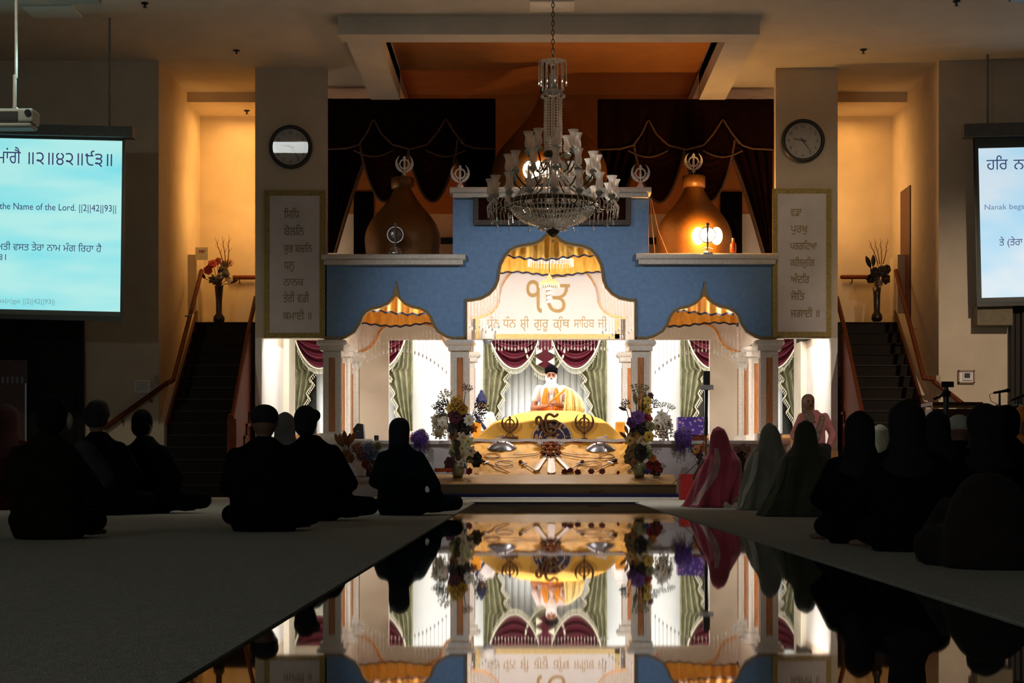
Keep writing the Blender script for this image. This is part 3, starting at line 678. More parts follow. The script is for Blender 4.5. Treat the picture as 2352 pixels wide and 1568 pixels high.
# ---------------------------------------------------------------- khanda emblems
def khanda_mesh(mb, s, th, o=(0, 0, 0), bottom=True):
    o = Vector(o)
    def pr(pts, y0=-th / 2, y1=th / 2, holes=()):
        mb.prism([(o.x + a * s, o.z + b * s) for a, b in pts], o.y + y0, o.y + y1, [[(o.x + a * s, o.z + b * s) for a, b in h] for h in holes])
    n = 32
    pr([(math.cos(2 * PI * i / n), math.sin(2 * PI * i / n)) for i in range(n)], holes=[[(.74 * math.cos(-2 * PI * i / n), .74 * math.sin(-2 * PI * i / n)) for i in range(n)]])
    pr([(-.11, -1.5), (.11, -1.5), (.13, -1.1), (.20, -.6), (.15, .4), (.25, 1.1), (.28, 1.25), (.12, 1.42), (0, 1.62), (-.12, 1.42), (-.28, 1.25), (-.25, 1.1), (-.15, .4), (-.20, -.6), (-.13, -1.1)], -th * .7, th * .7)
    for sg in (-1, 1):
        A = []; B = []
        for i in range(15):
            t = i / 14; a = math.radians(58 - 135 * t); ro = 1.72; w_ = .02 + .50 * math.sin(min(1, t * 1.15) * PI * .62) * (1 if t < .93 else .7)
            A.append((sg * ro * math.cos(a), ro * math.sin(a) + .1)); B.append((sg * (ro - w_) * math.cos(a), (ro - w_) * math.sin(a) + .1))
        pr(A + B[::-1])
        pr([(sg * .42, -1.52), (sg * .30, -1.36), (-sg * .40, -1.86), (-sg * .30, -2.02)], -th * .6, th * .6)
        pr([(sg * .98, .05), (sg * 1.5, .05), (sg * 1.5, -.07), (sg * .98, -.07)])
M_silv = mat('silver_matte', (.72, .68, .62), .45, metal=.35, var=.12, scale=40)
def emblem(px, py, d, hpx, zfoot, label, cat='emblem', mm=None, foot='rod', grp=None):
    s = hpx * d / F / 3.6; c = P(px, py, d); r = empty('khanda_emblem', (c.x, c.y, zfoot), label, cat, grp)
    q = MB(); khanda_mesh(q, s, .02, c); q.build('emblem', mm or M_silv, r)
    q = MB()
    if foot == 'rod': q.tube([(c.x, c.y, zfoot), (c.x, c.y, c.z - 1.4 * s)], .008, 8); q.lathe([(.05, 0), (.05, .012), (.01, .02)], (c.x, c.y, zfoot), 12)
    elif foot == 'cone': q.lathe([(.055, 0), (.05, .03), (.014, c.z - 1.5 * s - zfoot), (.01, c.z - 1.4 * s - zfoot)], (c.x, c.y, zfoot), 12)
    elif foot == 'base':
        q.box(c.x - 2.6 * s / 1.6, c.x + 2.6 * s / 1.6, c.y - .05, c.y + .05, zfoot, zfoot + .035); q.tube([(c.x - .9 * s, c.y, zfoot + .03), (c.x, c.y, c.z - 1.5 * s), (c.x + .9 * s, c.y, zfoot + .03)], .012, 6)
    q.build('stand', mm or M_silv, r)
    return r
# ---------------------------------------------------------------- domes
def dome(px, d, yb, prof, zb, label, capy, m_):
    c = (X(px, d), d); r = empty('gilded_dome', (c[0], c[1], zb), label, 'dome')
    q = MB(); pts = [(hw * d / F, Z(y, d)) for y, hw in prof]; pts = [(pts[0][0] * .98, zb)] + pts
    k = []
    for (r0, z0), (r1, z1) in zip(pts, pts[1:]):
        for i in range(4): t = i / 4; k.append((r0 + (r1 - r0) * t, z0 + (z1 - z0) * t))
    k.append(pts[-1]); kk = k[:]
    for _ in range(3): kk = [kk[0]] + [((kk[i - 1][0] + 2 * kk[i][0] + kk[i + 1][0]) / 4, (kk[i - 1][1] + 2 * kk[i][1] + kk[i + 1][1]) / 4) for i in range(1, len(kk) - 1)] + [kk[-1]]
    q.lathe(kk, (c[0], c[1], 0), 48); q.build('bulb', m_, r, True)
    y0, y1, hw = capy
    q = MB(); q.lathe([(hw * d / F, Z(y1, d)), (hw * d / F * 1.03, Z(y0 + 2, d)), (hw * d / F * .95, Z(y0, d))], (c[0], c[1], 0), 32); q.build('collar', m_, r, True)
    return r
ZL = Z(606, 28.1) - .02
PD = [(580, 84), (560, 87), (543, 87), (525, 82), (508, 73), (492, 61), (478, 48), (464, 37), (450, 28), (438, 22), (430, 20)]
dome(925, 28.95, 580, PD, ZL, 'unlit bulb shaped gilded dome on the ledge below the left drapes', (408, 433, 26), M_gold)
dome(1594, 28.95, 580, [(y - 3, h) for y, h in PD], ZL, 'glowing orange gilded dome lit by the lamp standing before it', (404, 431, 26), M_gold)
ZL2 = Z(452, 28.1) - .02
dome(1262, 29.0, 440, [(440, 128), (415, 133), (395, 133), (370, 128), (345, 114), (320, 92), (295, 70), (272, 50), (250, 35), (225, 25), (200, 20), (180, 17)], ZL2, 'large dark gilded dome rising behind the crystal chandelier', (150, 182, 19), M_gold)
emblem(929, 377, 28.95, 44, Z(408, 28.95), 'silver crossed sword emblem on a rod above the unlit dome')
emblem(1593, 371, 28.95, 44, Z(404, 28.95), 'silver crossed sword emblem on a rod above the glowing dome')
zf = Z(429, 28.0)
emblem(1057, 399, 28.12, 46, zf, 'silver crossed sword emblem on the ledge corner nearer the unlit dome', foot='cone')
emblem(1471, 398, 28.12, 46, zf, 'silver crossed sword emblem on the ledge corner nearer the glowing dome', foot='cone')
# emblem lamps on the two lower ledges
def emblem_lamp(px, lit, label):
    d = 28.08; zb = Z(582, 28.0) + .002; c = P(px, 539, d); r = empty('emblem_lamp', (c.x, c.y, zb), label, 'lamp'); s = 19 * d / F
    q = MB(); n = 40
    q.prism([(c.x + s * math.cos(2 * PI * i / n), c.z + s * math.sin(2 * PI * i / n)) for i in range(n)], d - .008, d + .008, [[(c.x + .9 * s * math.cos(-2 * PI * i / n), c.z + .9 * s * math.sin(-2 * PI * i / n)) for i in range(n)]])
    q.build('ring', M_steel, r)
    q = MB(); pts = [(-.08, -1.5), (.08, -1.5), (.10, -.6), (.04, 0), (.12, .6), (.12, 1.1), (.25, 1.25), (0, 1.5), (-.25, 1.25), (-.12, 1.1), (-.12, .6), (-.04, 0), (-.10, -.6)]
    q.prism([(c.x + a * s, c.z + b * s) for a, b in pts], d - .03, d - .012); q.build('sword', M_oakd, r)
    q = MB(); q.lathe([(.10, 0), (.10, .015), (.03, .05), (.012, .09), (.01, c.z - 1.3 * s - zb)], (c.x, c.y, zb), 16); q.tube([(c.x - .08, c.y, c.z - 1.75 * s), (c.x, c.y, c.z - 1.5 * s), (c.x + .08, c.y, c.z - 1.75 * s)], .008, 6); q.build('stand', M_steel, r)
    gm = mat('lamp_glow', (1, .8, .5), .4, var=0, emit=(1.0, 0.62, 0.25), es=12) if lit else mat('lamp_off', (.12, .09, .06), .2, var=.1)
    for nm, dx, rx, rz in (('round_shade', 0, .85, .85), ('side_shade', -1.12, .72, 1.08), ('side_shade', 1.12, .72, 1.08)):
        q = MB(); q.ell((c.x + dx * s, d + .02, c.z - (.12 * s if dx else 0)), rx * s, .02, rz * s, 20, 12)
        if lit or not dx: q.build(nm, gm, r, True)
    return r
emblem_lamp(908, False, 'unlit round emblem lamp standing before the dark dome')
emblem_lamp(1625, True, 'brightly lit emblem lamp standing before the glowing dome')
lamp('emblem_lamp_light', 'POINT', P(1612, 535, 28.2), 85, (1, .50, .13), size=.06)
# spot lamp in front of the great dome
sp = empty('flood_lamp', P(1233, 428, 28.3), 'small white flood lamp shining beside the chandelier on the upper ledge', 'lamp')
q = MB(); q.box(X(1212, 28.1), X(1272, 28.1), 28.05, 28.11, Z(430, 28.1), Z(422, 28.1)); q.box(X(1212, 28.1), X(1216, 28.1), 28.07, 28.1, Z(424, 28.1), Z(395, 28.1)); q.box(X(1264, 28.1), X(1268, 28.1), 28.07, 28.1, Z(424, 28.1), Z(395, 28.1)); q.build('stand', M_black, sp)
for px, r_ in ((1218, 17), (1240, 17), (1266, 20)):
    q = MB(); q.ell(P(px, 390, 28.08), r_ * 28.1 / F, .03, 21 * 28.1 / F, 18, 10); q.build('bulb', mat('flood_glow', (1, 1, 1), .4, var=0, emit=(1.0, .82, .62), es=14), sp, True)
lamp('flood_lamp_light', 'POINT', P(1246, 375, 28.0), 6, (1, .40, .12), size=.1)
q = MB()
for pts in ([(1491, 452), (1489, 500), (1490, 581)], [(1494, 460), (1498, 520), (1504, 581)], [(1495, 455), (1512, 530), (1533, 581)]): q.tube([P(a, b, 28.15 if i < 2 else 28.3) for i, (a, b) in enumerate(pts)], .006, 5)
tag(q.build('cables', mat('cable_tan', (.45, .2, .08), .5), loc=P(1495, 581, 28.2)), 'thin cables hanging from the upper ledge beside the glowing dome', 'cables')
q = MB(); q.lathe([(.05, 0), (.05, .12), (.02, .17), (.02, .22)], P(1684, 580, 28.2), 12); tag(q.build('amber_bottle', mat('amber', (.4, .06, .02), .15, spec=.8), loc=P(1684, 580, 28.2)), 'small amber bottle on the ledge right of the glowing dome', 'bottle')
S.cycles.transparent_max_bounces = 16
# ---------------------------------------------------------------- upper drapes
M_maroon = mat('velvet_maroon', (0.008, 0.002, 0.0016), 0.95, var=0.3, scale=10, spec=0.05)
M_fringe = mat('fringe_gold', (0.085, 0.04, 0.017), 0.7, var=0.4, scale=60)
def swag(mb, x0, x1, zt, drop, y, depth=.07, nf=5, pinch=.0, nu=40, nv=36, bow=.75):
    def fn(u, v):
        s = math.sin(PI * u); xx = x0 + (x1 - x0) * u
        f = .5 + .5 * math.cos(2 * PI * nf * v + .6 * math.sin(3 * u))
        sag = s ** bow
        z = zt - drop * (v * sag + .04 * (1 - v)) - .0
        return Vector((xx, y - depth * (f * .8 * s ** .5 + .45 * v * s), z))
    mb.grid(fn, nu, nv)
def upper_drape(xa, xb, yt, label, d=29.55):
    x0, x1 = X(xa, d), X(xb, d); r = empty('window_drape', ((x0 + x1) / 2, d, Z(585, d)), label, 'drapes'); W = xb - xa
    low = []
    def edge(t):   # lower edge (px y offset) of the valance across 0..1
        h = [(0, 108), (.13, 106), (.2, 98), (.25, 70), (.285, 38), (.33, 72), (.40, 98), (.5, 108), (.6, 98), (.66, 70), (.71, 38), (.76, 70), (.82, 98), (.88, 106), (1, 108)]
        for (a, b), (c, e) in zip(h, h[1:]):
            if a <= t <= c: return b + (e - b) * (t - a) / (c - a)
        return 108
    n = 90; pts = [(X(xa + W * i / n, d), Z(yt + edge(i / n) + 8, d)) for i in range(n + 1)]
    q = MB(); q.grid(lambda u, v: Vector((x0 + (x1 - x0) * u, d - .12 - .012 * math.sin(u * 60), Z(yt, d) + (Z(yt + edge(u) + 8, d) - Z(yt, d)) * v)), 90, 4)
    q.grid(lambda u, v: Vector((x0 + (x1 - x0) * u, d - .12 + .24 * v, Z(yt, d))), 10, 2); q.box(x0, x0 + .02, d - .12, d + .12, Z(yt + 110, d), Z(yt, d)); q.box(x1 - .02, x1, d - .12, d + .12, Z(yt + 110, d), Z(yt, d))
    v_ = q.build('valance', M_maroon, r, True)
    q = MB(); q.tube([(a, d - .14, b) for a, b in pts], .016, 6); q.build('valance_fringe', M_fringe, v_)
    for t in (.285, .71):
        cx = xa + W * t; q = MB(); xh = X(cx, d)
        q.grid(lambda u, v: Vector((xh + (u - .5) * (.05 + .55 * v), d - .08 - .02 * math.cos(u * 25), Z(yt + 42, d) - v * (.52 + .1 * math.sin(PI * u)))), 24, 8); h_ = q.build('horn', M_maroon, r, True)
        q = MB(); q.tube([(xh + (u - .5) * .62, d - .11, Z(yt + 42, d) - .52 - .1 * math.sin(PI * u)) for u in [i / 16 for i in range(17)]], .014, 6); q.build('horn_fringe', M_fringe, h_)
    for a, b, dr in ((.2, .50, 230), (.48, .78, 230)):
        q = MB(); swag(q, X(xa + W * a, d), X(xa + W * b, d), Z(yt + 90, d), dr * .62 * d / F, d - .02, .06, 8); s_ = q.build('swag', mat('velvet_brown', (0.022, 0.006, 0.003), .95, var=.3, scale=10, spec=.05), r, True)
        q = MB(); xl, xr_ = X(xa + W * a, d), X(xa + W * b, d)
        q.tube([(xl + (xr_ - xl) * u, d - .09, Z(yt + 90, d) - dr * .62 * d / F * math.sin(PI * u) ** .75 - .02) for u in [i / 24 for i in range(25)]], .02, 6); q.build('swag_fringe', M_fringe, s_)
    for sg, xe in ((1, xa), (-1, xb)):
        q = MB(); wt, wb = 110, 22
        q.grid(lambda u, v: Vector((X(xe + sg * u * (wt + (wb - wt) * v ** .8), d), d + .05 - .04 * math.cos(u * 28), Z(yt + 100 + v * 250, d))), 40, 10); l_ = q.build('side_panel', M_maroon, r, True)
        q = MB(); q.tube([(X(xe + sg * (wt + (wb - wt) * (i / 12) ** .8) , d), d + .0, Z(yt + 100 + i / 12 * 250, d)) for i in range(13)], .03, 6); q.build('side_fringe', M_fringe, l_)
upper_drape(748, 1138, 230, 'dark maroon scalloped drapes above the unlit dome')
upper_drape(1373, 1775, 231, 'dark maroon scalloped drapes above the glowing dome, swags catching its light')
q = MB()
for a, b, c, e in ((812, 858, 440, 590), (1000, 1045, 545, 560), (1655, 1705, 440, 590), (1490, 1535, 545, 560)): q.box(X(a, 31.4), X(b, 31.4), 31.42, 31.48, Z(e, 31.4), Z(c, 31.4))
struct(q.build('window_2', mat('night_glass', (.004, .004, .005), .08, spec=1, var=0)))

# ---------------------------------------------------------------- tall windows with blinds and curtains behind the canopy
M_green = mat('damask_green', (0.25, 0.235, 0.135), 0.75, var=0.3, scale=7, bump=.2, bscale=30, spec=.2)
M_wine = mat('satin_wine', (0.055, 0.002, 0.007), 0.42, var=0.25, scale=6, spec=.22)
M_ivory = mat('fringe_ivory', (0.62, 0.55, 0.40), 0.7, var=0.2, scale=50)
M_slat = mat('blind_slat', (0.74, 0.78, 0.80), 0.6, var=0.03)
M_night = mat('night_pane', (.004, .006, .006), .1, var=0, spec=.8)
def interp2(k, x):
    for (a, b), (c, e) in zip(k, k[1:]):
        if a <= x <= c: return b + (e - b) * (x - a) / (c - a)
    return k[-1][1]
def window_set(cx, n_, bl, br, label, label2):
    d = 34.95
    def x(o): return X(cx + o, d)
    def z(p): return Z(p, d)
    q = MB(); q.box(x(-122), x(122), 35.16, 35.2, z(996), z(775)); struct(q.build('window_%d' % n_, M_night))
    q = MB(); q.box(x(-150), x(150), 34.8, 35.2, z(1006), z(998)); q.box(x(-140), x(140), 35.1, 35.2, z(1040), z(1006)); struct(q.build('trim_%d' % (n_ + 10), mat('sill_oak', (.42, .19, .06), .4, var=.2, scale=6)))
    b = empty('vertical_blind', (x((bl + br) / 2), 35.1, z(997)), label2, 'blind'); q = MB(); o = bl
    while o < br:
        q.grid(lambda u, v: Vector((x(o + 15.4 * u), 35.1 - .035 * math.sin(PI * u) - .02 * u, z(780) + (z(996) - z(780)) * v)), 6, 1); o += 15
    q.build('slats', M_slat, b, True); q = MB(); q.box(x(bl), x(br), 35.05, 35.13, z(780), z(772)); q.build('headrail', M_white, b)
    r = empty('window_curtain', (x(0), d, z(1000)), label, 'curtain')
    for sg in (-1, 1):
        def inner(py):
            return interp2([(760, 112), (846, 98), (850, 84), (880, 92), (912, 99), (940, 106), (990, 122)], py)
        def zig(py): return interp2([(760, 0), (846, 0), (850, -8), (872, 6), (880, -7), (905, 5), (912, -5), (935, 5), (942, -5), (965, 4), (990, 0)], py)
        def fn(u, v):
            py = 762 + (990 - 762) * v; o = 142 + (inner(py) - 142) * u + zig(py) * max(0, (u - .72) / .28)
            return Vector((x(sg * o), d - .05 - .045 * math.sin(u * 26 + .2 * math.sin(v * 3)) - .05 * u, z(py)))
        q = MB(); q.grid(fn, 60, 46); p_ = q.build('side_drape', M_green, r, True)
        q = MB(); q.tube([fn(1, i / 60) + Vector((0, -.02, 0)) for i in range(22, 61)], .010, 6)
        for i in range(22, 61): c_ = fn(1, i / 60); q.tube([c_ + Vector((0, -.03, 0)), c_ + Vector((-sg * .03, -.03, -.06))], [.004, .012], 5)
        q.build('drape_fringe', M_ivory, p_)
        q = MB(); xa, xb = x(sg * 12), x(sg * 128); dr = z(762) - z(846); swag(q, min(xa, xb), max(xa, xb), z(762), dr, d - .14, .10, 4, bow=.62); s_ = q.build('swag', M_wine, r, True)
        q = MB(); n = 40; l_ = []
        for i in range(n + 1):
            u = i / n; l_.append(Vector((min(xa, xb) + abs(xb - xa) * u, d - .26 - .03 * math.sin(PI * u), z(762) - dr * math.sin(PI * u) ** .62 - .02)))
        q.tube(l_, .015, 6)
        for i in range(3, n - 2):
            q.tube([l_[i], l_[i] + Vector((0, 0, -.05)), l_[i] + Vector((0, 0, -.10))], [.004, .005, .009], 5)
        q.build('swag_fringe', M_ivory, s_)
    q = MB(); xa, xb = x(-46), x(46); swag(q, xa, xb, z(795), z(795) - z(860), d - .10, .08, 4, bow=.6); g_ = q.build('under_swag', M_green, r, True)
    q = MB(); l_ = [Vector((xa + (xb - xa) * i / 24, d - .2, z(795) - (z(795) - z(860)) * math.sin(PI * i / 24) ** .6 - .02)) for i in range(25)]; q.tube(l_, .02, 6)
    for p in l_[6:-6]: q.tube([p, p + Vector((0, 0, -.10))], [.004, .012], 5)
    q.build('under_fringe', M_ivory, g_)
    jb = [(14, 762), (14, 795), (20, 802), (6, 812), (20, 822), (8, 832), (16, 840), (0, 848)]
    q = MB(); pts = [(x(a), z(b)) for a, b in jb] + [(x(-a), z(b)) for a, b in jb[-2::-1]]; q.prism(pts, d - .34, d - .28); j_ = q.build('jabot', M_wine, r)
    for sg in (-1, 1):
        for y0 in (800, 824):
            t = [(x(sg * 21), z(y0)), (x(sg * 21), z(y0 + 17)), (x(sg * 6), z(y0 + 9))]; q = MB(); q.prism(t if sg > 0 else t[::-1], d - .36, d - .345); q.build('jabot_lining', M_ivory, j_)
window_set(1252, 3, -108, 104, 'green drapes with wine red swags framing the window directly behind the reader', 'white vertical blind directly behind the reader')
window_set(807, 4, -82, 104, 'green and wine red drapes either side of the cream wall behind the hooded person', 'white vertical blind at the passage window on the staircase side with the paper notice')
window_set(1703, 5, -84, 84, 'green and wine red drapes either side of the cream wall behind the phone pole', 'white vertical blind with dark gaps near the woman in the pink sweater')
# small items on the passage wall
q = MB(); q.box(X(613, 30.5), X(640, 30.5), 30.50, 30.6, Z(935, 30.5), Z(908, 30.5)); tag(q.build('wall_control_box', M_white, loc=P(620, 935, 30.5)), 'small white control box on the bright passage wall above the seated pair', 'box')
# ---------------------------------------------------------------- manji: cloth display in front of the reader
D0, D1, Z0, Z1 = 27.45, 26.35, 0.842, 0.344
def sp(px, py, h=0.0):
    lo, hi = -.1, 1.1
    for _ in range(40):
        t = (lo + hi) / 2; dd = D0 + (D1 - D0) * t; zz = Z0 + (Z1 - Z0) * t
        if YH + (H - zz) * F / dd < py: lo = t
        else: hi = t
    dd = D0 + (D1 - D0) * t; zz = Z0 + (Z1 - Z0) * t
    L = math.hypot(D1 - D0, Z1 - Z0); nn = Vector((0, (Z1 - Z0) / L, -(D1 - D0) / L))
    return Vector((X(px, dd), dd, zz)) + nn * h
M_ycloth = mat('satin_saffron', (0.75, 0.345, 0.038), 0.6, var=0.25, scale=5, bump=.9, bscale=7, spec=.2)
M_ycover = mat('cover_saffron', (0.81, 0.41, 0.065), 0.75, var=0.06, scale=5, spec=.15)
def slope_fn(u, v):
    t = v; dd = D0 + (D1 - D0) * t; zz = Z0 + (Z1 - Z0) * t
    xa, xb = X(1078, D0), X(1456, D0); xx = xa + (xb - xa) * u
    wr = .022 * noise.noise(Vector((xx * 3, t * 4, 1))) + .014 * noise.noise(Vector((xx * 9, t * 5 + xx * 4, 3)))
    if abs(u - .5) > .42: wr += .012 * math.sin((xx + t) * 30)
    return Vector((xx, dd, zz + wr - .012))
q = MB(); q.grid(slope_fn, 90, 40)
q.grid(lambda u, v: Vector((slope_fn(u, 1).x, D1 - .002, Z1 - .012 - v * .33)), 20, 2)
for s_ in (0, 1): q.grid(lambda u, v: slope_fn(s_, u) * (1 - v) + Vector((slope_fn(s_, u).x, slope_fn(s_, u).y, .008)) * v, 20, 2)
tag(q.build('display_cloth', M_ycloth, None, True, loc=(X(1265, 26.9), 26.9, .006)), 'saffron satin cloth sloping down in front with weapons laid on it', 'cloth')
SIL = [(1088, 1009), (1115, 984), (1135, 968), (1160, 960), (1190, 949), (1230, 944), (1265, 942), (1330, 944), (1365, 955), (1385, 962), (1400, 972), (1420, 990), (1438, 1007)]
def interp(k, x):
    if x <= k[0][0]: return k[0][1]
    for (a, b), (c, e) in zip(k, k[1:]):
        if a <= x <= c: return b + (e - b) * (x - a) / (c - a)
    return k[-1][1]
def cover(u, v):
    px = 1088 + 350 * u; s = interp(SIL, px); lip = max(968 + 3 * math.sin(px * .06), s + 4)
    xx = X(px, 27.5)
    a = Vector((xx, 27.46, Z0)); b = Vector((xx, 27.55 + .02 * math.sin(px * .09), Z(lip, 27.5))); c = Vector((X(px, 27.9), 28.55, Z(s, 28.55))); e = Vector((X(px, 28.2), 29.0, Z(s, 28.55) - .25))
    if v < .35: return a.lerp(b, v / .35)
    if v < .8: t = (v - .35) / .45; p = b.lerp(c, t); p.z = b.z + (c.z - b.z) * (1 - (1 - t) ** 1.6); return p
    return c.lerp(e, (v - .8) / .2)
cv = empty('scripture_cover', (X(1265, 28), 28.2, Z0), 'saffron cloth cover draped in a low mound before the reader', 'cloth cover')
q = MB(); q.grid(cover, 80, 40)
for u_ in (0, 1): q.grid(lambda u, v: cover(u_, u) * (1 - v) + Vector((cover(u_, u).x, cover(u_, u).y, Z0 - .01)) * v, 40, 2)
q.build('cloth', M_ycover, cv, True)
md_ = mat('brocade_navy', (0.02, 0.015, 0.06), .6, var=0)
ntm = md_.node_tree; vo = ntm.nodes.new('ShaderNodeTexVoronoi'); vo.inputs['Scale'].default_value = 17; rp = ntm.nodes.new('ShaderNodeValToRGB')
rp.color_ramp.elements[0].color = (.5, .2, .05, 1); rp.color_ramp.elements[0].position = .36; rp.color_ramp.elements[1].color = (.016, .010, .045, 1); rp.color_ramp.elements[1].position = .42
tcm = [q_ for q_ in ntm.nodes if q_.type == 'TEX_COORD'][0]; ntm.links.new(tcm.outputs['Object'], vo.inputs['Vector']); ntm.links.new(vo.outputs['Distance'], rp.inputs['Fac']); ntm.links.new(rp.outputs['Color'], ntm.nodes['Principled BSDF'].inputs['Base Color'])
def halfdisc(mb, R, y, th, r0=0):
    c = P(1268, 1009, 27.42); pts = [(c.x + R * math.cos(PI * i / 24), c.z + R * .98 * math.sin(PI * i / 24)) for i in range(25)]
    if r0: pts += [(c.x + r0 * math.cos(PI * i / 24), c.z + r0 * .98 * math.sin(PI * i / 24)) for i in range(24, -1, -1)]
    mb.prism(pts, y - th, y)
q = MB(); halfdisc(q, 44.5 * 27.4 / F, 27.44, .012); p_ = q.build('patterned_medallion', md_, cv)
q = MB(); halfdisc(q, .195, 27.428, .006, .183); halfdisc(q, .29, 27.428, .006, .28); q.build('medallion_piping', M_ivory, p_)
q = MB(); wv = lambda t: .006 * math.sin(t * 40)
q.grid(lambda u, v: Vector((X(1086 + 356 * u, 27.4), 27.36 + .0 * v, Z0 + .010 + wv(u) - .042 * v)), 60, 2); q.grid(lambda u, v: Vector((X(1086 + 356 * u, 27.4), 27.36 + .12 * v, Z0 + .010 + wv(u))), 60, 2)
bd = tag(q.build('silver_border_strip', mat('tinsel_silver', (.72, .66, .62), .4, metal=.3, var=.35, scale=80), loc=P(1265, 1010, 27.4)), 'silver tinsel strip along the edge where cover and sloping cloth meet', 'border strip')
q = MB(); q.grid(lambda u, v: Vector((X(1086 + 356 * u, 27.4), 27.368, Z0 - .028 - wv(u) * 2 - .022 * v)), 60, 2); q.build('red_edge', mat('ribbon_red', (.35, .02, .01), .6), bd)
# the reader's seat
q = MB(); q.box(X(1180, 29), X(1350, 29), 29.02, 30.0, ZD, 1.10); tag(q.build('reader_seat', M_white, loc=(X(1265, 29), 29.5, ZD)), 'raised white seat on which the reader sits', 'seat')
# ---------------------------------------------------------------- step-like donation box with a sloping top
gb = empty('donation_box', (X(1270, 25.8), 25.8, .006), 'long low golden donation box with a sloping top at the head of the runway', 'donation box')
gx0, gx1 = X(990, 25.7), X(1553, 25.7)
M_top = mat('lacquer_gold', (.48, .29, .11), .32, var=.12, scale=4); M_front = mat('lacquer_olive', (.105, .06, .018), .4, var=.15, scale=4)
zb_, zf_, zt_ = Z(1134, 25.7), Z(1111, 25.7), Z(1090, 26.28)
q = MB(); vs = [(gx0, 25.7, zb_), (gx1, 25.7, zb_), (gx1, 25.7, zf_), (gx0, 25.7, zf_), (gx0, 26.30, zb_), (gx1, 26.30, zb_), (gx1, 26.30, zt_ - .012), (gx0, 26.30, zt_ - .012)]
q.add(vs, [(0, 1, 2, 3), (5, 4, 7, 6), (0, 3, 7, 4), (1, 5, 6, 2), (0, 4, 5, 1), (3, 2, 6, 7)]); q.build('body', M_front, gb)
q = MB(); vs = [(gx0 - .01, 25.68, zf_ - .01), (gx1 + .01, 25.68, zf_ - .01), (gx1 + .01, 26.31, zt_ - .008), (gx0 - .01, 26.31, zt_ - .008)]; vs += [(a, b, c + .014) for a, b, c in vs]
q.add(vs, [(3, 2, 1, 0), (4, 5, 6, 7), (0, 1, 5, 4), (1, 2, 6, 5), (2, 3, 7, 6), (3, 0, 4, 7)]); q.build('sloping_lid', M_top, gb)
for a, b in ((1166, 1186), (1354, 1386)):
    q = MB(); q.box(X(a, 25.7), X(b, 25.7), 25.685, 25.7, Z(1127, 25.7), Z(1124, 25.7)); q.build('hasp', M_gold, gb)
q = MB(); q.box(X(1376, 25.7), X(1382, 25.7), 25.66, 25.685, Z(1137, 25.7), Z(1129, 25.7)); q.tube([P(1377, 1130, 25.67), P(1377, 1126, 25.67), P(1381, 1126, 25.67), P(1381, 1130, 25.67)], .004, 6); q.build('padlock', M_gold, gb)
q = MB(); q.box(X(976, 25.6), X(1560, 25.6), 25.6, 26.3, .006, zb_); tag(q.build('blue_mat', mat('mat_blue', (.010, .010, .10), .85, var=.2, scale=40), loc=(X(1270, 25.6), 25.9, .006)), 'dark blue mat under the donation box', 'mat')
# ---------------------------------------------------------------- things standing and lying on the cloth
M_brass = mat('brass_dark', (.15, .062, .014), .5, metal=.4, var=.15, scale=30)
k1 = emblem(1171, 973, 27.44, 42, Z0 + .012, 'dark brass crossed sword emblem on a flat base beside the central sign', 'emblem', M_brass, 'base')
k2 = emblem(1342, 971, 27.44, 48, Z0 + .012, 'taller dark brass crossed sword emblem on a round silver foot', 'emblem', M_brass, 'rod')
# the sign of one light: stroked metal figure
eo = empty('script_sign', (X(1263, 27.42), 27.42, Z0 + .012), 'dark brass standing script sign on a small gold foot at the middle of the cloth', 'emblem')
def stroke(mb, pts, r, d_=27.40):
    pts = [P(1080 + a / 4.126, 780 + b / 4.126, d_) for a, b in pts]; sm = []
    for i in range(len(pts) - 1):
        p0 = pts[max(i - 1, 0)]; p1 = pts[i]; p2 = pts[i + 1]; p3 = pts[min(i + 2, len(pts) - 1)]
        for j in range(6):
            t = j / 6; sm.append(.5 * ((2 * p1) + (p2 - p0) * t + (2 * p0 - 5 * p1 + 4 * p2 - p3) * t * t + (3 * p1 - 3 * p2 + p3 - p0) * t ** 3))
    sm.append(pts[-1]); mb.tube(sm, r, 8)
q = MB()
stroke(q, [(675, 765), (665, 738), (645, 732), (628, 752), (632, 785), (650, 797), (672, 780), (678, 762), (680, 800), (688, 840), (705, 875), (735, 898), (765, 902)], .022)
stroke(q, [(672, 764), (720, 768), (800, 768)], .020)
stroke(q, [(718, 790), (714, 755), (722, 722), (748, 704), (775, 712), (795, 726), (815, 718), (834, 700)], .021)
stroke(q, [(716, 772), (780, 768), (816, 772), (828, 790), (812, 818), (770, 826), (745, 828)], .021)
stroke(q, [(716, 772), (718, 800), (724, 835), (738, 868), (770, 888), (800, 878), (812, 855), (800, 836), (770, 828)], .022)
q.build('sign', M_brass, eo)
q = MB(); q.lathe([(.05, 0), (.055, .02), (.02, .05), (.012, .10)], (X(1263, 27.4), 27.42, Z0 + .012), 14); q.build('foot', mat('lotus_gold', (.75, .45, .2), .3, metal=.7), eo)
M_blade = mat('blade_steel', (.40, .27, .20), .45, metal=.25, var=.1, spec=.3); M_grip = mat('grip_dark', (.05, .012, .01), .4, var=.3)
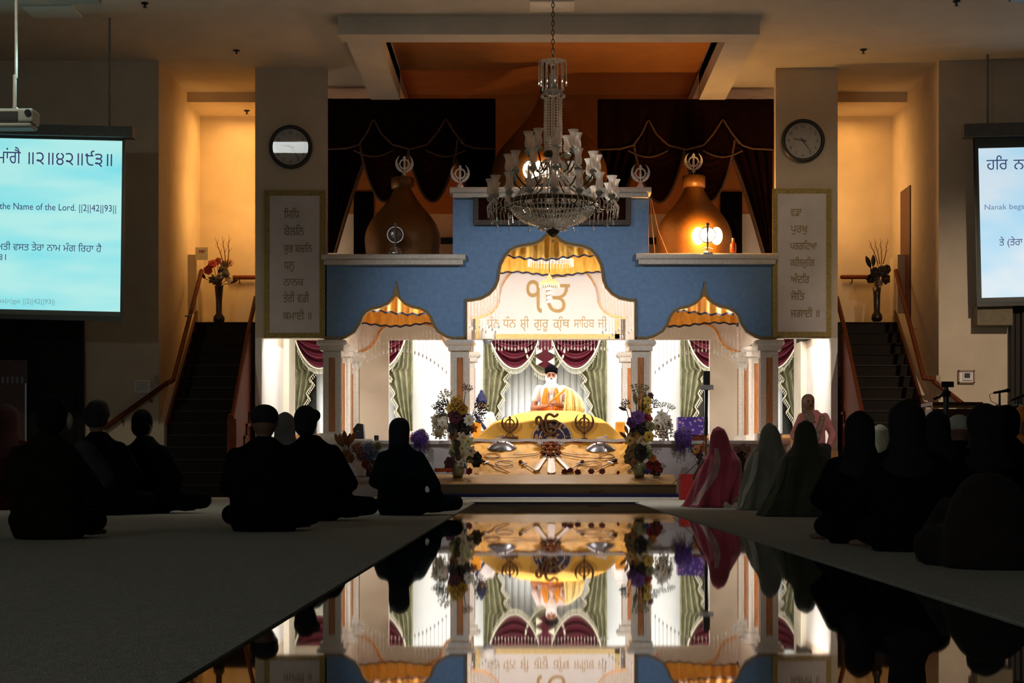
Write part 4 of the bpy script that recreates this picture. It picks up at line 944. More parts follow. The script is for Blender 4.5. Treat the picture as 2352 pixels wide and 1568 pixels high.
for px, py, lab in ((1153, 1028, 'round silver shield lying on the cloth nearer the pale lilies'), (1379, 1031, 'round silver shield lying on the cloth nearer the black flower')):
    c = sp(px, py, .004); sh = empty('shield', c, lab, 'shield')
    ev = Vector((0, D0 - D1, Z0 - Z1)).normalized(); nn = Vector((0, -ev.z, ev.y)); q = MB(); rr = .215
    q.grid(lambda u, v: c + (Vector((1, 0, 0)) * math.cos(2 * PI * u) + ev * math.sin(2 * PI * u) * .55) * rr * max(v, .001) + nn * (.10 * (1 - v ** 2)), 32, 10, True); q.build('dish', mat('shield_silver', (.60, .55, .56), .28, metal=.9, var=.15, scale=14), sh, True)
    for dx in (-.06, .05):
        q = MB(); q.ell(c + nn * .095 + Vector((dx, 0, 0)) - ev * .02, .013, .013, .013, 8, 6); q.build('boss', M_black, sh)
def blade(p0, p1, w0, w1, label, name='broad_sword', handle=.1, curve=0.0, pom=True, grp=None):
    a, b = sp(*p0, .012), sp(*p1, .012); r = empty(name, (a + b) / 2, label, 'sword' if 'sword' in name else 'dagger', grp); t = (b - a).normalized(); ev = Vector((0, D0 - D1, Z0 - Z1)).normalized(); nn = Vector((0, -ev.z, ev.y)); sd = t.cross(nn).normalized()
    L = (b - a).length; q = MB(); N = 14; vs = []
    for i in range(N + 1):
        u = i / N; c = a.lerp(b, u) + sd * curve * math.sin(PI * u); w_ = w0 + (w1 - w0) * u
        if u > .9: w_ *= (1.02 - u) / .12
        vs += [c - sd * w_, c + nn * .006, c + sd * w_, c - nn * .004]
    fs = [(i * 4 + j, i * 4 + (j + 1) % 4, i * 4 + 4 + (j + 1) % 4, i * 4 + 4 + j) for i in range(N) for j in range(4)] + [(3, 2, 1, 0), (4 * N, 4 * N + 1, 4 * N + 2, 4 * N + 3)]
    q.add(vs, fs); q.build('blade', M_blade, r)
    q = MB(); q.tube([a - t * handle, a - t * handle * .5, a], [.014, .018, .014], 8); q.build('grip', M_grip, r)
    q = MB(); q.tube([a - sd * .05 + nn * .005, a + sd * .05 + nn * .005], .010, 6); q.build('guard', M_steel, r)
    if pom: q = MB(); q.ell(a - t * (handle + .02), .030, .026, .030, 12, 8); q.build('pommel', mat('pommel_red', (.08, .01, .008), .4), r)
blade((1266, 1052), (1267, 1089), .040, .062, 'broad straight sword pointing down at the middle of the sloping cloth')
blade((1252, 1051), (1228, 1082), .030, .046, 'broad sword fanned toward the pale lilies side of the centre')
blade((1280, 1051), (1316, 1086), .030, .046, 'broad sword fanned toward the black flower side of the centre')
blade((1246, 1043), (1108, 1053), .008, .006, 'long thin curved sword reaching to the pale lilies side', 'curved_sword', .08, -.07, False)
blade((1246, 1039), (1178, 1046), .008, .006, 'shorter thin curved sword just above the long one, lilies side', 'curved_sword', .06, -.04, False)
blade((1284, 1043), (1414, 1054), .008, .006, 'long thin curved sword reaching to the black flower side', 'curved_sword', .08, .07, False)
blade((1284, 1039), (1354, 1046), .008, .006, 'shorter thin curved sword just above the long one, black flower side', 'curved_sword', .06, .04, False)
blade((1118, 1064), (1172, 1087), .014, .010, 'silver dagger at the lower corner of the cloth beside the lilies', 'dagger', .09)
blade((1204, 1067), (1241, 1089), .012, .009, 'dagger with brown grip lying beside the central broad swords', 'dagger', .07)
blade((1330, 1067), (1312, 1079), .012, .009, 'short dagger with a round dark pommel above the red roses', 'dagger', .07)
blade((1402, 1064), (1365, 1081), .014, .010, 'silver dagger with dark pommel near the black flower', 'dagger', .09)
hc0 = empty('sword_hilt_cluster', sp(1265, 1035), 'shiny bronze and silver sword hilts gathered at the centre of the sloping cloth', 'hilts')
m_h = mat('hilt_bronze', (.26, .085, .035), .25, metal=.85, var=.6, scale=25); m_s = mat('hilt_silver', (.66, .58, .56), .25, metal=.9, var=.3, scale=30)
for dx, py, r_, mm in ((-24, 1025, .05, m_s), (-9, 1027, .048, m_h), (9, 1027, .048, m_h), (24, 1025, .05, m_s), (-15, 1035, .04, m_h), (0, 1036, .045, m_h), (15, 1035, .04, m_h), (-18, 1044, .04, m_h), (0, 1047, .042, m_h), (18, 1044, .04, m_h)):
    c = sp(1265 + dx, py, .035); q = MB(); q.ell(c, r_, r_ * .8, r_ * .8, 14, 10); q.tube([c + Vector((-r_ * 1.1, -.02, 0)), c + Vector((r_ * 1.1, -.02, -.01))], .012, 6); q.tube([c + Vector((0, -.03, r_)), c + Vector((0, -.05, -r_ * .9))], [.012, .02], 6); q.build('hilt', mm, hc0, True)
for px, py, rx, ry, lab in ((1131, 1047, 18, 4.5, 'thin steel bangle under the shield by the lilies'), (1159, 1065, 20, 6, 'steel bangle between the two daggers by the lilies'), (1393, 1048, 18, 5.5, 'thick steel bangle under the shield by the black flower'), (1360, 1066, 21, 6.5, 'steel bangle between the two daggers by the roses')):
    q = MB(); k_ = 26.9 / F; c = sp(px, py, .008); ev = Vector((0, D0 - D1, Z0 - Z1)).normalized()
    q.tube([c + Vector((1, 0, 0)) * rx * k_ * math.cos(2 * PI * i / 28) + ev * rx * .72 * k_ * math.sin(2 * PI * i / 28) for i in range(28)], .007, 6, closed=True); tag(q.build('bangle', M_blade, None, True, loc=c), lab, 'bangle', 'steel bangles on the sloping cloth')
for px, lab in ((1140, 'small silver dagger on the tinsel strip beside the flat based emblem'), (1378, 'small silver dagger on the tinsel strip beside the taller emblem')):
    q = MB(); a = Vector((X(px - 8, 27.4), 27.40, Z0 + .03)); q.tube([a, a + Vector((.10, 0, .008)), a + Vector((.16, 0, .02))], [.005, .012, .02], 6); tag(q.build('small_dagger', M_steel, loc=a), lab, 'dagger')
# ---------------------------------------------------------------- chandelier
def strand(mb, pts, r, gap=.022, n=5):
    """string of beads along a path"""
    pts = [Vector(p) for p in pts]; out = []; rs = []
    for a, b in zip(pts, pts[1:]):
        L = (b - a).length; k = max(1, int(L / gap))
        for i in range(k):
            out += [a.lerp(b, i / k), a.lerp(b, (i + .5) / k)]; rs += [r * .25, r]
    out.append(pts[-1]); rs.append(r * .25); mb.tube(out, rs, n)
CD, CX = 22.0, 1270
ks = CD / F
c0 = Vector((X(CX, CD), CD, 0))
def cz(py): return Z(py, CD)
chl = empty('chandelier', (c0.x, CD, cz(552)), 'large three tiered crystal chandelier with glass shades hanging from a chain', 'chandelier')
M_porc = mat('porcelain_grey', (.40, .39, .34), .35, var=.08)
M_shade = glassy('shade_glass', (.96, .94, .9), gloss=.10, rough=.15, diff=.42)
M_brz = mat('bronze_dark', (.10, .065, .03), .35, metal=.7, var=.2)
M_candle = mat('candle_bulb', (.70, .48, .36), .4, var=.05, emit=(1.0, .36, .16), es=.06)
def ring(r, a, z): return c0 + Vector((r * math.cos(a), r * math.sin(a), z))
q = MB(); z = cz(128); i = 0
while z < ZC - .02:
    q.tube([(c0.x + (.016 * math.cos(t) if i % 2 else 0), CD + (0 if i % 2 else .016 * math.cos(t)), z + .034 * math.sin(t)) for t in [2 * PI * j / 10 for j in range(10)]], .0055, 5, closed=True); z += .054; i += 1
q.build('chain', M_brz, chl)
q = MB(); q.lathe([(.055, 0), (.06, .03), (.02, .05)], (c0.x, CD, ZC - .055), 16); q.build('ceiling_cup', M_brz, chl)
q = MB(); q.lathe([(.012, 0), (.02, .04), (.010, .08), (.018, .12), (.006, .16)], c0 + Vector((0, 0, cz(147))), 12); q.build('finial', M_steel, chl)
q = MB()
for j in range(22):
    a = 2 * PI * j / 22; R_ = 32 * ks if j % 2 else 24 * ks; zl = 186 if j % 2 else 198
    strand(q, [ring(.02, a, cz(150)), ring(R_ * .6, a, cz(138)), ring(R_ * .95, a, cz(140)), ring(R_, a, cz(150)), ring(R_, a, cz(zl))], .011)
    q.ell(ring(R_, a, cz(zl) - .03), .012, .012, .03, 6, 5)
q.build('crystal_crown', M_cryst, chl)
q = MB(); q.lathe([(.03, 0), (.048, .05), (.045, .12), (.03, .19), (.012, .24)], c0 + Vector((0, 0, cz(206))), 16); q.build('urn', M_porc, chl, True)
q = MB(); q.lathe([(.05, -.03), (.10, -.012), (.113, .01), (.10, .035), (.05, .05)], c0 + Vector((0, 0, cz(214))), 28); q.build('collar_dish', M_porc, chl, True)
q = MB()
for j in range(12): q.ell(ring(.135, 2 * PI * j / 12, cz(221)), .016, .016, .02, 6, 5)
q.build('collar_beads', M_cryst, chl)
q = MB()
for j in range(18):
    a = 2 * PI * j / 18; strand(q, [ring(19 * ks, a, cz(224)), ring(19.5 * ks, a, cz(300)), ring(18 * ks, a, cz(356))], .0165, .03)
q.tube([c0 + Vector((0, 0, cz(222))), c0 + Vector((0, 0, cz(520)))], .02, 8); q.build('crystal_column', M_cryst, chl)
q = MB(); q.lathe([(.09, 0), (.12, .03), (.10, .07)], c0 + Vector((0, 0, cz(362))), 24); q.build('column_ring', M_brz, chl, True)
q = MB()
for j in range(22):
    a = 2 * PI * j / 22; strand(q, [ring(15 * ks, a, cz(366)), ring(28 * ks, a, cz(376)), ring(33 * ks, a, cz(392)), ring(30 * ks, a, cz(404))], .017, .028)
q.build('crystal_bulge', M_cryst, chl)
q = MB()
for j in range(40):
    a = 2 * PI * j / 40; strand(q, [ring(28 * ks, a, cz(404)), ring(48 * ks, a, cz(412)), ring(72 * ks, a, cz(434)), ring(88 * ks, a, cz(457))], .014, .03)
q.build('crystal_skirt', M_cryst, chl)
q = MB(); q.lathe([(86 * ks, .0), (97 * ks, .0), (98 * ks, .05), (88 * ks, .06)], c0 + Vector((0, 0, cz(468))), 48, cap=False); q.build('basket_rim', M_brz, chl, True)
q = MB()
prof = [(97, 468), (96, 478), (90, 490), (78, 501), (60, 511), (38, 518), (18, 522)]
for j in range(64):
    a = 2 * PI * j / 64; strand(q, [ring(r * ks, a, cz(y)) for r, y in prof], .013, .024)
for r, y in prof[1:-1]:
    strand(q, [ring(r * ks, 2 * PI * j / 60, cz(y)) for j in range(61)], .011, .024)
q.build('crystal_basket', M_cryst, chl)
q = MB(); q.lathe([(.015, 0), (.05, .03), (.085, .07), (.04, .10), (.10, .14), (.03, .17)], c0 + Vector((0, 0, cz(545))), 20); q.build('basket_knob', M_brz, chl, True)
q = MB()
for j in range(14): q.ell(ring(.15, 2 * PI * j / 14, cz(525)), .03, .03, .022, 8, 6)
q.tube([c0 + Vector((0, 0, cz(545))), c0 + Vector((0, 0, cz(551)))], .004, 5); q.ell(c0 + Vector((0, 0, cz(553))), .017, .017, .017, 10, 8); q.build('knob_crystals', M_cryst, chl)
ph = {1: .2, 2: .1, 3: .05}
for tier, n, rr, yc, r0, y0 in ((1, 8, 57, 349, 14, 372), (2, 12, 102, 401, 30, 410), (3, 16, 143, 457, 88, 462)):
    for j in range(n):
        a = 2 * PI * (j + ph[tier]) / n; zt = cz(yc)
        q = MB(); p0 = ring(r0 * ks, a, cz(y0)); p3 = ring(rr * ks, a, zt - .03); l_ = []
        for i in range(13):
            t = i / 12; r_ = r0 + (rr - r0) * t; l_.append(ring(r_ * ks, a, cz(y0) + (zt - .03 - cz(y0)) * t ** 3 - .13 * math.sin(PI * t) * (1 if tier < 3 else .8)))
        q.tube(l_, .0095, 6); arm = q.build('candle_arm', M_brz, chl, True)
        c = ring(rr * ks, a, zt)
        q = MB(); q.lathe([(.012, -.045), (.035, -.02), (.048, .002), (.040, .022), (.018, .035), (.015, .05)], c, 14); q.build('candle_cup', M_porc, arm, True)
        q = MB(); q.lathe([(.013, .05), (.013, .12), (.016, .14), (.013, .17), (.002, .195)], c, 8); q.build('candle', M_candle, arm, True)
        q = MB(); pr_ = [(.020, .035), (.040, .05), (.047, .085), (.042, .125), (.036, .155), (.042, .19), (.060, .225), (.064, .232)]
        q.lathe(pr_, c, 16, cap=False); q.build('glass_shade', M_shade, arm, True)
        if tier == 3:
            q = MB()
            for i in range(4):
                b = a + (i - 1.5) * .09
                strand(q, [ring(rr * ks * .99, b, zt - .03), ring(rr * ks * 1.06, b, zt - .10), ring(rr * ks * 1.04, b, zt - .20 - .03 * (i % 2))], .008, .018)
            p = ring(rr * ks * .97, a, zt - .25); q.tube([c + Vector((0, 0, -.05)), p], .004, 4); q.ell(p - Vector((0, 0, .03)), .013, .013, .032, 6, 6)
            q.build('crystal_pendant', M_cryst, arm)
# ---------------------------------------------------------------- projection screens
def screen_mat(name, c1, c2, es, sx, off):
    m_ = bpy.data.materials.new(name); m_.use_nodes = True; nt = m_.node_tree; b = nt.nodes['Principled BSDF']
    tc = nt.nodes.new('ShaderNodeTexCoord'); mp = nt.nodes.new('ShaderNodeMapping'); mp.inputs['Rotation'].default_value = (0, .6, 0); mp.inputs['Scale'].default_value = sx; mp.inputs['Location'].default_value = off
    n = nt.nodes.new('ShaderNodeTexNoise'); n.inputs['Scale'].default_value = 1.0; n.inputs['Detail'].default_value = 3
    r = nt.nodes.new('ShaderNodeValToRGB'); r.color_ramp.elements[0].position = .36; r.color_ramp.elements[1].position = .6
    r.color_ramp.elements[0].color = (*c1, 1); r.color_ramp.elements[1].color = (*c2, 1)
    nt.links.new(tc.outputs['Object'], mp.inputs['Vector']); nt.links.new(mp.outputs['Vector'], n.inputs['Vector']); nt.links.new(n.outputs['Fac'], r.inputs['Fac'])
    nt.links.new(r.outputs['Color'], b.inputs['Emission Color']); b.inputs['Emission Strength'].default_value = es; b.inputs['Base Color'].default_value = (.3, .3, .3, 1); b.inputs['Roughness'].default_value = .8
    return m_
M_ink = mat('ink_violet', (.045, .03, .09), .8, var=0, emit=(.035, .045, .13), es=1.0)
M_inkg = mat('ink_grey', (.1, .2, .2), .8, var=0, emit=(.16, .33, .34), es=1.0)
M_scr = mat('screen_border', (.10, .11, .105), .8, var=.05)
def warp(mb, d, fn):
    for v in mb.v:
        px = XV + v.x * F / d; py = YH - (v.z - H) * F / d; a, b = fn(px, py); v.x = X(a, d); v.z = Z(b, d)
def screen(d, fn, white, outer, case, texts, sm, label, hang):
    x0, x1, y0, y1 = white; r = empty('projection_screen', P((x0 + x1) / 2, y1, d), label, 'screen')
    def bx(a, b, c, e, yb, yf, nm, m_):
        q = MB(); q.box(X(a, d), X(b, d), yf, yb, Z(e, d), Z(c, d)); warp(q, d, fn); return q.build(nm, m_, r)
    bx(*outer, d + .02, d, 'screen_cloth', M_black); 
    bx(x0 - 8 if x0 > 1000 else x0, x1 + 1 if x0 < 1000 else x1, y0 - (8 if x0 < 1000 else 24), y1 + 11, d - .001, d - .006, 'picture_margin', M_scr)
    bx(x0, x1, y0, y1, d - .006, d - .010, 'picture', sm)
    bx(*case, d + .12, d - .10, 'case', mat('case_grey', (.13, .125, .12), .6))
    for t, a, b, h, e, lat, mm in texts:
        q = MB(); text_into(q, reorder(t), a, b, h, e, d - .0105, .004, lat, .002); warp(q, d, fn); q.build('lettering', mm, r)
    q = MB()
    for a in hang: q.tube([P(a, case[2] + 4, d), (X(a, d), d, ZC)], .018, 6)
    q.build('hanger', mat('hanger_grey', (.2, .19, .17), .6), r)
u1 = lambda px, py: (px - .01276 * (py - 324.5), py + .0235 * (px - 281))
T1 = [('ਮਾਂਗੈ', -8, 48.5, 354.5, 381, False, M_ink), ('॥੨॥੪੨॥੯੩॥', 66, 258, 354.5, 382, False, M_ink), ('the Name of the Lord. ||2||42||93||', 1, 268.5, 471.5, 486.5, True, M_ink),
    ('ਅਤੀ ਵਸਤ ਤੇਰਾ ਨਾਮ ਮੰਗ ਰਿਹਾ ਹੈ', -6, 236.5, 566, 580, False, M_ink), ('੩।', -1, 17, 590, 603, False, M_ink), ('aa(n)gai ||2||42||93||', 2, 130, 690.5, 701.5, True, M_inkg)]
screen(25.0, u1, (-235, 281, 324, 716), (-245, 288, 318, 738), (-260, 308, 293, 317), T1, screen_mat('screen_cyan', (.13, .72, .82), (.42, .84, .82), .95, (.35, 1, 1.6), (3, 0, 1)), 'cyan projection screen with dark script, beside the hanging projector', (252, -180))
u2 = lambda px, py: (px + .0225 * (py - 341), py - .025 * (px - 2247))
T2 = [('ਹਰਿ', 2265, 2314, 368, 390.5, False, M_ink), ('ਨਾ', 2327, 2360, 369, 391, False, M_ink), ('Nanak begs', 2258.5, 2349, 470, 482, True, mat('ink_blue', (.1, .15, .3), .8, var=0, emit=(.12, .19, .34), es=1.0)), ('ਤੇ (ਤੇਰਾ', 2290, 2344, 551, 565, False, M_ink)]
screen(27.2, u2, (2247, 2700, 341, 684), (2236, 2712, 316, 704), (2212, 2740, 286, 316), T2, screen_mat('screen_blue', (.18, .62, .90), (.62, .76, .86), .95, (.4, 1, .9), (5.2, 0, 3.3)), 'pale blue and white projection screen with dark script, above the olive box', (2268, 2650))
# projector on its pole
pd = 20.0; pj = empty('projector', P(36, 297, pd), 'ceiling projector on a white pole in front of the cyan screen', 'projector')
M_pj = mat('projector_shell', (.34, .36, .34), .45, var=.05)
q = MB(); q.lathe([(.016, Z(180, pd)), (.016, ZC)], (X(37, pd), pd, 0), 12); q.lathe([(.021, Z(248, pd)), (.021, Z(172, pd))], (X(34, pd), pd, 0), 12); q.build('pole', mat('pole_grey', (.36, .35, .33), .5), pj)
q = MB(); q.box(X(-30, pd), X(84, pd), pd - .15, pd + .15, Z(286, pd), Z(254, pd)); q.box(X(-28, pd), X(80, pd), pd - .14, pd + .14, Z(297, pd), Z(286, pd)); bm_ = q.build('shell', M_pj, pj)
bv = bm_.modifiers.new('b', 'BEVEL'); bv.width = .03; bv.segments = 3
q = MB(); q.box(X(8, pd), X(50, pd), pd - .16, pd - .15, Z(282, pd), Z(262, pd)); q.build('port_panel', M_black, pj)
q = MB(); q.lathe([(.035, 0), (.035, .02)], (0, 0, 0), 16)
for v in q.v: v.x, v.y, v.z = v.x + X(73, pd), pd - .15 - v.z, v.y + Z(265, pd)
q.build('lens', mat('lens_glass', (.03, .03, .05), .05, spec=1), pj)
q = MB(); q.tube([P(20, 255, pd), P(34, 245, pd), P(48, 255, pd)], .008, 6); q.build('bracket', M_steel, pj)
# ---------------------------------------------------------------- ceiling fittings
def ceil_d(py): return (ZC - H) * F / (YH - py)
def panel(x0, x1, y0, y1, label, m_, nm):
    da, db = ceil_d(y0), ceil_d(y1); q = MB(); z = ZC
    q.box(X(x0, da), X(x1, da), da, db, z - .02, z - .002); return tag(q.build(nm, m_, loc=((X(x0, da) + X(x1, da)) / 2, (da + db) / 2, z - .02)), label, 'ceiling panel')
panel(48, 165, 12, 38, 'pale square ceiling light panel above the projector', mat('panel_pale', (.75, .78, .72), .5, var=.03), 'ceiling_panel')
panel(1217, 1320, 0.5, 24, 'pale square ceiling vent behind the chandelier chain', mat('vent_pale', (.80, .72, .6), .6, var=.03), 'ceiling_vent')
q = MB(); q.box(X(112, 22), X(228, 22), 21.9, 22.12, Z(4, 22), ZC - .002); tag(q.build('ceiling_box', mat('box_tan', (.36, .24, .16), .6), loc=(X(170, 22), 22.2, ZC)), 'tan box fixed to the ceiling at the top edge beside the pale panel', 'box')
q = MB(); q.box(X(2322, 22), X(2400, 22), 21.9, 22.1, Z(1, 22), ZC - .002); tag(q.build('ceiling_box', M_oakd, loc=(X(2350, 22), 22.2, ZC)), 'dark box fixed to the ceiling at the corner above the pale blue screen', 'box')
for px, py, z_, lab in ((333, 6, ZC, 'sprinkler head nearest the pale ceiling panel'), (543, 115, ZC, 'sprinkler head above the bright landing opening'), (567, 253, 6.27, 'sprinkler head inside the bright landing niche'), (1983, 113, ZC, 'sprinkler head above the dimmer landing opening'), (2197, 2, ZC, 'sprinkler head at the top edge near the dark ceiling box'), (598, 194, ZC, 'sprinkler head at the corner above the wall panel with the strip clock'), (1915, 194, ZC, 'sprinkler head at the corner above the wall panel with the readable clock')):
    dd = (z_ - H) * F / (YH - py); q = MB(); q.lathe([(.05, -.002), (.045, -.02), (.015, -.03), (.012, -.055), (.03, -.06), (.03, -.065)], (X(px, dd), dd, z_), 12)
    tag(q.build('sprinkler', M_black, loc=(X(px, dd), dd, z_)), lab, 'sprinkler', 'ceiling sprinklers')
# ---------------------------------------------------------------- small wall fittings
dw = 27.58
q = MB(); q.box(X(308, dw), X(346, dw), dw - .004, dw, Z(902, dw), Z(872, dw)); nt_ = tag(q.build('paper_notice', mat('paper', (.72, .70, .66), .8, var=.03), loc=P(327, 902, dw)), 'white paper notice taped to the wall above the sloping handrail', 'notice')
q = MB()
for i in range(4): q.box(X(312, dw), X(342 - 6 * (i % 2), dw), dw - .006, dw - .004, Z(880 + i * 5, dw), Z(878 + i * 5, dw))
q.build('ruled_lines', mat('grey_line', (.4, .38, .36), .8), nt_)
for px, lab in ((360.5, 'beige light switch on the wall above the paper notice handrail'), (2155.5, 'beige light switch on the wall behind the phone tripod')):
    q = MB(); q.box(X(px - 5.5, dw), X(px + 5.5, dw), dw - .012, dw, Z(880, dw), Z(862, dw)); q.box(X(px - 1.5, dw), X(px + 1.5, dw), dw - .022, dw - .012, Z(874, dw), Z(868, dw)); tag(q.build('light_switch', mat('switch_ivory', (.42, .34, .2), .5), loc=P(px, 880, dw)), lab, 'light switch')
th = empty('thermostat', P(2219, 880, dw), 'framed white thermostat with a dark display on the pale wall', 'thermostat')
q = MB()
for a, b, c, e in ((2200, 2238, 850, 853), (2200, 2238, 877, 880), (2200, 2203, 850, 880), (2235, 2238, 850, 880)): q.box(X(a, dw), X(b, dw), dw - .03, dw, Z(e, dw), Z(c, dw))
q.build('frame', mat('frame_tan', (.30, .19, .12), .5), th)
q = MB(); q.box(X(2203, dw), X(2235, dw), dw - .006, dw, Z(877, dw), Z(853, dw)); q.build('backplate', M_white, th)
q = MB(); q.box(X(2211, dw), X(2233, dw), dw - .03, dw - .006, Z(873, dw), Z(855, dw)); q.build('control', mat('plastic_white', (.7, .68, .7), .4), th)
q = MB(); q.box(X(2214, dw), X(2227, dw), dw - .033, dw - .03, Z(868, dw), Z(857, dw)); q.build('display', M_black, th)
sg_ = empty('paper_sign', P(464, 596, 29.95), 'small white paper sign lettered in red on the landing parapet', 'sign')
q = MB(); q.box(X(449, 29.95), X(478, 29.95), 29.94, 29.95, Z(597, 29.95), Z(568, 29.95)); q.build('paper', mat('paper', (.72, .70, .66), .8), sg_)
q = MB(); text_into(q, 'NO', 458, 471, 573, 580, 29.94, .02, True); q.build('lettering', mat('red_ink', (.35, .02, .01), .6), sg_)
# ---------------------------------------------------------------- desk, stands
M_desk = mat('desk_mahogany', (.075, .018, .008), .4, var=.3, scale=4, stretch=(.5, 4, 4))
dk = empty('wooden_desk', (X(2230, 22), 22.3, .006), 'long dark wooden desk with moulded top edge below the thermostat', 'desk')
q = MB(); q.box(X(2146, 22), X(2420, 22), 22.1, 22.6, .006, Z(938, 22)); q.build('body', M_desk, dk)
q = MB(); q.box(X(2142, 22), X(2258, 22), 22.0, 22.65, Z(931, 22), Z(923, 22)); q.box(X(2250, 22), X(2420, 22), 22.0, 22.65, Z(941, 22), Z(934, 22)); q.build('top', M_oakd, dk)
q = MB(); q.box(X(2144, 22), X(2256, 22), 22.03, 22.1, Z(936, 22), Z(931, 22)); q.box(X(2256, 22), X(2420, 22), 22.03, 22.1, Z(946, 22), Z(942, 22)); q.build('moulding', mat('oak_pale', (.30, .17, .07), .45, var=.2), dk)
def mic(px, py, label, ang, d=22.3):
    m_ = empty('microphone_stand', P(px, 934, d), label, 'microphone'); q = MB(); q.lathe([(.06, 0), (.06, .015), (.014, .03), (.012, Z(py, d) - Z(934, d))], P(px, 934, d), 12); q.build('stand', M_black, m_)
    q = MB(); a = P(px - 14, py + 3 + ang, d); b = P(px + 20, py - 3 - ang, d); q.tube([a, a.lerp(b, .7), b], [.014, .017, .022], 8); q.ell(b, .03, .028, .028, 10, 8); q.build('microphone', M_black, m_)
    q = MB(); q.tube([a, a + Vector((-.05, 0, -.02)), a + Vector((-.03, 0, -.1)), P(px - 2, 930, d)], .004, 5); q.build('cable', M_black, m_)
mic(2296, 899, 'black microphone on a short stand on the wooden desk, nearer the thermostat', 0); mic(2338, 912, 'black microphone on a short stand on the wooden desk by the brown curtain', 4)
tp = empty('phone_tripod', (X(2172, 19), 19, .006), 'black tripod holding a phone in front of the wooden desk', 'tripod'); d = 19.0
q = MB(); q.box(X(2161, d), X(2190, d), d - .02, d, Z(889, d), Z(876, d)); q.build('phone', M_black, tp)
q = MB(); q.tube([P(2174, 884, d), P(2173, 910, d), P(2172, 1000, d), (X(2172, d), d, .5)], [.018, .03, .022, .022], 8); q.ell(P(2173, 904, d), .05, .04, .045); q.tube([P(2170, 904, d), P(2158, 911, d), P(2144, 917, d)], [.012, .012, .018], 6); q.build('column', M_black, tp)
for a in (0, 2.1, 4.2):
    q = MB(); q.tube([(X(2172, d), d, .55), (X(2172, d) + .35 * math.cos(a), d + .35 * math.sin(a), .012)], .014, 6); q.build('leg', M_black, tp)
d = 24.4; pp = empty('phone_pole', (X(1621, d), d, .006), 'tall black pole with a phone clamp beside the woman in the pink shawl', 'pole')
q = MB(); q.tube([(X(1622, d), d, .02), P(1621, 1000, d)], .016, 8); q.build('lower_pole', mat('pole_brown', (.14, .06, .02), .4), pp)
q = MB(); q.tube([P(1621, 1000, d), P(1623, 860, d)], .022, 8); q.build('upper_pole', M_black, pp)
q = MB(); q.box(X(1615, d), X(1630, d), d - .05, d + .02, Z(896, d), Z(852, d)); q.build('phone', M_black, pp)
q = MB(); q.box(X(1606, d), X(1638, d), d - .06, d - .04, Z(895, d), Z(884, d)); q.build('clamp', mat('clamp_grey', (.35, .33, .32), .4), pp)
q = MB(); q.lathe([(.13, 0), (.13, .02), (.03, .03)], (X(1622, d), d, .007), 20); q.build('base', M_black, pp)
q = MB(); q.tube([P(1617, 1010, 24.35), P(1605, 1060, 24.3), P(1572, 1090, 24.3), P(1545, 1110, 24.6)], .005, 5); q.build('cable', M_black, pp)
q = MB(); q.box(X(1563, 24.6), X(1600, 24.6), 24.6, 24.9, .006, Z(1088, 24.6)); tag(q.build('red_box', mat('card_red', (.42, .012, .012), .5, var=.08), loc=(X(1580, 24.6), 24.7, .006)), 'bright red box on the floor behind the pink shawled woman', 'box')
# things on the dais
d = 28.0
spk = empty('speaker', (X(825, d), d, ZD), 'black tilted loudspeaker on white cloth at the dais edge', 'speaker')
q = MB(); q.prism([(X(815, d), ZD + .03), (X(838, d), ZD + .03), (X(835, d), Z(974, d)), (X(822, d), Z(972, d)), (X(812, d), Z(985, d))], d - .1, d + .12); q.build('cabinet', M_black, spk)
q = MB(); q.ell(P(822, 990, d - .105), .012, .008, .012, 8, 6); q.build('badge', M_steel, spk)
q = MB(); q.box(X(800, d), X(858, d), d - .18, d + .2, ZD + .001, ZD + .03); tag(q.build('white_cloth', M_lace, loc=(X(828, d), d, ZD)), 'folded white cloth under the black loudspeaker', 'cloth')
q = MB(); q.lathe([(.03, 0), (.036, .03), (.036, .075), (.030, .085)], (X(866, d), d - .1, ZD), 16); tag(q.build('black_cup', M_black, loc=(X(866, d), d - .1, ZD)), 'small black cup on the dais edge between loudspeaker and hooded person', 'cup')
d = 28.5; hm = empty('harmonium', (X(1590, d), d, ZD), 'boxy instrument under a purple patterned cloth on the dais', 'instrument')
mp_ = mat('cloth_purple', (.10, .04, .30), .7, var=0); ntm = mp_.node_tree; vo = ntm.nodes.new('ShaderNodeTexVoronoi'); vo.inputs['Scale'].default_value = 20; rp = ntm.nodes.new('ShaderNodeValToRGB'); rp.color_ramp.elements[0].color = (.42, .26, .42, 1); rp.color_ramp.elements[0].position = .38; rp.color_ramp.elements[1].color = (.06, .025, .26, 1); rp.color_ramp.elements[1].position = .46
tcm = [q_ for q_ in ntm.nodes if q_.type == 'TEX_COORD'][0]; ntm.links.new(tcm.outputs['Object'], vo.inputs['Vector']); ntm.links.new(vo.outputs['Distance'], rp.inputs['Fac']); ntm.links.new(rp.outputs['Color'], ntm.nodes['Principled BSDF'].inputs['Base Color'])
q = MB(); q.box(X(1556, d), X(1624, d), d - .15, d + .2, ZD + .1, Z(958, d)); q.build('cloth_cover', mp_, hm)
q = MB(); q.box(X(1560, d), X(1565, d), d - .14, d - .1, ZD, ZD + .1); q.box(X(1614, d), X(1619, d), d - .14, d - .1, ZD, ZD + .1); q.box(X(1560, d), X(1619, d), d - .1, d + .18, ZD, ZD + .1); q.build('case', M_oak, hm)
d = 30.0
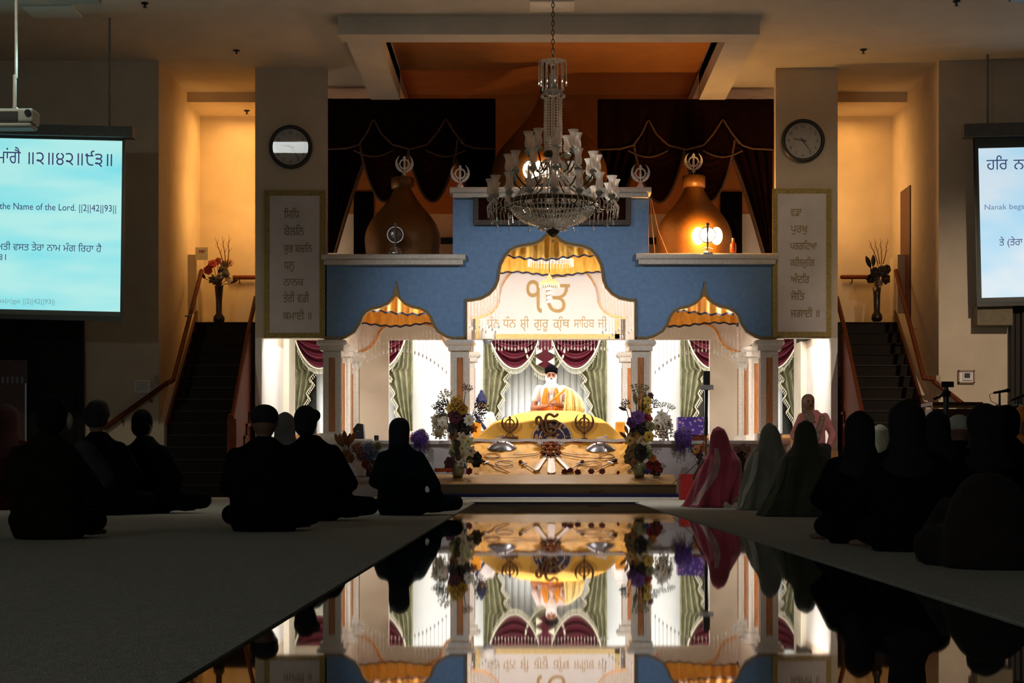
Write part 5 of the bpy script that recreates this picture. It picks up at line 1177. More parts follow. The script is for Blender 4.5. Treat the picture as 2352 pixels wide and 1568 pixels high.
q = MB(); q.grid(lambda u, v: Vector((X(1428, d) + (.12 + .14 * v + .012 * math.sin(u * 44)) * math.cos(2 * PI * u), d + (.12 + .14 * v + .012 * math.sin(u * 44)) * math.sin(2 * PI * u), Z(940, d) + (ZD - Z(940, d)) * v)), 48, 8, True); q.lathe([(.005, .06), (.07, .05), (.12, 0)], P(1428, 940, d), 24)
tag(q.build('draped_stand', mat('muslin_white', (.85, .83, .82), .7, var=.03), None, True, loc=(X(1428, d), d, ZD)), 'small stand under white muslin behind the black flower arrangement', 'stand')
for a, b, lab in ((1080, 1104, 'folded saffron cloth bundle behind the pale lily arrangement'), (1415, 1436, 'folded saffron cloth bundle before the white draped stand')):
    d = 28.9; q = MB(); q.box(X(a, d), X(b, d), d, d + .3, ZD, Z(968, d)); o_ = tag(q.build('cloth_bundle', M_ycloth, loc=(X((a + b) / 2, d), d, ZD)), lab, 'cloth'); bv = o_.modifiers.new('b', 'BEVEL'); bv.width = .02; bv.segments = 2
# ---------------------------------------------------------------- flowers
FM = {}
def petal(mb, a, L, W, r0, tilt, curl, n=5):
    ca, sa = math.cos(a), math.sin(a)
    def fn(u, v):
        w_ = W * math.sin(PI * (.12 + .83 * v)) ** .7 * (u - .5) * 2; r_ = r0 + L * v * math.cos(tilt)
        return Vector((ca * r_ - sa * w_, -(L * v * math.sin(tilt) - curl * v * v + .1 * W * (1 - (2 * u - 1) ** 2)), sa * r_ + ca * w_))
    mb.grid(fn, 4, n)
PET = {}
def pm(c):
    k = tuple(round(x, 3) for x in c)
    if k not in PET: PET[k] = mat('petal_%d' % len(PET), c, .65, var=.25, scale=9)
    return PET[k]
M_leaf = mat('leaf_green', (.05, .075, .02), .6, var=.4, scale=9); M_stem = mat('stem_brown', (.05, .035, .012), .7, var=.3)
def flower_mesh(kind, c1, c2):
    key = (kind, c1, c2)
    if key in FM: return FM[key]
    rr = random.Random(len(FM)); q = MB()
    if kind == 'rose':
        for lay, (n, L, t) in enumerate(((6, .95, .25), (6, .8, .6), (5, .6, .95), (4, .45, 1.25))):
            for i in range(n): petal(q, 2 * PI * i / n + lay * .5, L, .48 - .06 * lay, .05, t, .22)
        q.cur = 1; q.ell((0, -.45, 0), .16, .2, .16, 8, 6)
    elif kind == 'daisy':
        for i in range(9): petal(q, 2 * PI * i / 9, .85, .27, .15, .25, .15)
        q.cur = 1; q.ell((0, -.12, 0), .24, .14, .24, 10, 6)
    elif kind == 'lily':
        for lay in (0, 1):
            for i in range(6): petal(q, PI * i / 3 + lay * .5, .95 - .15 * lay, .26, .03, .45 + .3 * lay, .45)
        q.cur = 1
        for i in range(5): q.tube([(0, 0, 0), (.2 * math.cos(i * 1.3), -.6, .2 * math.sin(i * 1.3))], .03, 4)
    elif kind == 'puff':
        for i in range(46):
            zz = 1 - 2 * (i + .5) / 46; a = i * 2.4; s_ = math.sqrt(1 - zz * zz); c = Vector((s_ * math.cos(a), s_ * math.sin(a), zz)) * rr.uniform(.72, .95)
            t = c.orthogonal().normalized(); b = c.normalized().cross(t)
            for k in range(4):
                an = k * PI / 2 + a; e = t * math.cos(an) + b * math.sin(an); f = t * math.cos(an + .8) + b * math.sin(an + .8)
                q.add([c * .9, c + e * .24, c * 1.08 + (e + f) * .16, c + f * .24], [(0, 1, 2, 3)])
        q.cur = 1; q.ell((0, 0, 0), .7, .7, .7, 10, 8)
    elif kind == 'leaf':
        q.grid(lambda u, v: Vector(((u - .5) * .75 * math.sin(PI * (.04 + .94 * v)) ** .8, -.25 * math.sin(v * 2.2) + .12 * abs(u - .5), v * 2)), 6, 10); q.cur = 1; q.tube([(0, .01, -.3), (0, -.2, .9), (0, -.24, 1.9)], .025, 4)
    elif kind == 'spray':
        for i in range(7):
            a = (i - 3) * .2 + rr.uniform(-.06, .06); L = rr.uniform(1.4, 2.1); q.cur = 1; pts = [Vector((math.sin(a) * L * t, -.2 * t * rr.random(), math.cos(a) * L * t)) for t in (0, .5, 1)]; q.tube(pts, .02, 4); q.cur = 0
            for t in (.55, .7, .85, 1.0):
                p = Vector((math.sin(a) * L * t, -.1, math.cos(a) * L * t))
                for k in range(3): an = rr.uniform(0, 6.3); q.ell(p + Vector((.1 * math.cos(an), 0, .1 * math.sin(an))), .09, .05, .09, 6, 4)
    elif kind == 'twig':
        pts = [Vector((.05 * math.sin(t * 5), -.05, t * 2.6)) for t in (0, .25, .5, .75, 1)]; q.tube(pts, [.05, .045, .04, .03, .015], 5)
        for t, a in ((.45, .5), (.6, -.5), (.75, .4)): b = Vector((.05 * math.sin(t * 5), -.05, t * 2.6)); q.tube([b, b + Vector((math.sin(a) * .5, 0, math.cos(a) * .5))], [.03, .012], 4)
    elif kind == 'droop':   # hanging trail of blossoms
        for i in range(9):
            a = 2 * PI * i / 9; L = rr.uniform(1.2, 2.0); q.cur = 1; pts = [Vector((math.cos(a) * .5 * t ** .5, math.sin(a) * .4 * t ** .5, .3 * math.sin(PI * t) - L * t * t)) for t in (0, .25, .5, .75, 1)]; q.tube(pts, .025, 4); q.cur = 0
            for t in [k / 12 for k in range(3, 13)]:
                p = Vector((math.cos(a) * .5 * t ** .5, math.sin(a) * .4 * t ** .5, .3 * math.sin(PI * t) - L * t * t)); q.ell(p + Vector((rr.uniform(-.1, .1), rr.uniform(-.1, .1), 0)), .12, .12, .10, 6, 4)
    o = q.build('flower', [pm(c1), pm(c2) if c2 else M_stem], None, True); me = o.data; bpy.data.objects.remove(o)
    FM[key] = me; return me
NAMEK = {'rose': 'blossom', 'daisy': 'daisy', 'lily': 'lily', 'puff': 'flower_cluster', 'leaf': 'leaf', 'spray': 'flower_spray', 'twig': 'twig', 'droop': 'blossom_trail'}
CREAM, YEL, WHT, MAR, PUR, BLK, ORG_, BLU, BRN, PINK, RED, GRN, OLV = (.62, .50, .33), (.62, .38, .05), (.66, .62, .52), (.09, .012, .03), (.10, .02, .16), (.010, .006, .008), (.55, .14, .02), (.22, .29, .52), (.20, .075, .02), (.48, .22, .18), (.30, .012, .012), (.10, .14, .03), (.16, .15, .05)
def arrangement(px, py, d, items, label, vase=None, name='flower_arrangement', group=None, cat='flowers'):
    base = P(px, py, d); r = empty(name, base, label, cat, group); rr = random.Random(int(px * 7 + py))
    for it in items:
        kind, fx, fy, s, c1 = it[:5]; c2 = it[5] if len(it) > 5 else None; rot = it[6] if len(it) > 6 else None; dy = it[7] if len(it) > 7 else rr.uniform(-.10, .10)
        o = bpy.data.objects.new(NAMEK[kind], flower_mesh(kind, c1, c2)); C.objects.link(o); o.parent = r
        p = P(fx, fy, d + dy); o.location = p - base; k = s * (d + dy) / F * (.8 if kind == 'spray' else 1.15); o.scale = (k, k, k)
        if kind in ('leaf', 'spray', 'twig'): o.rotation_euler = (rr.uniform(-.2, .2), math.radians(rot if rot is not None else rr.uniform(-60, 60)), 0)
        elif kind == 'droop': o.rotation_euler = (0, 0, rr.uniform(0, 6))
        else: o.rotation_euler = (rr.uniform(-.5, .2), rr.uniform(0, 6.28), rr.uniform(-.6, .6))
    top = items; b0 = base + Vector((0, .0, vase[0][-1][1] * d / F * .96)) if vase else base + Vector((0, .03, .02))
    q = MB()
    for it in top:
        p = P(it[1], it[2], d); m_ = b0.lerp(p, .5) + Vector((rr.uniform(-.01, .01), .02, .02)); q.tube([b0, m_, p + Vector((0, .05, 0))], .006, 5)
    q.build('stems', M_stem, r)
    if vase:
        prof, vm = vase; q = MB(); q.lathe([(a * d / F, b * d / F) for a, b in prof], base, 20); q.build('vase', vm, r, True)
    return r
M_vglass = mat('vase_glass', (.22, .20, .10), .15, var=.1, spec=.8); M_vdark = mat('vase_dark', (.02, .012, .008), .3, var=.2); M_vwhite = mat('vase_white', (.55, .52, .48), .3, var=.05)
VG = ([(11, 0), (14, 6), (15, 22), (13, 32)], M_vglass)
rr = random.Random(5)
L_ = [('puff', 1049, 927, 17, YEL, BRN, None, -.15), ('lily', 1035, 938, 13, YEL, BRN), ('rose', 1063, 940, 12, YEL), ('spray', 1030, 925, 20, CREAM, None, -20), ('spray', 1068, 905, 16, BRN, None, 15), ('spray', 1085, 950, 24, BLK, None, 52), ('spray', 1080, 962, 20, BLK, None, 75), ('spray', 1030, 945, 22, BLK, None, -42), ('spray', 1025, 955, 16, BLK, None, -62),
     ('rose', 1045, 956, 16, MAR), ('rose', 1066, 962, 15, PUR), ('rose', 1050, 975, 16, BLK), ('rose', 1040, 983, 14, (.10, .08, .12)), ('rose', 1068, 985, 15, BLK), ('daisy', 1078, 964, 13, WHT, YEL, None, -.25), ('lily', 1086, 984, 12, ORG_), ('rose', 1042, 1000, 12, BRN),
     ('lily', 1062, 1006, 16, CREAM, YEL), ('lily', 1076, 1014, 15, (.58, .5, .24), YEL), ('lily', 1046, 1020, 17, (.5, .42, .18), YEL), ('lily', 1064, 1030, 17, (.58, .52, .3), YEL), ('lily', 1042, 1040, 14, (.46, .42, .22)), ('lily', 1080, 1036, 15, CREAM), ('lily', 1058, 1050, 16, CREAM, YEL), ('lily', 1085, 1052, 13, (.4, .36, .2)), ('lily', 1058, 1064, 11, WHT),
     ('leaf', 1080, 1062, 13, BLK, None, 50), ('rose', 1095, 1050, 13, BLK), ('rose', 1094, 1062, 11, BLK), ('rose', 1034, 1062, 13, MAR), ('rose', 1030, 1074, 10, MAR), ('rose', 1078, 1082, 8, RED), ('leaf', 1070, 1075, 9, GRN, None, -30), ('leaf', 1050, 1030, 11, GRN, None, -20, .05), ('leaf', 1062, 1040, 12, GRN, None, 20, .05), ('leaf', 1048, 1055, 12, OLV, None, -35, .05), ('leaf', 1072, 1058, 12, GRN, None, 35, .05), ('leaf', 1058, 1020, 11, OLV, None, 5, .05), ('rose', 1054, 1010, 12, (.3, .2, .06), None, None, .06), ('leaf', 1046, 1075, 10, GRN, None, 30)]
arrangement(1052, 1094, 26.12, L_, 'tall arrangement with pale lilies on the donation box end nearer the hooded person', VG)
L_ = [('spray', 1468, 920, 24, OLV, None, 0), ('leaf', 1462, 930, 12, OLV, None, -12), ('leaf', 1476, 930, 13, OLV, None, 14), ('lily', 1487, 920, 12, YEL, BRN), ('lily', 1478, 938, 13, YEL, BRN), ('lily', 1490, 942, 10, YEL), ('spray', 1490, 935, 16, BLK, None, 55), ('spray', 1448, 938, 16, BLK, None, -50), ('leaf', 1440, 942, 9, BLK, None, -70), ('rose', 1494, 908, 7, MAR),
     ('rose', 1465, 958, 16, PUR, None, None, -.2), ('rose', 1452, 970, 13, PUR), ('rose', 1487, 962, 12, RED), ('rose', 1476, 980, 17, BLK), ('rose', 1460, 984, 13, BLK), ('rose', 1494, 978, 12, (.35, .33, .16)), ('leaf', 1440, 1006, 10, BRN, None, -50), ('leaf', 1442, 996, 9, BRN, None, -20),
     ('rose', 1458, 1000, 17, (.4, .19, .04)), ('rose', 1478, 1002, 17, (.46, .22, .03)), ('lily', 1446, 1012, 13, (.45, .24, .06)), ('rose', 1490, 1002, 12, YEL), ('lily', 1472, 1014, 14, CREAM, YEL), ('lily', 1484, 1024, 12, (.6, .55, .35)), ('rose', 1452, 1036, 17, (.16, .10, .035)), ('rose', 1448, 1052, 15, (.13, .07, .03)), ('rose', 1472, 1040, 20, BLK, None, None, -.3), ('lily', 1488, 1042, 15, OLV), ('rose', 1460, 1064, 13, BRN),
     ('leaf', 1466, 1085, 10, GRN, None, 5), ('leaf', 1462, 1050, 12, OLV, None, -25, .05), ('leaf', 1476, 1058, 12, GRN, None, 22, .05), ('leaf', 1468, 1025, 11, OLV, None, 0, .05), ('leaf', 1474, 1085, 9, GRN, None, 25), ('lily', 1456, 1078, 9, YEL), ('lily', 1446, 1082, 7, CREAM)]
arrangement(1468, 1094, 26.12, L_, 'tall arrangement with a big black flower on the donation box nearer the pink shawl', VG)
arrangement(1508, 1093, 26.12, [('rose', 1500, 1052, 9, ORG_), ('rose', 1494, 1068, 11, RED), ('rose', 1508, 1068, 11, (.2, .01, .01)), ('rose', 1500, 1080, 11, RED), ('rose', 1514, 1078, 9, (.2, .01, .01)), ('puff', 1486, 1082, 7, (.05, .06, .3)), ('spray', 1518, 1075, 8, OLV, None, 40)], 'small bunch of dark red flowers with one orange bloom on the donation box end', ([(8, 0), (10, 8)], M_vdark))
d_ = 27.3
arrangement(1008, 1004, d_, [('droop', 1002, 960, 19, CREAM), ('droop', 1020, 960, 19, (.65, .55, .42)), ('droop', 1010, 970, 18, (.7, .6, .45)), ('lily', 1016, 970, 13, WHT, YEL), ('lily', 1000, 962, 12, CREAM), ('lily', 1024, 978, 11, CREAM), ('puff', 1008, 965, 13, CREAM), ('puff', 1020, 958, 12, OLV), ('spray', 1010, 945, 14, OLV, None, -30), ('spray', 1020, 942, 14, GRN, None, 10), ('lily', 1006, 978, 11, WHT, YEL)], 'hanging cream bouquet at the dais edge beside the purple bouquet and pale lilies', ([(7, 0), (9, 10), (10, 18)], M_vglass), 'flower_bouquet')
arrangement(1522, 1006, d_, [('droop', 1514, 962, 20, CREAM), ('droop', 1532, 964, 20, (.7, .62, .5)), ('droop', 1524, 972, 19, (.7, .6, .45)), ('lily', 1534, 974, 13, WHT), ('lily', 1512, 978, 12, CREAM), ('lily', 1518, 952, 12, WHT, YEL), ('lily', 1530, 960, 12, WHT, YEL), ('lily', 1510, 966, 12, WHT), ('lily', 1524, 974, 12, CREAM), ('spray', 1522, 942, 12, OLV, None, -5), ('spray', 1534, 945, 12, OLV, None, 30)], 'hanging white and cream bouquet at the dais edge beside the purple patterned cloth', ([(7, 0), (9, 10), (10, 18)], M_vglass), 'flower_bouquet')
VIO = (.13, .045, .36)
arrangement(964, 1040, 27.36, [('puff', 956, 1005, 14, VIO), ('puff', 972, 1006, 14, (.17, .06, .42)), ('puff', 964, 998, 12, (.2, .09, .4)), ('puff', 970, 992, 8, OLV), ('droop', 958, 1010, 14, VIO), ('droop', 972, 1010, 13, (.09, .03, .26))], 'purple bouquet hanging on the dais front beside the hooded person', None, 'flower_bouquet')
arrangement(1570, 1038, 27.36, [('puff', 1560, 1000, 14, VIO), ('puff', 1578, 1000, 15, (.20, .10, .5)), ('puff', 1568, 990, 12, (.3, .2, .55)), ('droop', 1560, 1006, 15, (.10, .05, .42)), ('droop', 1580, 1006, 15, VIO), ('puff', 1572, 1012, 13, (.1, .035, .3))], 'purple bouquet hanging on the dais front below the purple patterned cloth', None, 'flower_bouquet')
# side table with flowers left of the hooded person
tb = empty('glass_table', (X(825, 26.6), 26.7, .006), 'low glass table with dark legs holding flowers beside the hooded person', 'table')
zt = Z(1093, 26.5)
q = MB(); q.box(X(768, 26.5), X(884, 26.5), 26.45, 26.95, zt - .012, zt); q.build('glass_top', mat('table_glass', (.05, .055, .05), .08, var=0, spec=1), tb)
for a, b in ((775, 26.5), (876, 26.5), (775, 26.9), (876, 26.9)):
    q = MB(); q.tube([(X(a, 26.5), b, .006), (X(a, 26.5), b, zt - .012)], .014, 6); q.build('leg', M_black, tb)
FEA = (.20, .07, .018)
def vs(h): return [(6, 0), (8, 4), (6, h * .6), (9, h)]
arrangement(792, 1093, 26.7, [('leaf', 784, 1024, 14, FEA, None, -28), ('leaf', 794, 1022, 15, FEA, None, -5), ('leaf', 803, 1020, 14, (.28, .10, .02), None, 25), ('leaf', 778, 1034, 12, OLV, None, -65), ('leaf', 789, 1026, 14, (.26, .10, .025), None, -16), ('leaf', 799, 1026, 14, FEA, None, 10), ('leaf', 782, 1040, 12, FEA, None, -48), ('leaf', 808, 1038, 12, FEA, None, 42), ('leaf', 806, 1030, 12, (.24, .09, .02), None, 60), ('rose', 794, 1044, 13, (.26, .12, .03)), ('rose', 804, 1052, 11, (.24, .1, .03)), ('lily', 768, 1038, 8, WHT), ('lily', 780, 1042, 9, (.5, .42, .4)), ('lily', 774, 1050, 8, (.42, .36, .34))], 'bouquet of orange brown feathery leaves with small white flowers on the glass table', (vs(34), M_vwhite))
arrangement(848, 1093, 26.65, [('puff', 822, 1030, 13, PINK), ('puff', 830, 1046, 13, (.3, .12, .14)), ('puff', 848, 1028, 14, BLU), ('puff', 858, 1040, 14, (.16, .22, .42)), ('puff', 844, 1048, 13, (.12, .16, .36)), ('puff', 868, 1024, 10, (.24, .28, .05)), ('rose', 838, 1066, 10, RED), ('rose', 850, 1076, 12, (.08, .006, .006)), ('rose', 858, 1066, 11, (.09, .01, .015)), ('leaf', 846, 1082, 9, GRN, None, 30), ('leaf', 858, 1082, 9, GRN, None, -20)], 'bouquet of peach, blue and dark red flowers on the glass table', (vs(26), M_vdark))
arrangement(1704, 1142, 26.9, [('puff', 1692, 1030, 10, PINK), ('puff', 1706, 1026, 10, (.55, .38, .36)), ('puff', 1718, 1032, 9, (.5, .3, .26)), ('rose', 1700, 1042, 9, MAR), ('rose', 1712, 1044, 8, PINK), ('leaf', 1690, 1044, 8, GRN, None, -40)], 'low bunch of pink flowers between the pink and the pale shawled women', ([(14, 0), (12, 4), (5, 10), (5, 70), (11, 90)], M_vdark), 'flower_bouquet')
arrangement(1608, 1142, 26.9, [('rose', 1600, 1032, 10, (.6, .24, .08)), ('rose', 1612, 1028, 10, ORG_), ('rose', 1606, 1044, 9, MAR), ('leaf', 1596, 1044, 8, GRN, None, -30)], 'small orange flowers beside the foot of the phone pole', ([(14, 0), (12, 4), (5, 10), (5, 70), (11, 90)], M_vdark), 'flower_bouquet')
ST = lambda x0, y0, n, c, h: [('twig', x0 + (i - n / 2) * 4, y0, h, c, None, (i - n / 2) * 11) for i in range(n)]
arrangement(503, 742, 30.15, [('rose', 488, 606, 10, RED), ('rose', 478, 620, 10, (.3, .02, .03)), ('rose', 500, 600, 9, (.35, .05, .03)), ('rose', 516, 608, 10, CREAM), ('rose', 528, 602, 9, (.6, .36, .2)), ('lily', 506, 634, 11, WHT), ('lily', 526, 640, 10, CREAM), ('lily', 490, 642, 12, (.05, .05, .05)), ('rose', 512, 622, 11, BLK), ('rose', 500, 646, 10, BLK), ('puff', 518, 630, 9, (.1, .12, .16)), ('leaf', 472, 640, 10, BLK, None, -40), ('leaf', 530, 650, 9, BLK, None, 60)] + ST(520, 612, 3, BRN, 24), 'tall vase of red and cream flowers with twigs on the brightly lit landing', ([(9, 0), (13, 6), (13, 14), (7, 22), (7, 50), (10, 84), (11, 86)], M_vdark), 'vase_of_flowers')
arrangement(2014, 738, 30.15, [('leaf', 2000, 615, 13, BLK, None, -25), ('leaf', 2006, 612, 12, BLK, None, 0), ('lily', 2018, 616, 9, (.6, .42, .2)), ('rose', 2010, 626, 12, BLK), ('rose', 2028, 622, 12, BLK), ('rose', 2038, 618, 10, BLK), ('lily', 2012, 644, 10, (.12, .10, .07)), ('lily', 2022, 650, 9, (.2, .17, .14)), ('rose', 2034, 640, 12, (.03, .015, .01)), ('rose', 2000, 640, 10, BLK)] + ST(2024, 606, 4, BRN, 20), 'tall vase of dark dried flowers with twigs on the dimmer landing', ([(9, 0), (13, 6), (12, 14), (7, 22), (8, 60), (10, 78)], M_vdark), 'vase_of_flowers')
for px, py, s in ((1297, 1086, 8), (1310, 1084, 8), (1327, 1087, 8), (1358, 1085, 8), (1383, 1085, 8), (1420, 1088, 5)):
    p = sp(px, py, .02); o = bpy.data.objects.new('red_rose', flower_mesh('rose', (.13, .006, .010), (.08, .004, .006))); C.objects.link(o); o.location = p; k = s * p.y / F; o.scale = (k, k, k); o.rotation_euler = (-.5, rr.uniform(0, 6), rr.uniform(-.5, .5))
    tag(o, {1297: 'dark red rose first of the row along the cloth foot', 1310: 'dark red rose touching the first of the row at the cloth foot', 1327: 'dark red rose third in the row along the cloth foot', 1358: 'dark red rose fourth in the row, under the short dagger tip', 1383: 'dark red rose fifth in the row along the cloth foot', 1420: 'small red rose by itself at the cloth foot near the black flower'}[px], 'rose', 'red roses at the foot of the sloping cloth')
q = MB(); q.tube([P(1019 + 17 * math.cos(t), 1084, 26.0) + Vector((0, .09 * math.sin(t), .03)) for t in [2 * PI * i / 26 for i in range(26)]], [.022 + .008 * (i % 2) for i in range(26)], 8, closed=True)
tag(q.build('marigold_garland', mat('marigold', (.72, .13, .012), .8, var=.3, scale=60, bump=.8, bscale=150), None, True, loc=P(1016, 1088, 26.0)), 'flat orange garland on the end of the donation box', 'garland')
# ---------------------------------------------------------------- people
M_skin = mat('skin_brown', (.24, .12, .07), .6, var=.08, scale=14); M_hair = mat('hair_black', (.006, .005, .005), .8, var=.3, scale=30, spec=.1)
def torso(mb, rings, n=20):
    """closed loft of ellipses (z, rx, ry, yo[, xo])"""
    vs = []; 
    for r in rings:
        z, rx, ry, yo = r[:4]; xo = r[4] if len(r) > 4 else 0
        vs += [Vector((xo + rx * math.cos(2 * PI * j / n), yo + ry * math.sin(2 * PI * j / n), z)) for j in range(n)]
    k = len(rings); fs = [(i * n + j, i * n + (j + 1) % n, (i + 1) * n + (j + 1) % n, (i + 1) * n + j) for i in range(k - 1) for j in range(n)] + [tuple(range(n - 1, -1, -1)), tuple(range((k - 1) * n, k * n))]
    mb.add(vs, fs)
def head(mb, c, r=.1, face=1):
    """head with nose, brow, ears, chin; face looks along +Y"""
    c = Vector(c); mb.ell(c, r * .80, r * .95, r * 1.12, 18, 14); mb.ell(c + Vector((0, r * .22, -r * .55)), r * .58, r * .62, r * .6, 14, 10)
    mb.cap(c + Vector((0, r * .9, r * .12)), r * .09, c + Vector((0, r * 1.1, -r * .26)), r * .16, 8)
    for s in (-1, 1):
        mb.ell(c + Vector((s * r * .82, -r * .05, -r * .05)), r * .10, r * .2, r * .30, 8, 8)
        mb.ell(c + Vector((s * r * .34, r * .80, r * .20)), r * .24, r * .14, r * .07, 8, 6)
    mb.ell(c + Vector((0, r * .84, -r * .56)), r * .27, r * .12, r * .07, 8, 6)
def hand(mb, w_, d_, s=1.0, side=1, curl=.6):
    """palm, four fingers and thumb from wrist w_ pointing along d_"""
    w_ = Vector(w_); d_ = Vector(d_).normalized(); up = Vector((0, 0, 1)); sd = d_.cross(up).normalized() if abs(d_.z) < .9 else Vector((1, 0, 0)); nn = sd.cross(d_).normalized()
    pe = w_ + d_ * .085 * s
    for i in range(4): o = sd * (.030 - .020 * i) * s; mb.cap(w_ + o * .6, .016 * s, pe + o, .0125 * s, 8)
    for i, L in enumerate((.068, .078, .072, .056)):
        o = sd * (.030 - .020 * i) * s; a = pe + o; b = a + (d_ * math.cos(curl * .6) - nn * math.sin(curl * .6)) * L * .5 * s; e = b + (d_ * math.cos(curl * 1.7) - nn * math.sin(curl * 1.7)) * L * .5 * s
        mb.cap(a, .0105 * s, b, .0095 * s, 8); mb.cap(b, .0095 * s, e, .008 * s, 8)
    a = w_ + d_ * .03 * s + sd * .03 * s * side; b = a + (d_ * .7 + sd * side * .7) .normalized() * .04 * s; e = b + (d_ - nn * .4).normalized() * .032 * s
    mb.cap(a, .014 * s, b, .012 * s, 8); mb.cap(b, .012 * s, e, .0095 * s, 8)
def person(px, ybase, ytop, label, face=0.0, kind='hair', cloth=(.01, .01, .011), cloth2=None, shoulders=.19, knee=(.34, .34), lean=0.0, arms=((.27, .06, .30), (.27, .06, .30)), hx=0.0, turn=0.0, hw=1.0, belly=1.0, d=None, zb=0.006, skin=None, hands=((-.14, .26, .20), (.14, .26, .20)), hc=None, vox=.016):
    if d is None: d = H * F / (ybase - YH)
    ztop = Z(ytop, d) - zb; s = ztop / .87
    r = empty('person', (X(px, d), d, zb), label, 'person')
    B = MB(); G = MB()
    hz = .755; hxx = hx; hy = .03 + lean * .9
    hm = MB(); head(hm, (0, 0, 0), .098)
    Rt = Matrix.Rotation(math.radians(turn), 3, 'Z')
    for v in hm.v: v.x *= hw; v.xyz = Rt @ v + Vector((hxx, hy, hz))
    B.add(hm.v, hm.f)
    B.cap((hxx * .5, lean * .75, .54), .055, (hxx, hy - .01, .69), .052); torso(B, [(.05, .15, .12, 0), (.2, .14, .10, 0), (.4, .15, .10, lean * .5), (.54, .14, .085, lean * .8)])
    sh = shoulders; bl = belly
    torso(G, [(.0, .20 * bl, .17, .02), (.08, .23 * bl, .19, .02), (.20, .22 * bl, .16 * bl, .01), (.34, .215 * bl, .15 * bl, lean * .4), (.45, sh * 1.08, .135, lean * .7), (.52, sh * 1.02, .115, lean * .85), (.575, sh * .80, .095, lean), (.615, sh * .50, .08, lean), (.655, .070, .066, lean)])
    for sg, (ax, ay, az), kx, (hx_, hy_, hz_) in ((-1, arms[0], knee[0], hands[0]), (1, arms[1], knee[1], hands[1])):
        G.cap((sg * .10, .02, .11), .10, (sg * kx, .24, .11), .075); G.cap((sg * kx, .24, .11), .075, (-sg * .06, .34, .065), .055)
        B.cap((-sg * .06, .34, .055), .035, (-sg * .20, .33, .04), .03); B.cap((sg * .1, .05, .11), .07, (sg * kx * .95, .22, .11), .05)
        B.cap((-sg * .20, .33, .04), .028, (-sg * .27, .35, .035), .02)
        s0 = Vector((sg * (sh - .025), lean * .85, .515)); el = Vector((sg * ax, ay + lean * .5, az)); ha = Vector((hx_, hy_, hz_))
        G.cap(s0, .066, el, .060); G.cap(el, .060, el.lerp(ha, .82), .045); B.cap(s0, .04, el, .04); B.cap(el, .036, ha, .028); hand(B, ha, (ha - el), 1.0, -sg, .5)
    def fin(mb, nm, m_, vx, sm=5):
        Rz = Matrix.Rotation(math.radians(face), 3, 'Z'); 
        for v in mb.v: v.xyz = Rz @ (v * s) + ORG[r.name]
        o = mb.build(nm, m_, r); return remesh(o, vx * s, sm)
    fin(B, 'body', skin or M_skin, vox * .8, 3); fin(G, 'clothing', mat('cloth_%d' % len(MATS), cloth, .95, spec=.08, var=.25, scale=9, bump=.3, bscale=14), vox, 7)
    Hh = MB(); c = Vector((hxx, hy, hz))
    col = hc
    if kind == 'hair':
        Hh.ell(c + Vector((0, -.012, .022)), .088 * hw, .10, .108, 18, 12); Hh.ell(c + Vector((0, -.035, -.03)), .083 * hw, .075, .085, 16, 10); nm, m_ = 'hair', M_hair
    elif kind == 'bun':
        Hh.ell(c + Vector((0, -.012, .022)), .092 * hw, .10, .106, 18, 12); Hh.ell(c + Vector((.075, -.03, .045)), .05, .055, .05, 14, 10); Hh.ell(c + Vector((0, -.03, -.04)), .083 * hw, .07, .08, 16, 10); nm, m_ = 'patka', mat('scarf_black', (.010, .010, .011), .85)
    elif kind == 'cap':
        Hh.ell(c + Vector((0, -.005, .035)), .093 * hw, .10, .088, 18, 12); nm, m_ = 'cap', mat('cap_%d' % len(MATS), col or (.012, .012, .013), .85)
    elif kind == 'turban':
        Hh.ell(c + Vector((0, -.005, .045)), .108 * hw, .12, .085, 18, 12); Hh.ell(c + Vector((.01, -.01, .095)), .085 * hw, .095, .06, 16, 10); Hh.ell(c + Vector((0, -.02, -.01)), .095, .10, .07, 14, 10)
        nm, m_ = 'turban', mat('turban_%d' % len(MATS), col or (.012, .012, .013), .8, bump=.3, bscale=30)
    elif kind == 'hood':
        torso(Hh, [(c.z - .20, .105, .095, c.y - .03, c.x), (c.z - .12, .092, .09, c.y - .03, c.x), (c.z, .096 * hw, .098, c.y - .02, c.x), (c.z + .06, .092 * hw, .095, c.y - .015, c.x), (c.z + .10, .07 * hw, .075, c.y - .012, c.x), (c.z + .125, .03, .03, c.y - .01, c.x)]); nm, m_ = 'hood', mat('hood_%d' % len(MATS), col or cloth, .9, var=.2, bump=.3, bscale=14)
    elif kind == 'scarf':
        torso(Hh, [(c.z - .36, sh * 1.06, .14, lean * .8), (c.z - .24, sh * .98, .13, lean * .9), (c.z - .17, .13, .11, c.y - .03, c.x), (c.z - .10, .103, .10, c.y - .025, c.x), (c.z, .104 * hw, .105, c.y - .02, c.x), (c.z + .07, .096 * hw, .098, c.y - .015, c.x), (c.z + .11, .06 * hw, .065, c.y - .012, c.x), (c.z + .135, .02, .02, c.y - .01, c.x)]); nm, m_ = 'headscarf', mat('headscarf_%d' % len(MATS), col or cloth, .85, var=.2, scale=7, bump=.3, bscale=14)
    fin(Hh, nm, m_, vox * .8, 4)
    return r
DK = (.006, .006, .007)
p1_ = person(110, 1240, 914, 'large dark figure in brown seated nearest the cyan screen, one sleeve painted as lit', 0, 'hair', (.012, .009, .006), shoulders=.205, arms=((.25, .05, .30), (.31, .10, .36)), hands=((-.14, .26, .20), (.18, .30, .42)), knee=(.24, .24), hx=.02, turn=-35, hw=1.12, belly=1.05)
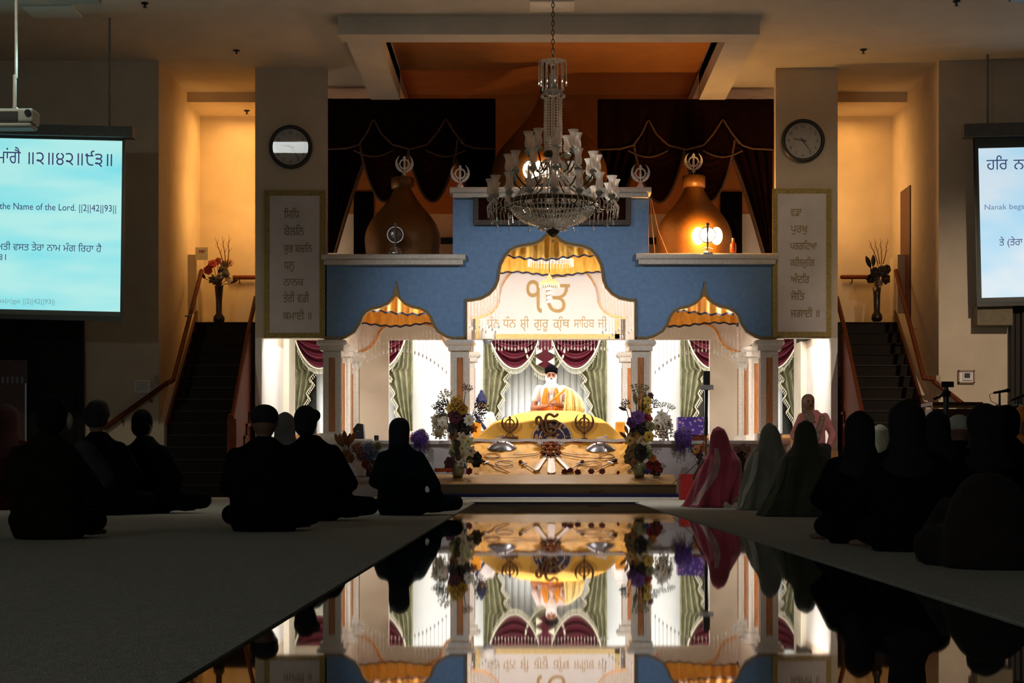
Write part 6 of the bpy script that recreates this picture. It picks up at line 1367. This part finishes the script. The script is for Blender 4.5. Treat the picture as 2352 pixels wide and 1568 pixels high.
o_ = ORG[p1_.name]; q = MB(); q.cap(o_ + Vector((.20, .02, .50)), .072, o_ + Vector((.30, .10, .35)), .068, 14); q.cap(o_ + Vector((.30, .10, .35)), .068, o_ + Vector((.22, .26, .38)), .055, 14); remesh(q.build('lit_sleeve', mat('sleeve_lit', (.05, .05, .052), .95, var=.2, spec=.1), p1_), .014, 5)  # sleeve layer in paler cloth; the light falling on it is painted in
q = MB(); q.ell(o_ + Vector((.105, .06, .68)), .02, .045, .05); q.build('white_collar', mat('collar_white', (.7, .62, .58), .8), p1_, True)
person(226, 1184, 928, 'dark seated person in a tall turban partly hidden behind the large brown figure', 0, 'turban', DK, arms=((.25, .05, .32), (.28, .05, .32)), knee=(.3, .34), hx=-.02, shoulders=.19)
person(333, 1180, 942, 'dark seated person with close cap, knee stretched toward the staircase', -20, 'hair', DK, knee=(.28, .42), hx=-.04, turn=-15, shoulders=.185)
person(14, 1172, 932, 'seated person in dark red at the frame edge beyond the large brown figure', 0, 'scarf', (.05, .008, .008), hc=(.06, .01, .01))
person(606, 1222, 930, 'dark seated man with flat topped head, first of the close pair', 0, 'cap', DK, knee=(.26, .30), hx=.0, shoulders=.22, hw=1.10, arms=((.26, .04, .3), (.27, .04, .3)), belly=1.08)
person(712, 1197, 933, 'dark seated man with a side bun, second of the close pair', -12, 'bun', DK, knee=(.24, .40), hx=-.04, turn=-25, shoulders=.21, arms=((.26, .04, .3), (.30, .08, .28)))
person(654, 1158, 950, 'grey scarfed head just visible between the close pair', 0, 'scarf', (.06, .055, .05), hc=(.07, .065, .06), knee=(.2, .2))
person(921, 1184, 961, 'hooded person in dark blue green sitting alone before the dais', -14, 'hood', (.010, .018, .026), knee=(.25, .44), hx=-.02, turn=-6, shoulders=.19, arms=((.26, .03, .30), (.285, .10, .27)), hands=((-.14, .28, .2), (.26, .3, .14)), hc=(.016, .018, .030))
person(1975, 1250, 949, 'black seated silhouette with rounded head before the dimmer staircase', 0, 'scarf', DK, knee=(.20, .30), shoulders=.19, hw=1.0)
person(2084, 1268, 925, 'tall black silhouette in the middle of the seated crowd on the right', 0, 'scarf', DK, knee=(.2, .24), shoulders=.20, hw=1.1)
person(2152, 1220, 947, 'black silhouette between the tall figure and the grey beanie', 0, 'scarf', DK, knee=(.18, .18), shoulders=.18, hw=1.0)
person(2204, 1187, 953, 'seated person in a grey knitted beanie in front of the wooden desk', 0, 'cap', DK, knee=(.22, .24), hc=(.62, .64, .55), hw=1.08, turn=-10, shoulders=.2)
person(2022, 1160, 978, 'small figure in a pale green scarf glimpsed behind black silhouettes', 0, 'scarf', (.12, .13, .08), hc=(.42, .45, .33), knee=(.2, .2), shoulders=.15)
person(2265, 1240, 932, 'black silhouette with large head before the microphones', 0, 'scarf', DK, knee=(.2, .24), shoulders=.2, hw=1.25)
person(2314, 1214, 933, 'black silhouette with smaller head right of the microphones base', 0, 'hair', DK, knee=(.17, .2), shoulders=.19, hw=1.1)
person(2358, 1165, 940, 'person in a glowing orange turban at the frame edge by the desk', 150, 'turban', (.55, .20, .06), hc=(.80, .28, .06), knee=(.2, .2))
# bending figure, nearest on the right
def bent():
    d = H * F / (1308 - YH); r = empty('person', (X(2290, d), d, .006), 'dark brown hunched figure nearest the viewer in the lower right corner', 'person')
    B = MB(); o = ORG[r.name]
    torso(B, [(.0, .17, .2, .05), (.12, .18, .2, .05), (.24, .15, .16, .12), (.32, .10, .11, .2)]); B.cap((0, .05, .2), .13, (.03, .3, .24), .09); hm = MB(); head(hm, (0, 0, 0), .09)
    for v in hm.v: v.xyz = Matrix.Rotation(-.9, 3, 'X') @ v + Vector((.04, .44, .22))
    B.add(hm.v, hm.f)
    for s in (-1, 1): B.cap((s * .13, .3, .22), .045, (s * .2, .42, .06), .035); hand(B, (s * .2, .42, .05), (0, 1, -.1), .9, -s); B.cap((s * .08, .05, .1), .08, (s * .2, .28, .07), .06); B.cap((s * .2, .28, .06), .05, (s * .1, -.02, .05), .04)
    for v in B.v: v += o
    remesh(B.build('body', M_skin, r), .014, 4)
    G = MB(); torso(G, [(.0, .205, .24, .05), (.08, .215, .245, .05), (.18, .20, .22, .06), (.27, .165, .18, .10), (.345, .11, .13, .14), (.385, .05, .06, .16)]); G.cap((0, .1, .22), .145, (.03, .3, .26), .11)
    for s in (-1, 1): G.cap((s * .13, .28, .23), .06, (s * .2, .40, .09), .05); G.cap((s * .08, .05, .1), .10, (s * .2, .28, .08), .085); G.cap((s * .2, .28, .07), .08, (s * .1, -.02, .07), .065)
    for v in G.v: v += o
    remesh(G.build('clothing', mat('cloth_hunched', (.016, .009, .007), .95, var=.3, bump=.3), r), .014, 6)
    Hh = MB(); Hh.ell(o + Vector((.04, .42, .25)), .09, .11, .09); Hh.build('hair', M_hair, r, True)
bent()
# ---------------------------------------------------------------- shawled women (seen from behind)
def shawled(ybase, rings, label, m1, folds, seed, extra=None, lean=0.0):
    """rings: (py, px_left, px_right) silhouette from top to floor"""
    d = H * F / (ybase - YH); cx = (rings[-1][1] + rings[-1][2]) / 2; r = empty('person', (X(cx, d), d, .006), label, 'person')
    ks_ = d / F; kk = [(Z(py, d), X(a, d), X(b, d)) for py, a, b in rings]
    B = MB(); zt = kk[0][0]; hc_ = (kk[2][1] + kk[2][2]) / 2; c = Vector((hc_, d + .02, zt - .125)); hm = MB(); head(hm, (0, 0, 0), .092)
    for v in hm.v: v.xyz = v + c
    B.add(hm.v, hm.f); B.cap(c + Vector((0, -.01, -.08)), .05, c + Vector((0, -.02, -.2)), .06); mx = (kk[-3][1] + kk[-3][2]) / 2
    B.cap(c + Vector((0, -.0, -.24)), .11, Vector((mx, d + .05, .16)), .15)
    for s in (-1, 1): B.cap(Vector((mx + s * .1, d + .1, .1)), .08, Vector((mx + s * .22, d + .28, .08)), .06); B.cap(c + Vector((s * .14, 0, -.25)), .05, Vector((mx + s * .18, d + .12, .32)), .045); B.cap(Vector((mx + s * .18, d + .12, .32)), .04, Vector((mx + s * .08, d + .3, .24)), .03); hand(B, (mx + s * .08, d + .3, .24), (-s * .5, .6, 0), 1, -s)
    remesh(B.build('body', M_skin, r), .015, 4)
    n = 96; nr = 40; rn = random.Random(seed); vs = []
    phs = [rn.uniform(0, 6.28) for _ in range(4)]
    def at(z):
        for (z0, a0, b0), (z1, a1, b1) in zip(kk, kk[1:]):
            if z1 <= z <= z0: t = (z0 - z) / (z0 - z1 + 1e-9); return a0 + (a1 - a0) * t, b0 + (b1 - b0) * t
        return kk[-1][1:]
    q = MB()
    def fn(u, v):
        z = zt + (.012 - zt) * (v ** .9); a, b = at(z); rx = (b - a) / 2; ccx = (a + b) / 2; ry = min(rx * .95, .05 + rx * .75, .26); f = max(0, (v - .25)) ** .8
        an = 2 * PI * u; w_ = (math.sin(an * folds + phs[0] + 2.2 * v) * .5 + math.sin(an * (folds * 1.7) + phs[1] - 3 * v) * .3 + noise.noise(Vector((math.cos(an) * 2, math.sin(an) * 2, v * 3 + seed))) * .8) * .17 * f
        k_ = 1 + w_ - abs(.05 * f)
        return Vector((ccx + rx * k_ * math.cos(an), d + .02 + .06 * v + ry * (k_ + w_ * 1.5) * math.sin(an), z))
    q.grid(fn, n, nr, True); q.build('shawl', m1, r, True)
    if extra: extra(r, d, fn)
    return r
def scarf_mat(name, col, col2, sc=4):
    m_ = mat(name, col, .8, var=.3, scale=sc, bump=.35, bscale=22, sheen=.2, stretch=(1, 1, .5)); return m_
def band_extra(px0, px1, m_, t0, t1, nm='shawl_border', u0=.70, u1=.76):
    def f(r, d, fn):
        q = MB(); q.grid(lambda u, v: fn(u0 + (u1 - u0) * u + .03 * math.sin(v * 5), t0 + (t1 - t0) * v) + Vector((0, -.012, .004)), 6, 30); q.build(nm, m_, r, True)
    return f
shawled(1166, [(979, 1648, 1652), (985, 1638, 1664), (1000, 1632, 1672), (1020, 1630, 1678), (1040, 1626, 1690), (1060, 1614, 1702), (1085, 1602, 1706), (1110, 1594, 1702), (1135, 1582, 1698), (1155, 1572, 1698), (1165, 1564, 1700)], 'woman seen from behind in a pink and red shawl covering her head', scarf_mat('shawl_pink', (.62, .085, .15), None), 7, 3, band_extra(0, 0, scarf_mat('shawl_border_pink', (.66, .36, .38), None, 20), .24, .98, u0=.64, u1=.70))
shawled(1172, [(971, 1764, 1770), (977, 1756, 1782), (990, 1748, 1790), (1010, 1745, 1796), (1025, 1740, 1800), (1045, 1726, 1808), (1070, 1716, 1812), (1100, 1708, 1812), (1130, 1702, 1808), (1155, 1697, 1806), (1171, 1690, 1806)], 'woman seen from behind in a pale grey cream shawl', scarf_mat('shawl_cream', (.30, .29, .235), None), 6, 8, band_extra(0, 0, scarf_mat('shawl_border_cream', (.50, .49, .43), None, 12), .3, .98, u0=.56, u1=.63))
shawled(1187, [(965, 1848, 1856), (972, 1834, 1868), (990, 1826, 1876), (1015, 1824, 1880), (1030, 1818, 1888), (1050, 1796, 1902), (1080, 1786, 1912), (1110, 1778, 1914), (1140, 1768, 1914), (1165, 1752, 1918), (1186, 1738, 1920)], 'woman seen from behind in a dark olive shawl beside the cream one', scarf_mat('shawl_olive', (.06, .058, .032), None), 6, 14, band_extra(0, 0, scarf_mat('shawl_border_olive', (.10, .10, .055), None, 12), .35, .98, u0=.52, u1=.58))
d = 17.6; q = MB(); q.grid(lambda u, v: P(1664 + 30 * u, 1166 - 10 * math.sin(PI * v) * (1 + .4 * math.sin(u * 8)), d - .05) + Vector((0, .14 * v, 0)), 14, 8); tag(q.build('crumpled_cloth', M_lace, None, True, loc=P(1678, 1172, d)), 'small crumpled white cloth on the carpet beside the pale shawled woman', 'cloth')
# ---------------------------------------------------------------- woman in a pink sweater facing us
def sitting_front(px, d, zs, s, label, parts, vox, name='person'):
    r = empty(name, (X(px, d), d, zs), label, 'person'); o = ORG[r.name]
    for nm, m_, fn, vx, sm in parts:
        q = MB(); fn(q)
        for v in q.v: v.xyz = Vector((-v.x, -v.y, v.z)) * s + o
        ob = q.build(nm, m_, r, True)
        if vx: remesh(ob, vx, sm)
    return r
def pk_body(q):
    hm = MB(); head(hm, (0, 0, 0), .098)
    for v in hm.v: v.xyz = Matrix.Rotation(.25, 3, 'Z') @ v + Vector((.08, .05, .735))
    q.add(hm.v, hm.f); q.cap((.03, .03, .52), .055, (.08, .05, .66), .05); torso(q, [(.0, .15, .12, 0), (.3, .14, .1, 0), (.52, .14, .08, 0)])
    for sg in (-1, 1): q.cap((sg * .17, 0, .52), .04, (sg * .29, -.02, .24), .038); q.cap((sg * .29, -.02, .24), .036, (sg * .2, .2, .08), .028); hand(q, (sg * .2, .2, .08), (-sg * .5, .5, -.2), 1, -sg); q.cap((sg * .1, .05, .02), .08, (sg * .12, .45, .02), .06); q.cap((sg * .12, .45, .02), .055, (sg * .12, .46, -.40), .04); q.cap((sg * .12, .46, -.42), .04, (sg * .12, .62, -.45), .03)
def pk_cl(q):
    torso(q, [(-.02, .19, .15, 0), (.1, .185, .15, 0), (.3, .18, .14, 0), (.45, .185, .125, 0), (.53, .17, .10, 0), (.585, .10, .08, 0), (.62, .07, .065, .01)])
    for sg in (-1, 1): q.cap((sg * .175, 0, .52), .062, (sg * .295, -.02, .24), .058); q.cap((sg * .295, -.02, .24), .058, (sg * .215, .17, .10), .045)
def pk_fe(q):
    c = Vector((.08, .05, .735)); M_ = Matrix.Rotation(.25, 3, 'Z')
    for sg in (-1, 1): q.ell(c + M_ @ Vector((sg * .034, .088, .002)), .015, .008, .006, 10, 6); q.cap(c + M_ @ Vector((sg * .016, .094, .021)), .0045, c + M_ @ Vector((sg * .050, .080, .022)), .0035)
    q.ell(c + M_ @ Vector((0, .092, -.056)), .022, .008, .007, 10, 6)
def pk_leg(q):
    for sg in (-1, 1): q.cap((sg * .1, .02, .03), .10, (sg * .12, .45, .03), .085); q.cap((sg * .12, .45, .02), .08, (sg * .12, .46, -.38), .07)
def pk_sc(q):
    c = Vector((.08, .05, .735)); torso(q, [(c.z - .32, .15, .13, .01, .03), (c.z - .21, .12, .115, .0, .05), (c.z - .115, .098, .075, c.y - .05, c.x), (c.z - .05, .100, .072, c.y - .058, c.x), (c.z + .03, .100, .078, c.y - .054, c.x), (c.z + .07, .093, .086, c.y - .04, c.x), (c.z + .105, .065, .07, c.y - .03, c.x), (c.z + .125, .03, .03, c.y - .02, c.x)])
    q.cap((-.12, .08, .5), .05, (-.02, .14, .18), .06)
sitting_front(1868, 27.2, .672, .965, 'woman in a pink sweater and patterned headscarf sitting on a ledge facing the hall', [('body', M_skin, pk_body, .010, 3), ('sweater', mat('knit_pink', (.50, .20, .22), .9, var=.1, scale=30, bump=.3), pk_cl, .013, 6), ('trousers', mat('trouser_black', (.008, .008, .01), .9), pk_leg, .016, 5), ('headscarf', mat('scarf_print', (.20, .15, .13), .85, var=.5, scale=26), pk_sc, .012, 4), ('eyes_and_lips', mat('dark_features', (.02, .006, .005), .9, spec=.05), pk_fe, 0, 0)], .01)
q = MB(); q.box(X(1826, 27.2), X(1920, 27.2), 27.0, 27.42, .006, .672); tag(q.build('oak_ledge', mat('sill_oak', (.42, .19, .06), .4), loc=(X(1873, 27.2), 27.2, .006)), 'oak bench against the passage wall under the woman in the pink sweater', 'bench')
# ---------------------------------------------------------------- attendant in white behind the lilies
def at_body(q):
    head(q, (0, .03, .735), .098); q.cap((0, .0, .54), .055, (0, .02, .66), .05); torso(q, [(.05, .15, .12, 0), (.4, .14, .1, 0), (.54, .14, .08, 0)])
    for sg in (-1, 1): q.cap((sg * .18, 0, .53), .045, (sg * .26, .06, .28), .04); q.cap((sg * .26, .06, .28), .036, (sg * .1, .28, .2), .028); hand(q, (sg * .1, .28, .2), (-sg * .6, .4, 0), 1, -sg); q.cap((sg * .1, .05, .1), .08, (sg * .3, .25, .1), .06); q.cap((sg * .3, .25, .1), .05, (-sg * .05, .34, .06), .04)
def at_cl(q):
    torso(q, [(.0, .22, .18, .02), (.08, .23, .19, .02), (.3, .19, .14, 0), (.46, .19, .125, 0), (.54, .17, .10, 0), (.60, .10, .08, 0), (.635, .07, .065, .0)])
    for sg in (-1, 1): q.cap((sg * .18, 0, .53), .065, (sg * .26, .06, .28), .055); q.cap((sg * .26, .06, .28), .055, (sg * .12, .25, .21), .045); q.cap((sg * .1, .03, .1), .1, (sg * .3, .25, .1), .08); q.cap((sg * .3, .25, .1), .08, (-sg * .05, .34, .07), .06)
def at_tu(q):
    c = Vector((0, .03, .735)); q.ell(c + Vector((0, -.01, .05)), .11, .115, .08); q.ell(c + Vector((0, -.01, .12)), .08, .085, .09); q.ell(c + Vector((0, -.01, .2)), .04, .04, .07)
def at_sa(q): q.cap((.1, .12, .5), .03, (-.12, .17, .2), .03); q.cap((-.15, .2, .17), .05, (.15, .2, .17), .05)
sitting_front(1106, 29.7, ZD, .84, 'attendant in white with a tall navy turban seated behind the pale lily arrangement', [('body', M_skin, at_body, .011, 3), ('robe', mat('cotton_white', (.82, .81, .82), .8, var=.03), at_cl, .014, 6), ('turban', mat('turban_navy', (.010, .014, .075), .8, bump=.3), at_tu, .012, 4), ('sash', mat('turban_navy', (.010, .014, .075), .8), at_sa, .012, 3)], .01)
# ---------------------------------------------------------------- the reader
RS = 1.0
def rd_body(q):
    c = Vector((0, .06, .735)); r = .096
    hm = MB(); head(hm, (0, 0, 0), r)
    for v in hm.v: v.xyz = Matrix.Rotation(-.18, 3, 'X') @ v + c
    q.add(hm.v, hm.f)
    q.cap((0, .0, .54), .058, (0, .03, .67), .054); torso(q, [(.03, .16, .13, 0), (.2, .15, .12, 0), (.4, .155, .11, 0), (.54, .15, .09, 0)])
    # right arm low (viewer's left), left hand above on the whisk handle
    for sg, el, wr, dr in ((1, (.285, .06, .22), (.09, .27, .245), (-.9, .25, .10)), (-1, (-.285, .06, .24), (-.05, .27, .275), (.85, .2, .12))):
        q.cap((sg * .185, 0, .52), .05, el, .046, 14); q.cap(el, .045, wr, .030, 14); hand(q, wr, dr, 1.0, -sg, .9)
        q.cap((sg * .1, .05, .1), .09, (sg * .3, .25, .1), .06); q.cap((sg * .3, .25, .1), .05, (-sg * .05, .34, .06), .04)
def rd_shirt(q):
    torso(q, [(.12, .185, .15, .0), (.25, .18, .145, 0), (.38, .18, .14, 0), (.48, .19, .125, 0), (.545, .175, .10, 0), (.595, .11, .085, 0), (.63, .072, .066, .01)])
    for sg in (-1, 1): q.cap((sg * .185, 0, .525), .068, (sg * .25, .03, .36), .066)
def rd_lap(q):
    torso(q, [(.0, .22, .18, .02), (.08, .23, .19, .02), (.2, .19, .155, .01), (.235, .18, .15, .01)])
    for sg in (-1, 1): q.cap((sg * .1, .03, .1), .105, (sg * .3, .25, .1), .085); q.cap((sg * .3, .25, .1), .085, (-sg * .05, .34, .07), .065)
def rd_scarf(q):
    for sg, w_ in ((1, .048), (-1, .04)):
        def fn(u, v):
            x_ = sg * (.052 + .05 * math.sin(min(1, v * 1.1) * 1.9)) + (u - .5) * 2 * w_ * (.55 + .8 * v); z = .635 - .435 * v - .02 * (u - .5) * 2 * sg * (1 - v); y = .12 + .04 * min(1, v * 2) + .006 * math.sin(u * 22) - .12 * (1 - v) ** 4
            return Vector((x_, y, z))
        q.grid(fn, 14, 14); q.grid(lambda u, v: fn(u, 0) + Vector((0, -.1 * v, .03 * math.sin(PI * v))), 14, 4)
def rd_beard(q):
    c = Vector((0, .06, .735)); 
    torso(q, [(c.z - .31, .012, .010, .165), (c.z - .26, .042, .028, .16), (c.z - .19, .066, .042, .155), (c.z - .12, .078, .052, .14), (c.z - .07, .083, .058, .11), (c.z - .045, .080, .045, .09)])
    for sg in (-1, 1): q.cap(c + Vector((sg * .072, .035, -.045)), .020, c + Vector((sg * .080, .02, .005)), .010); q.cap(c + Vector((sg * .006, .103, -.037)), .011, c + Vector((sg * .05, .082, -.05)), .009)
def rd_turban(q):
    c = Vector((0, .05, .735)); 
    q.ell(c + Vector((0, -.01, .066)), .095, .108, .080, 24, 16); q.ell(c + Vector((0, -.015, .112)), .078, .088, .060, 20, 14); q.ell(c + Vector((0, -.04, .01)), .092, .08, .07, 20, 12)
    for i in range(4): q.tube([c + Vector((s_ * .092, .07 - .02 * i, .015 + .02 * i)) if False else c + Vector((.092 * math.sin(t), .104 * math.cos(t) - .008, .045 + .020 * i + .035 * math.cos(t) * (1 - i * .2))) for t in [PI * (j / 12 - .5) for j in range(13)] for s_ in (1,)], .014, 6)
def rd_face(q):
    c = Vector((0, .06, .735)); 
    for sg in (-1, 1): q.ell(c + Vector((sg * .034, .086, .000)), .017, .010, .007, 10, 6); q.cap(c + Vector((sg * .016, .092, .018)), .005, c + Vector((sg * .052, .078, .020)), .004)
    q.ell(c + Vector((.0, .098, -.062)), .022, .008, .005, 10, 6)
zs_ = Z(838, 29.25) - .900
rd = sitting_front(1266, 29.25, zs_, RS, 'white bearded reader in black turban, white shirt and orange scarf holding a yellow whisk', [('body', mat('skin_reader', (.36, .155, .085), .5, var=.06), rd_body, .0065, 3), ('shirt', mat('cotton_pink_white', (.80, .70, .68), .8, var=.04, bump=.2), rd_shirt, .011, 6), ('lap_cloth', mat('cloth_orange', (.78, .17, .025), .7, var=.1), rd_lap, .014, 5), ('scarf', mat('scarf_orange', (.82, .32, .02), .6, var=.15, stretch=(8, 8, 1)), rd_scarf, 0, 0), ('beard', mat('beard_white', (.86, .80, .79), .9, var=.06, scale=40, stretch=(6, 6, 1), bump=.4, bscale=60), rd_beard, .008, 3), ('turban', mat('turban_black', (.003, .003, .005), .9, bump=.2, spec=.05), rd_turban, .008, 3), ('eyes_and_lips', mat('dark_features', (.02, .006, .005), .9, spec=.05), rd_face, 0, 0)], .01)
o_ = ORG[rd.name]
def rp(x, y, z): return o_ + Vector((-x, -y, z)) * RS
q = MB(); c = rp(.155, .21, .245); q.tube([c + Vector((.012 * math.sin(t), .036 * math.cos(t), .036 * math.sin(t))) for t in [2 * PI * i / 24 for i in range(24)]], .006, 6, closed=True); q.build('bangle', M_steel, rd, True)
q = MB(); q.lathe([(.016, 0), (.018, .006), (.01, .01)], (0, 0, 0), 12)
for v in q.v: v.xyz = Vector((v.x, -v.z, v.y)) + rp(.045, .30, .262)
q.build('ring', M_gold, rd)
# the whisk: handle up to the right, pale yellow hair falling from its tip
wk = empty('ceremonial_whisk', rp(-.03, .31, .30), 'pale yellow haired whisk with a golden handle held up by the reader', 'whisk')
h0, h1 = P(1262, 925, 28.93), P(1300, 892, 28.93)
q = MB(); q.tube([h0, h0.lerp(h1, .4), h0.lerp(h1, .45), h0.lerp(h1, .9), h1], [.013, .017, .023, .016, .024], 10); q.build('handle', mat('handle_gold', (.75, .40, .06), .35, metal=.5), wk, True)
q = MB(); rr = random.Random(3)
for i in range(120):
    a = rr.uniform(0, 1); b_ = rr.uniform(-1, 1); ex = 1294 + 48 * a ** .8; ey = 952 - 6 * a; mx_, my_ = 1303 + 40 * a, 878 + 26 * a * a
    dy = .07 * b_ * math.sqrt(max(0, 1 - (2 * a - 1) ** 2) + .1); pts = []
    for j in range(8):
        t = j / 7; x_ = (1 - t) ** 2 * 1299 + 2 * t * (1 - t) * mx_ + t * t * ex; y_ = (1 - t) ** 2 * 892 + 2 * t * (1 - t) * my_ + t * t * ey; pts.append(P(x_, y_, 28.93) + Vector((0, dy * math.sin(PI * min(1, t * 1.2) * .6), 0)))
    q.tube(pts, [.010, .014, .016, .016, .016, .015, .013, .006], 5)
q.build('hair_tuft', mat('yak_hair', (.95, .88, .46), .7, var=.12, scale=30), wk, True)
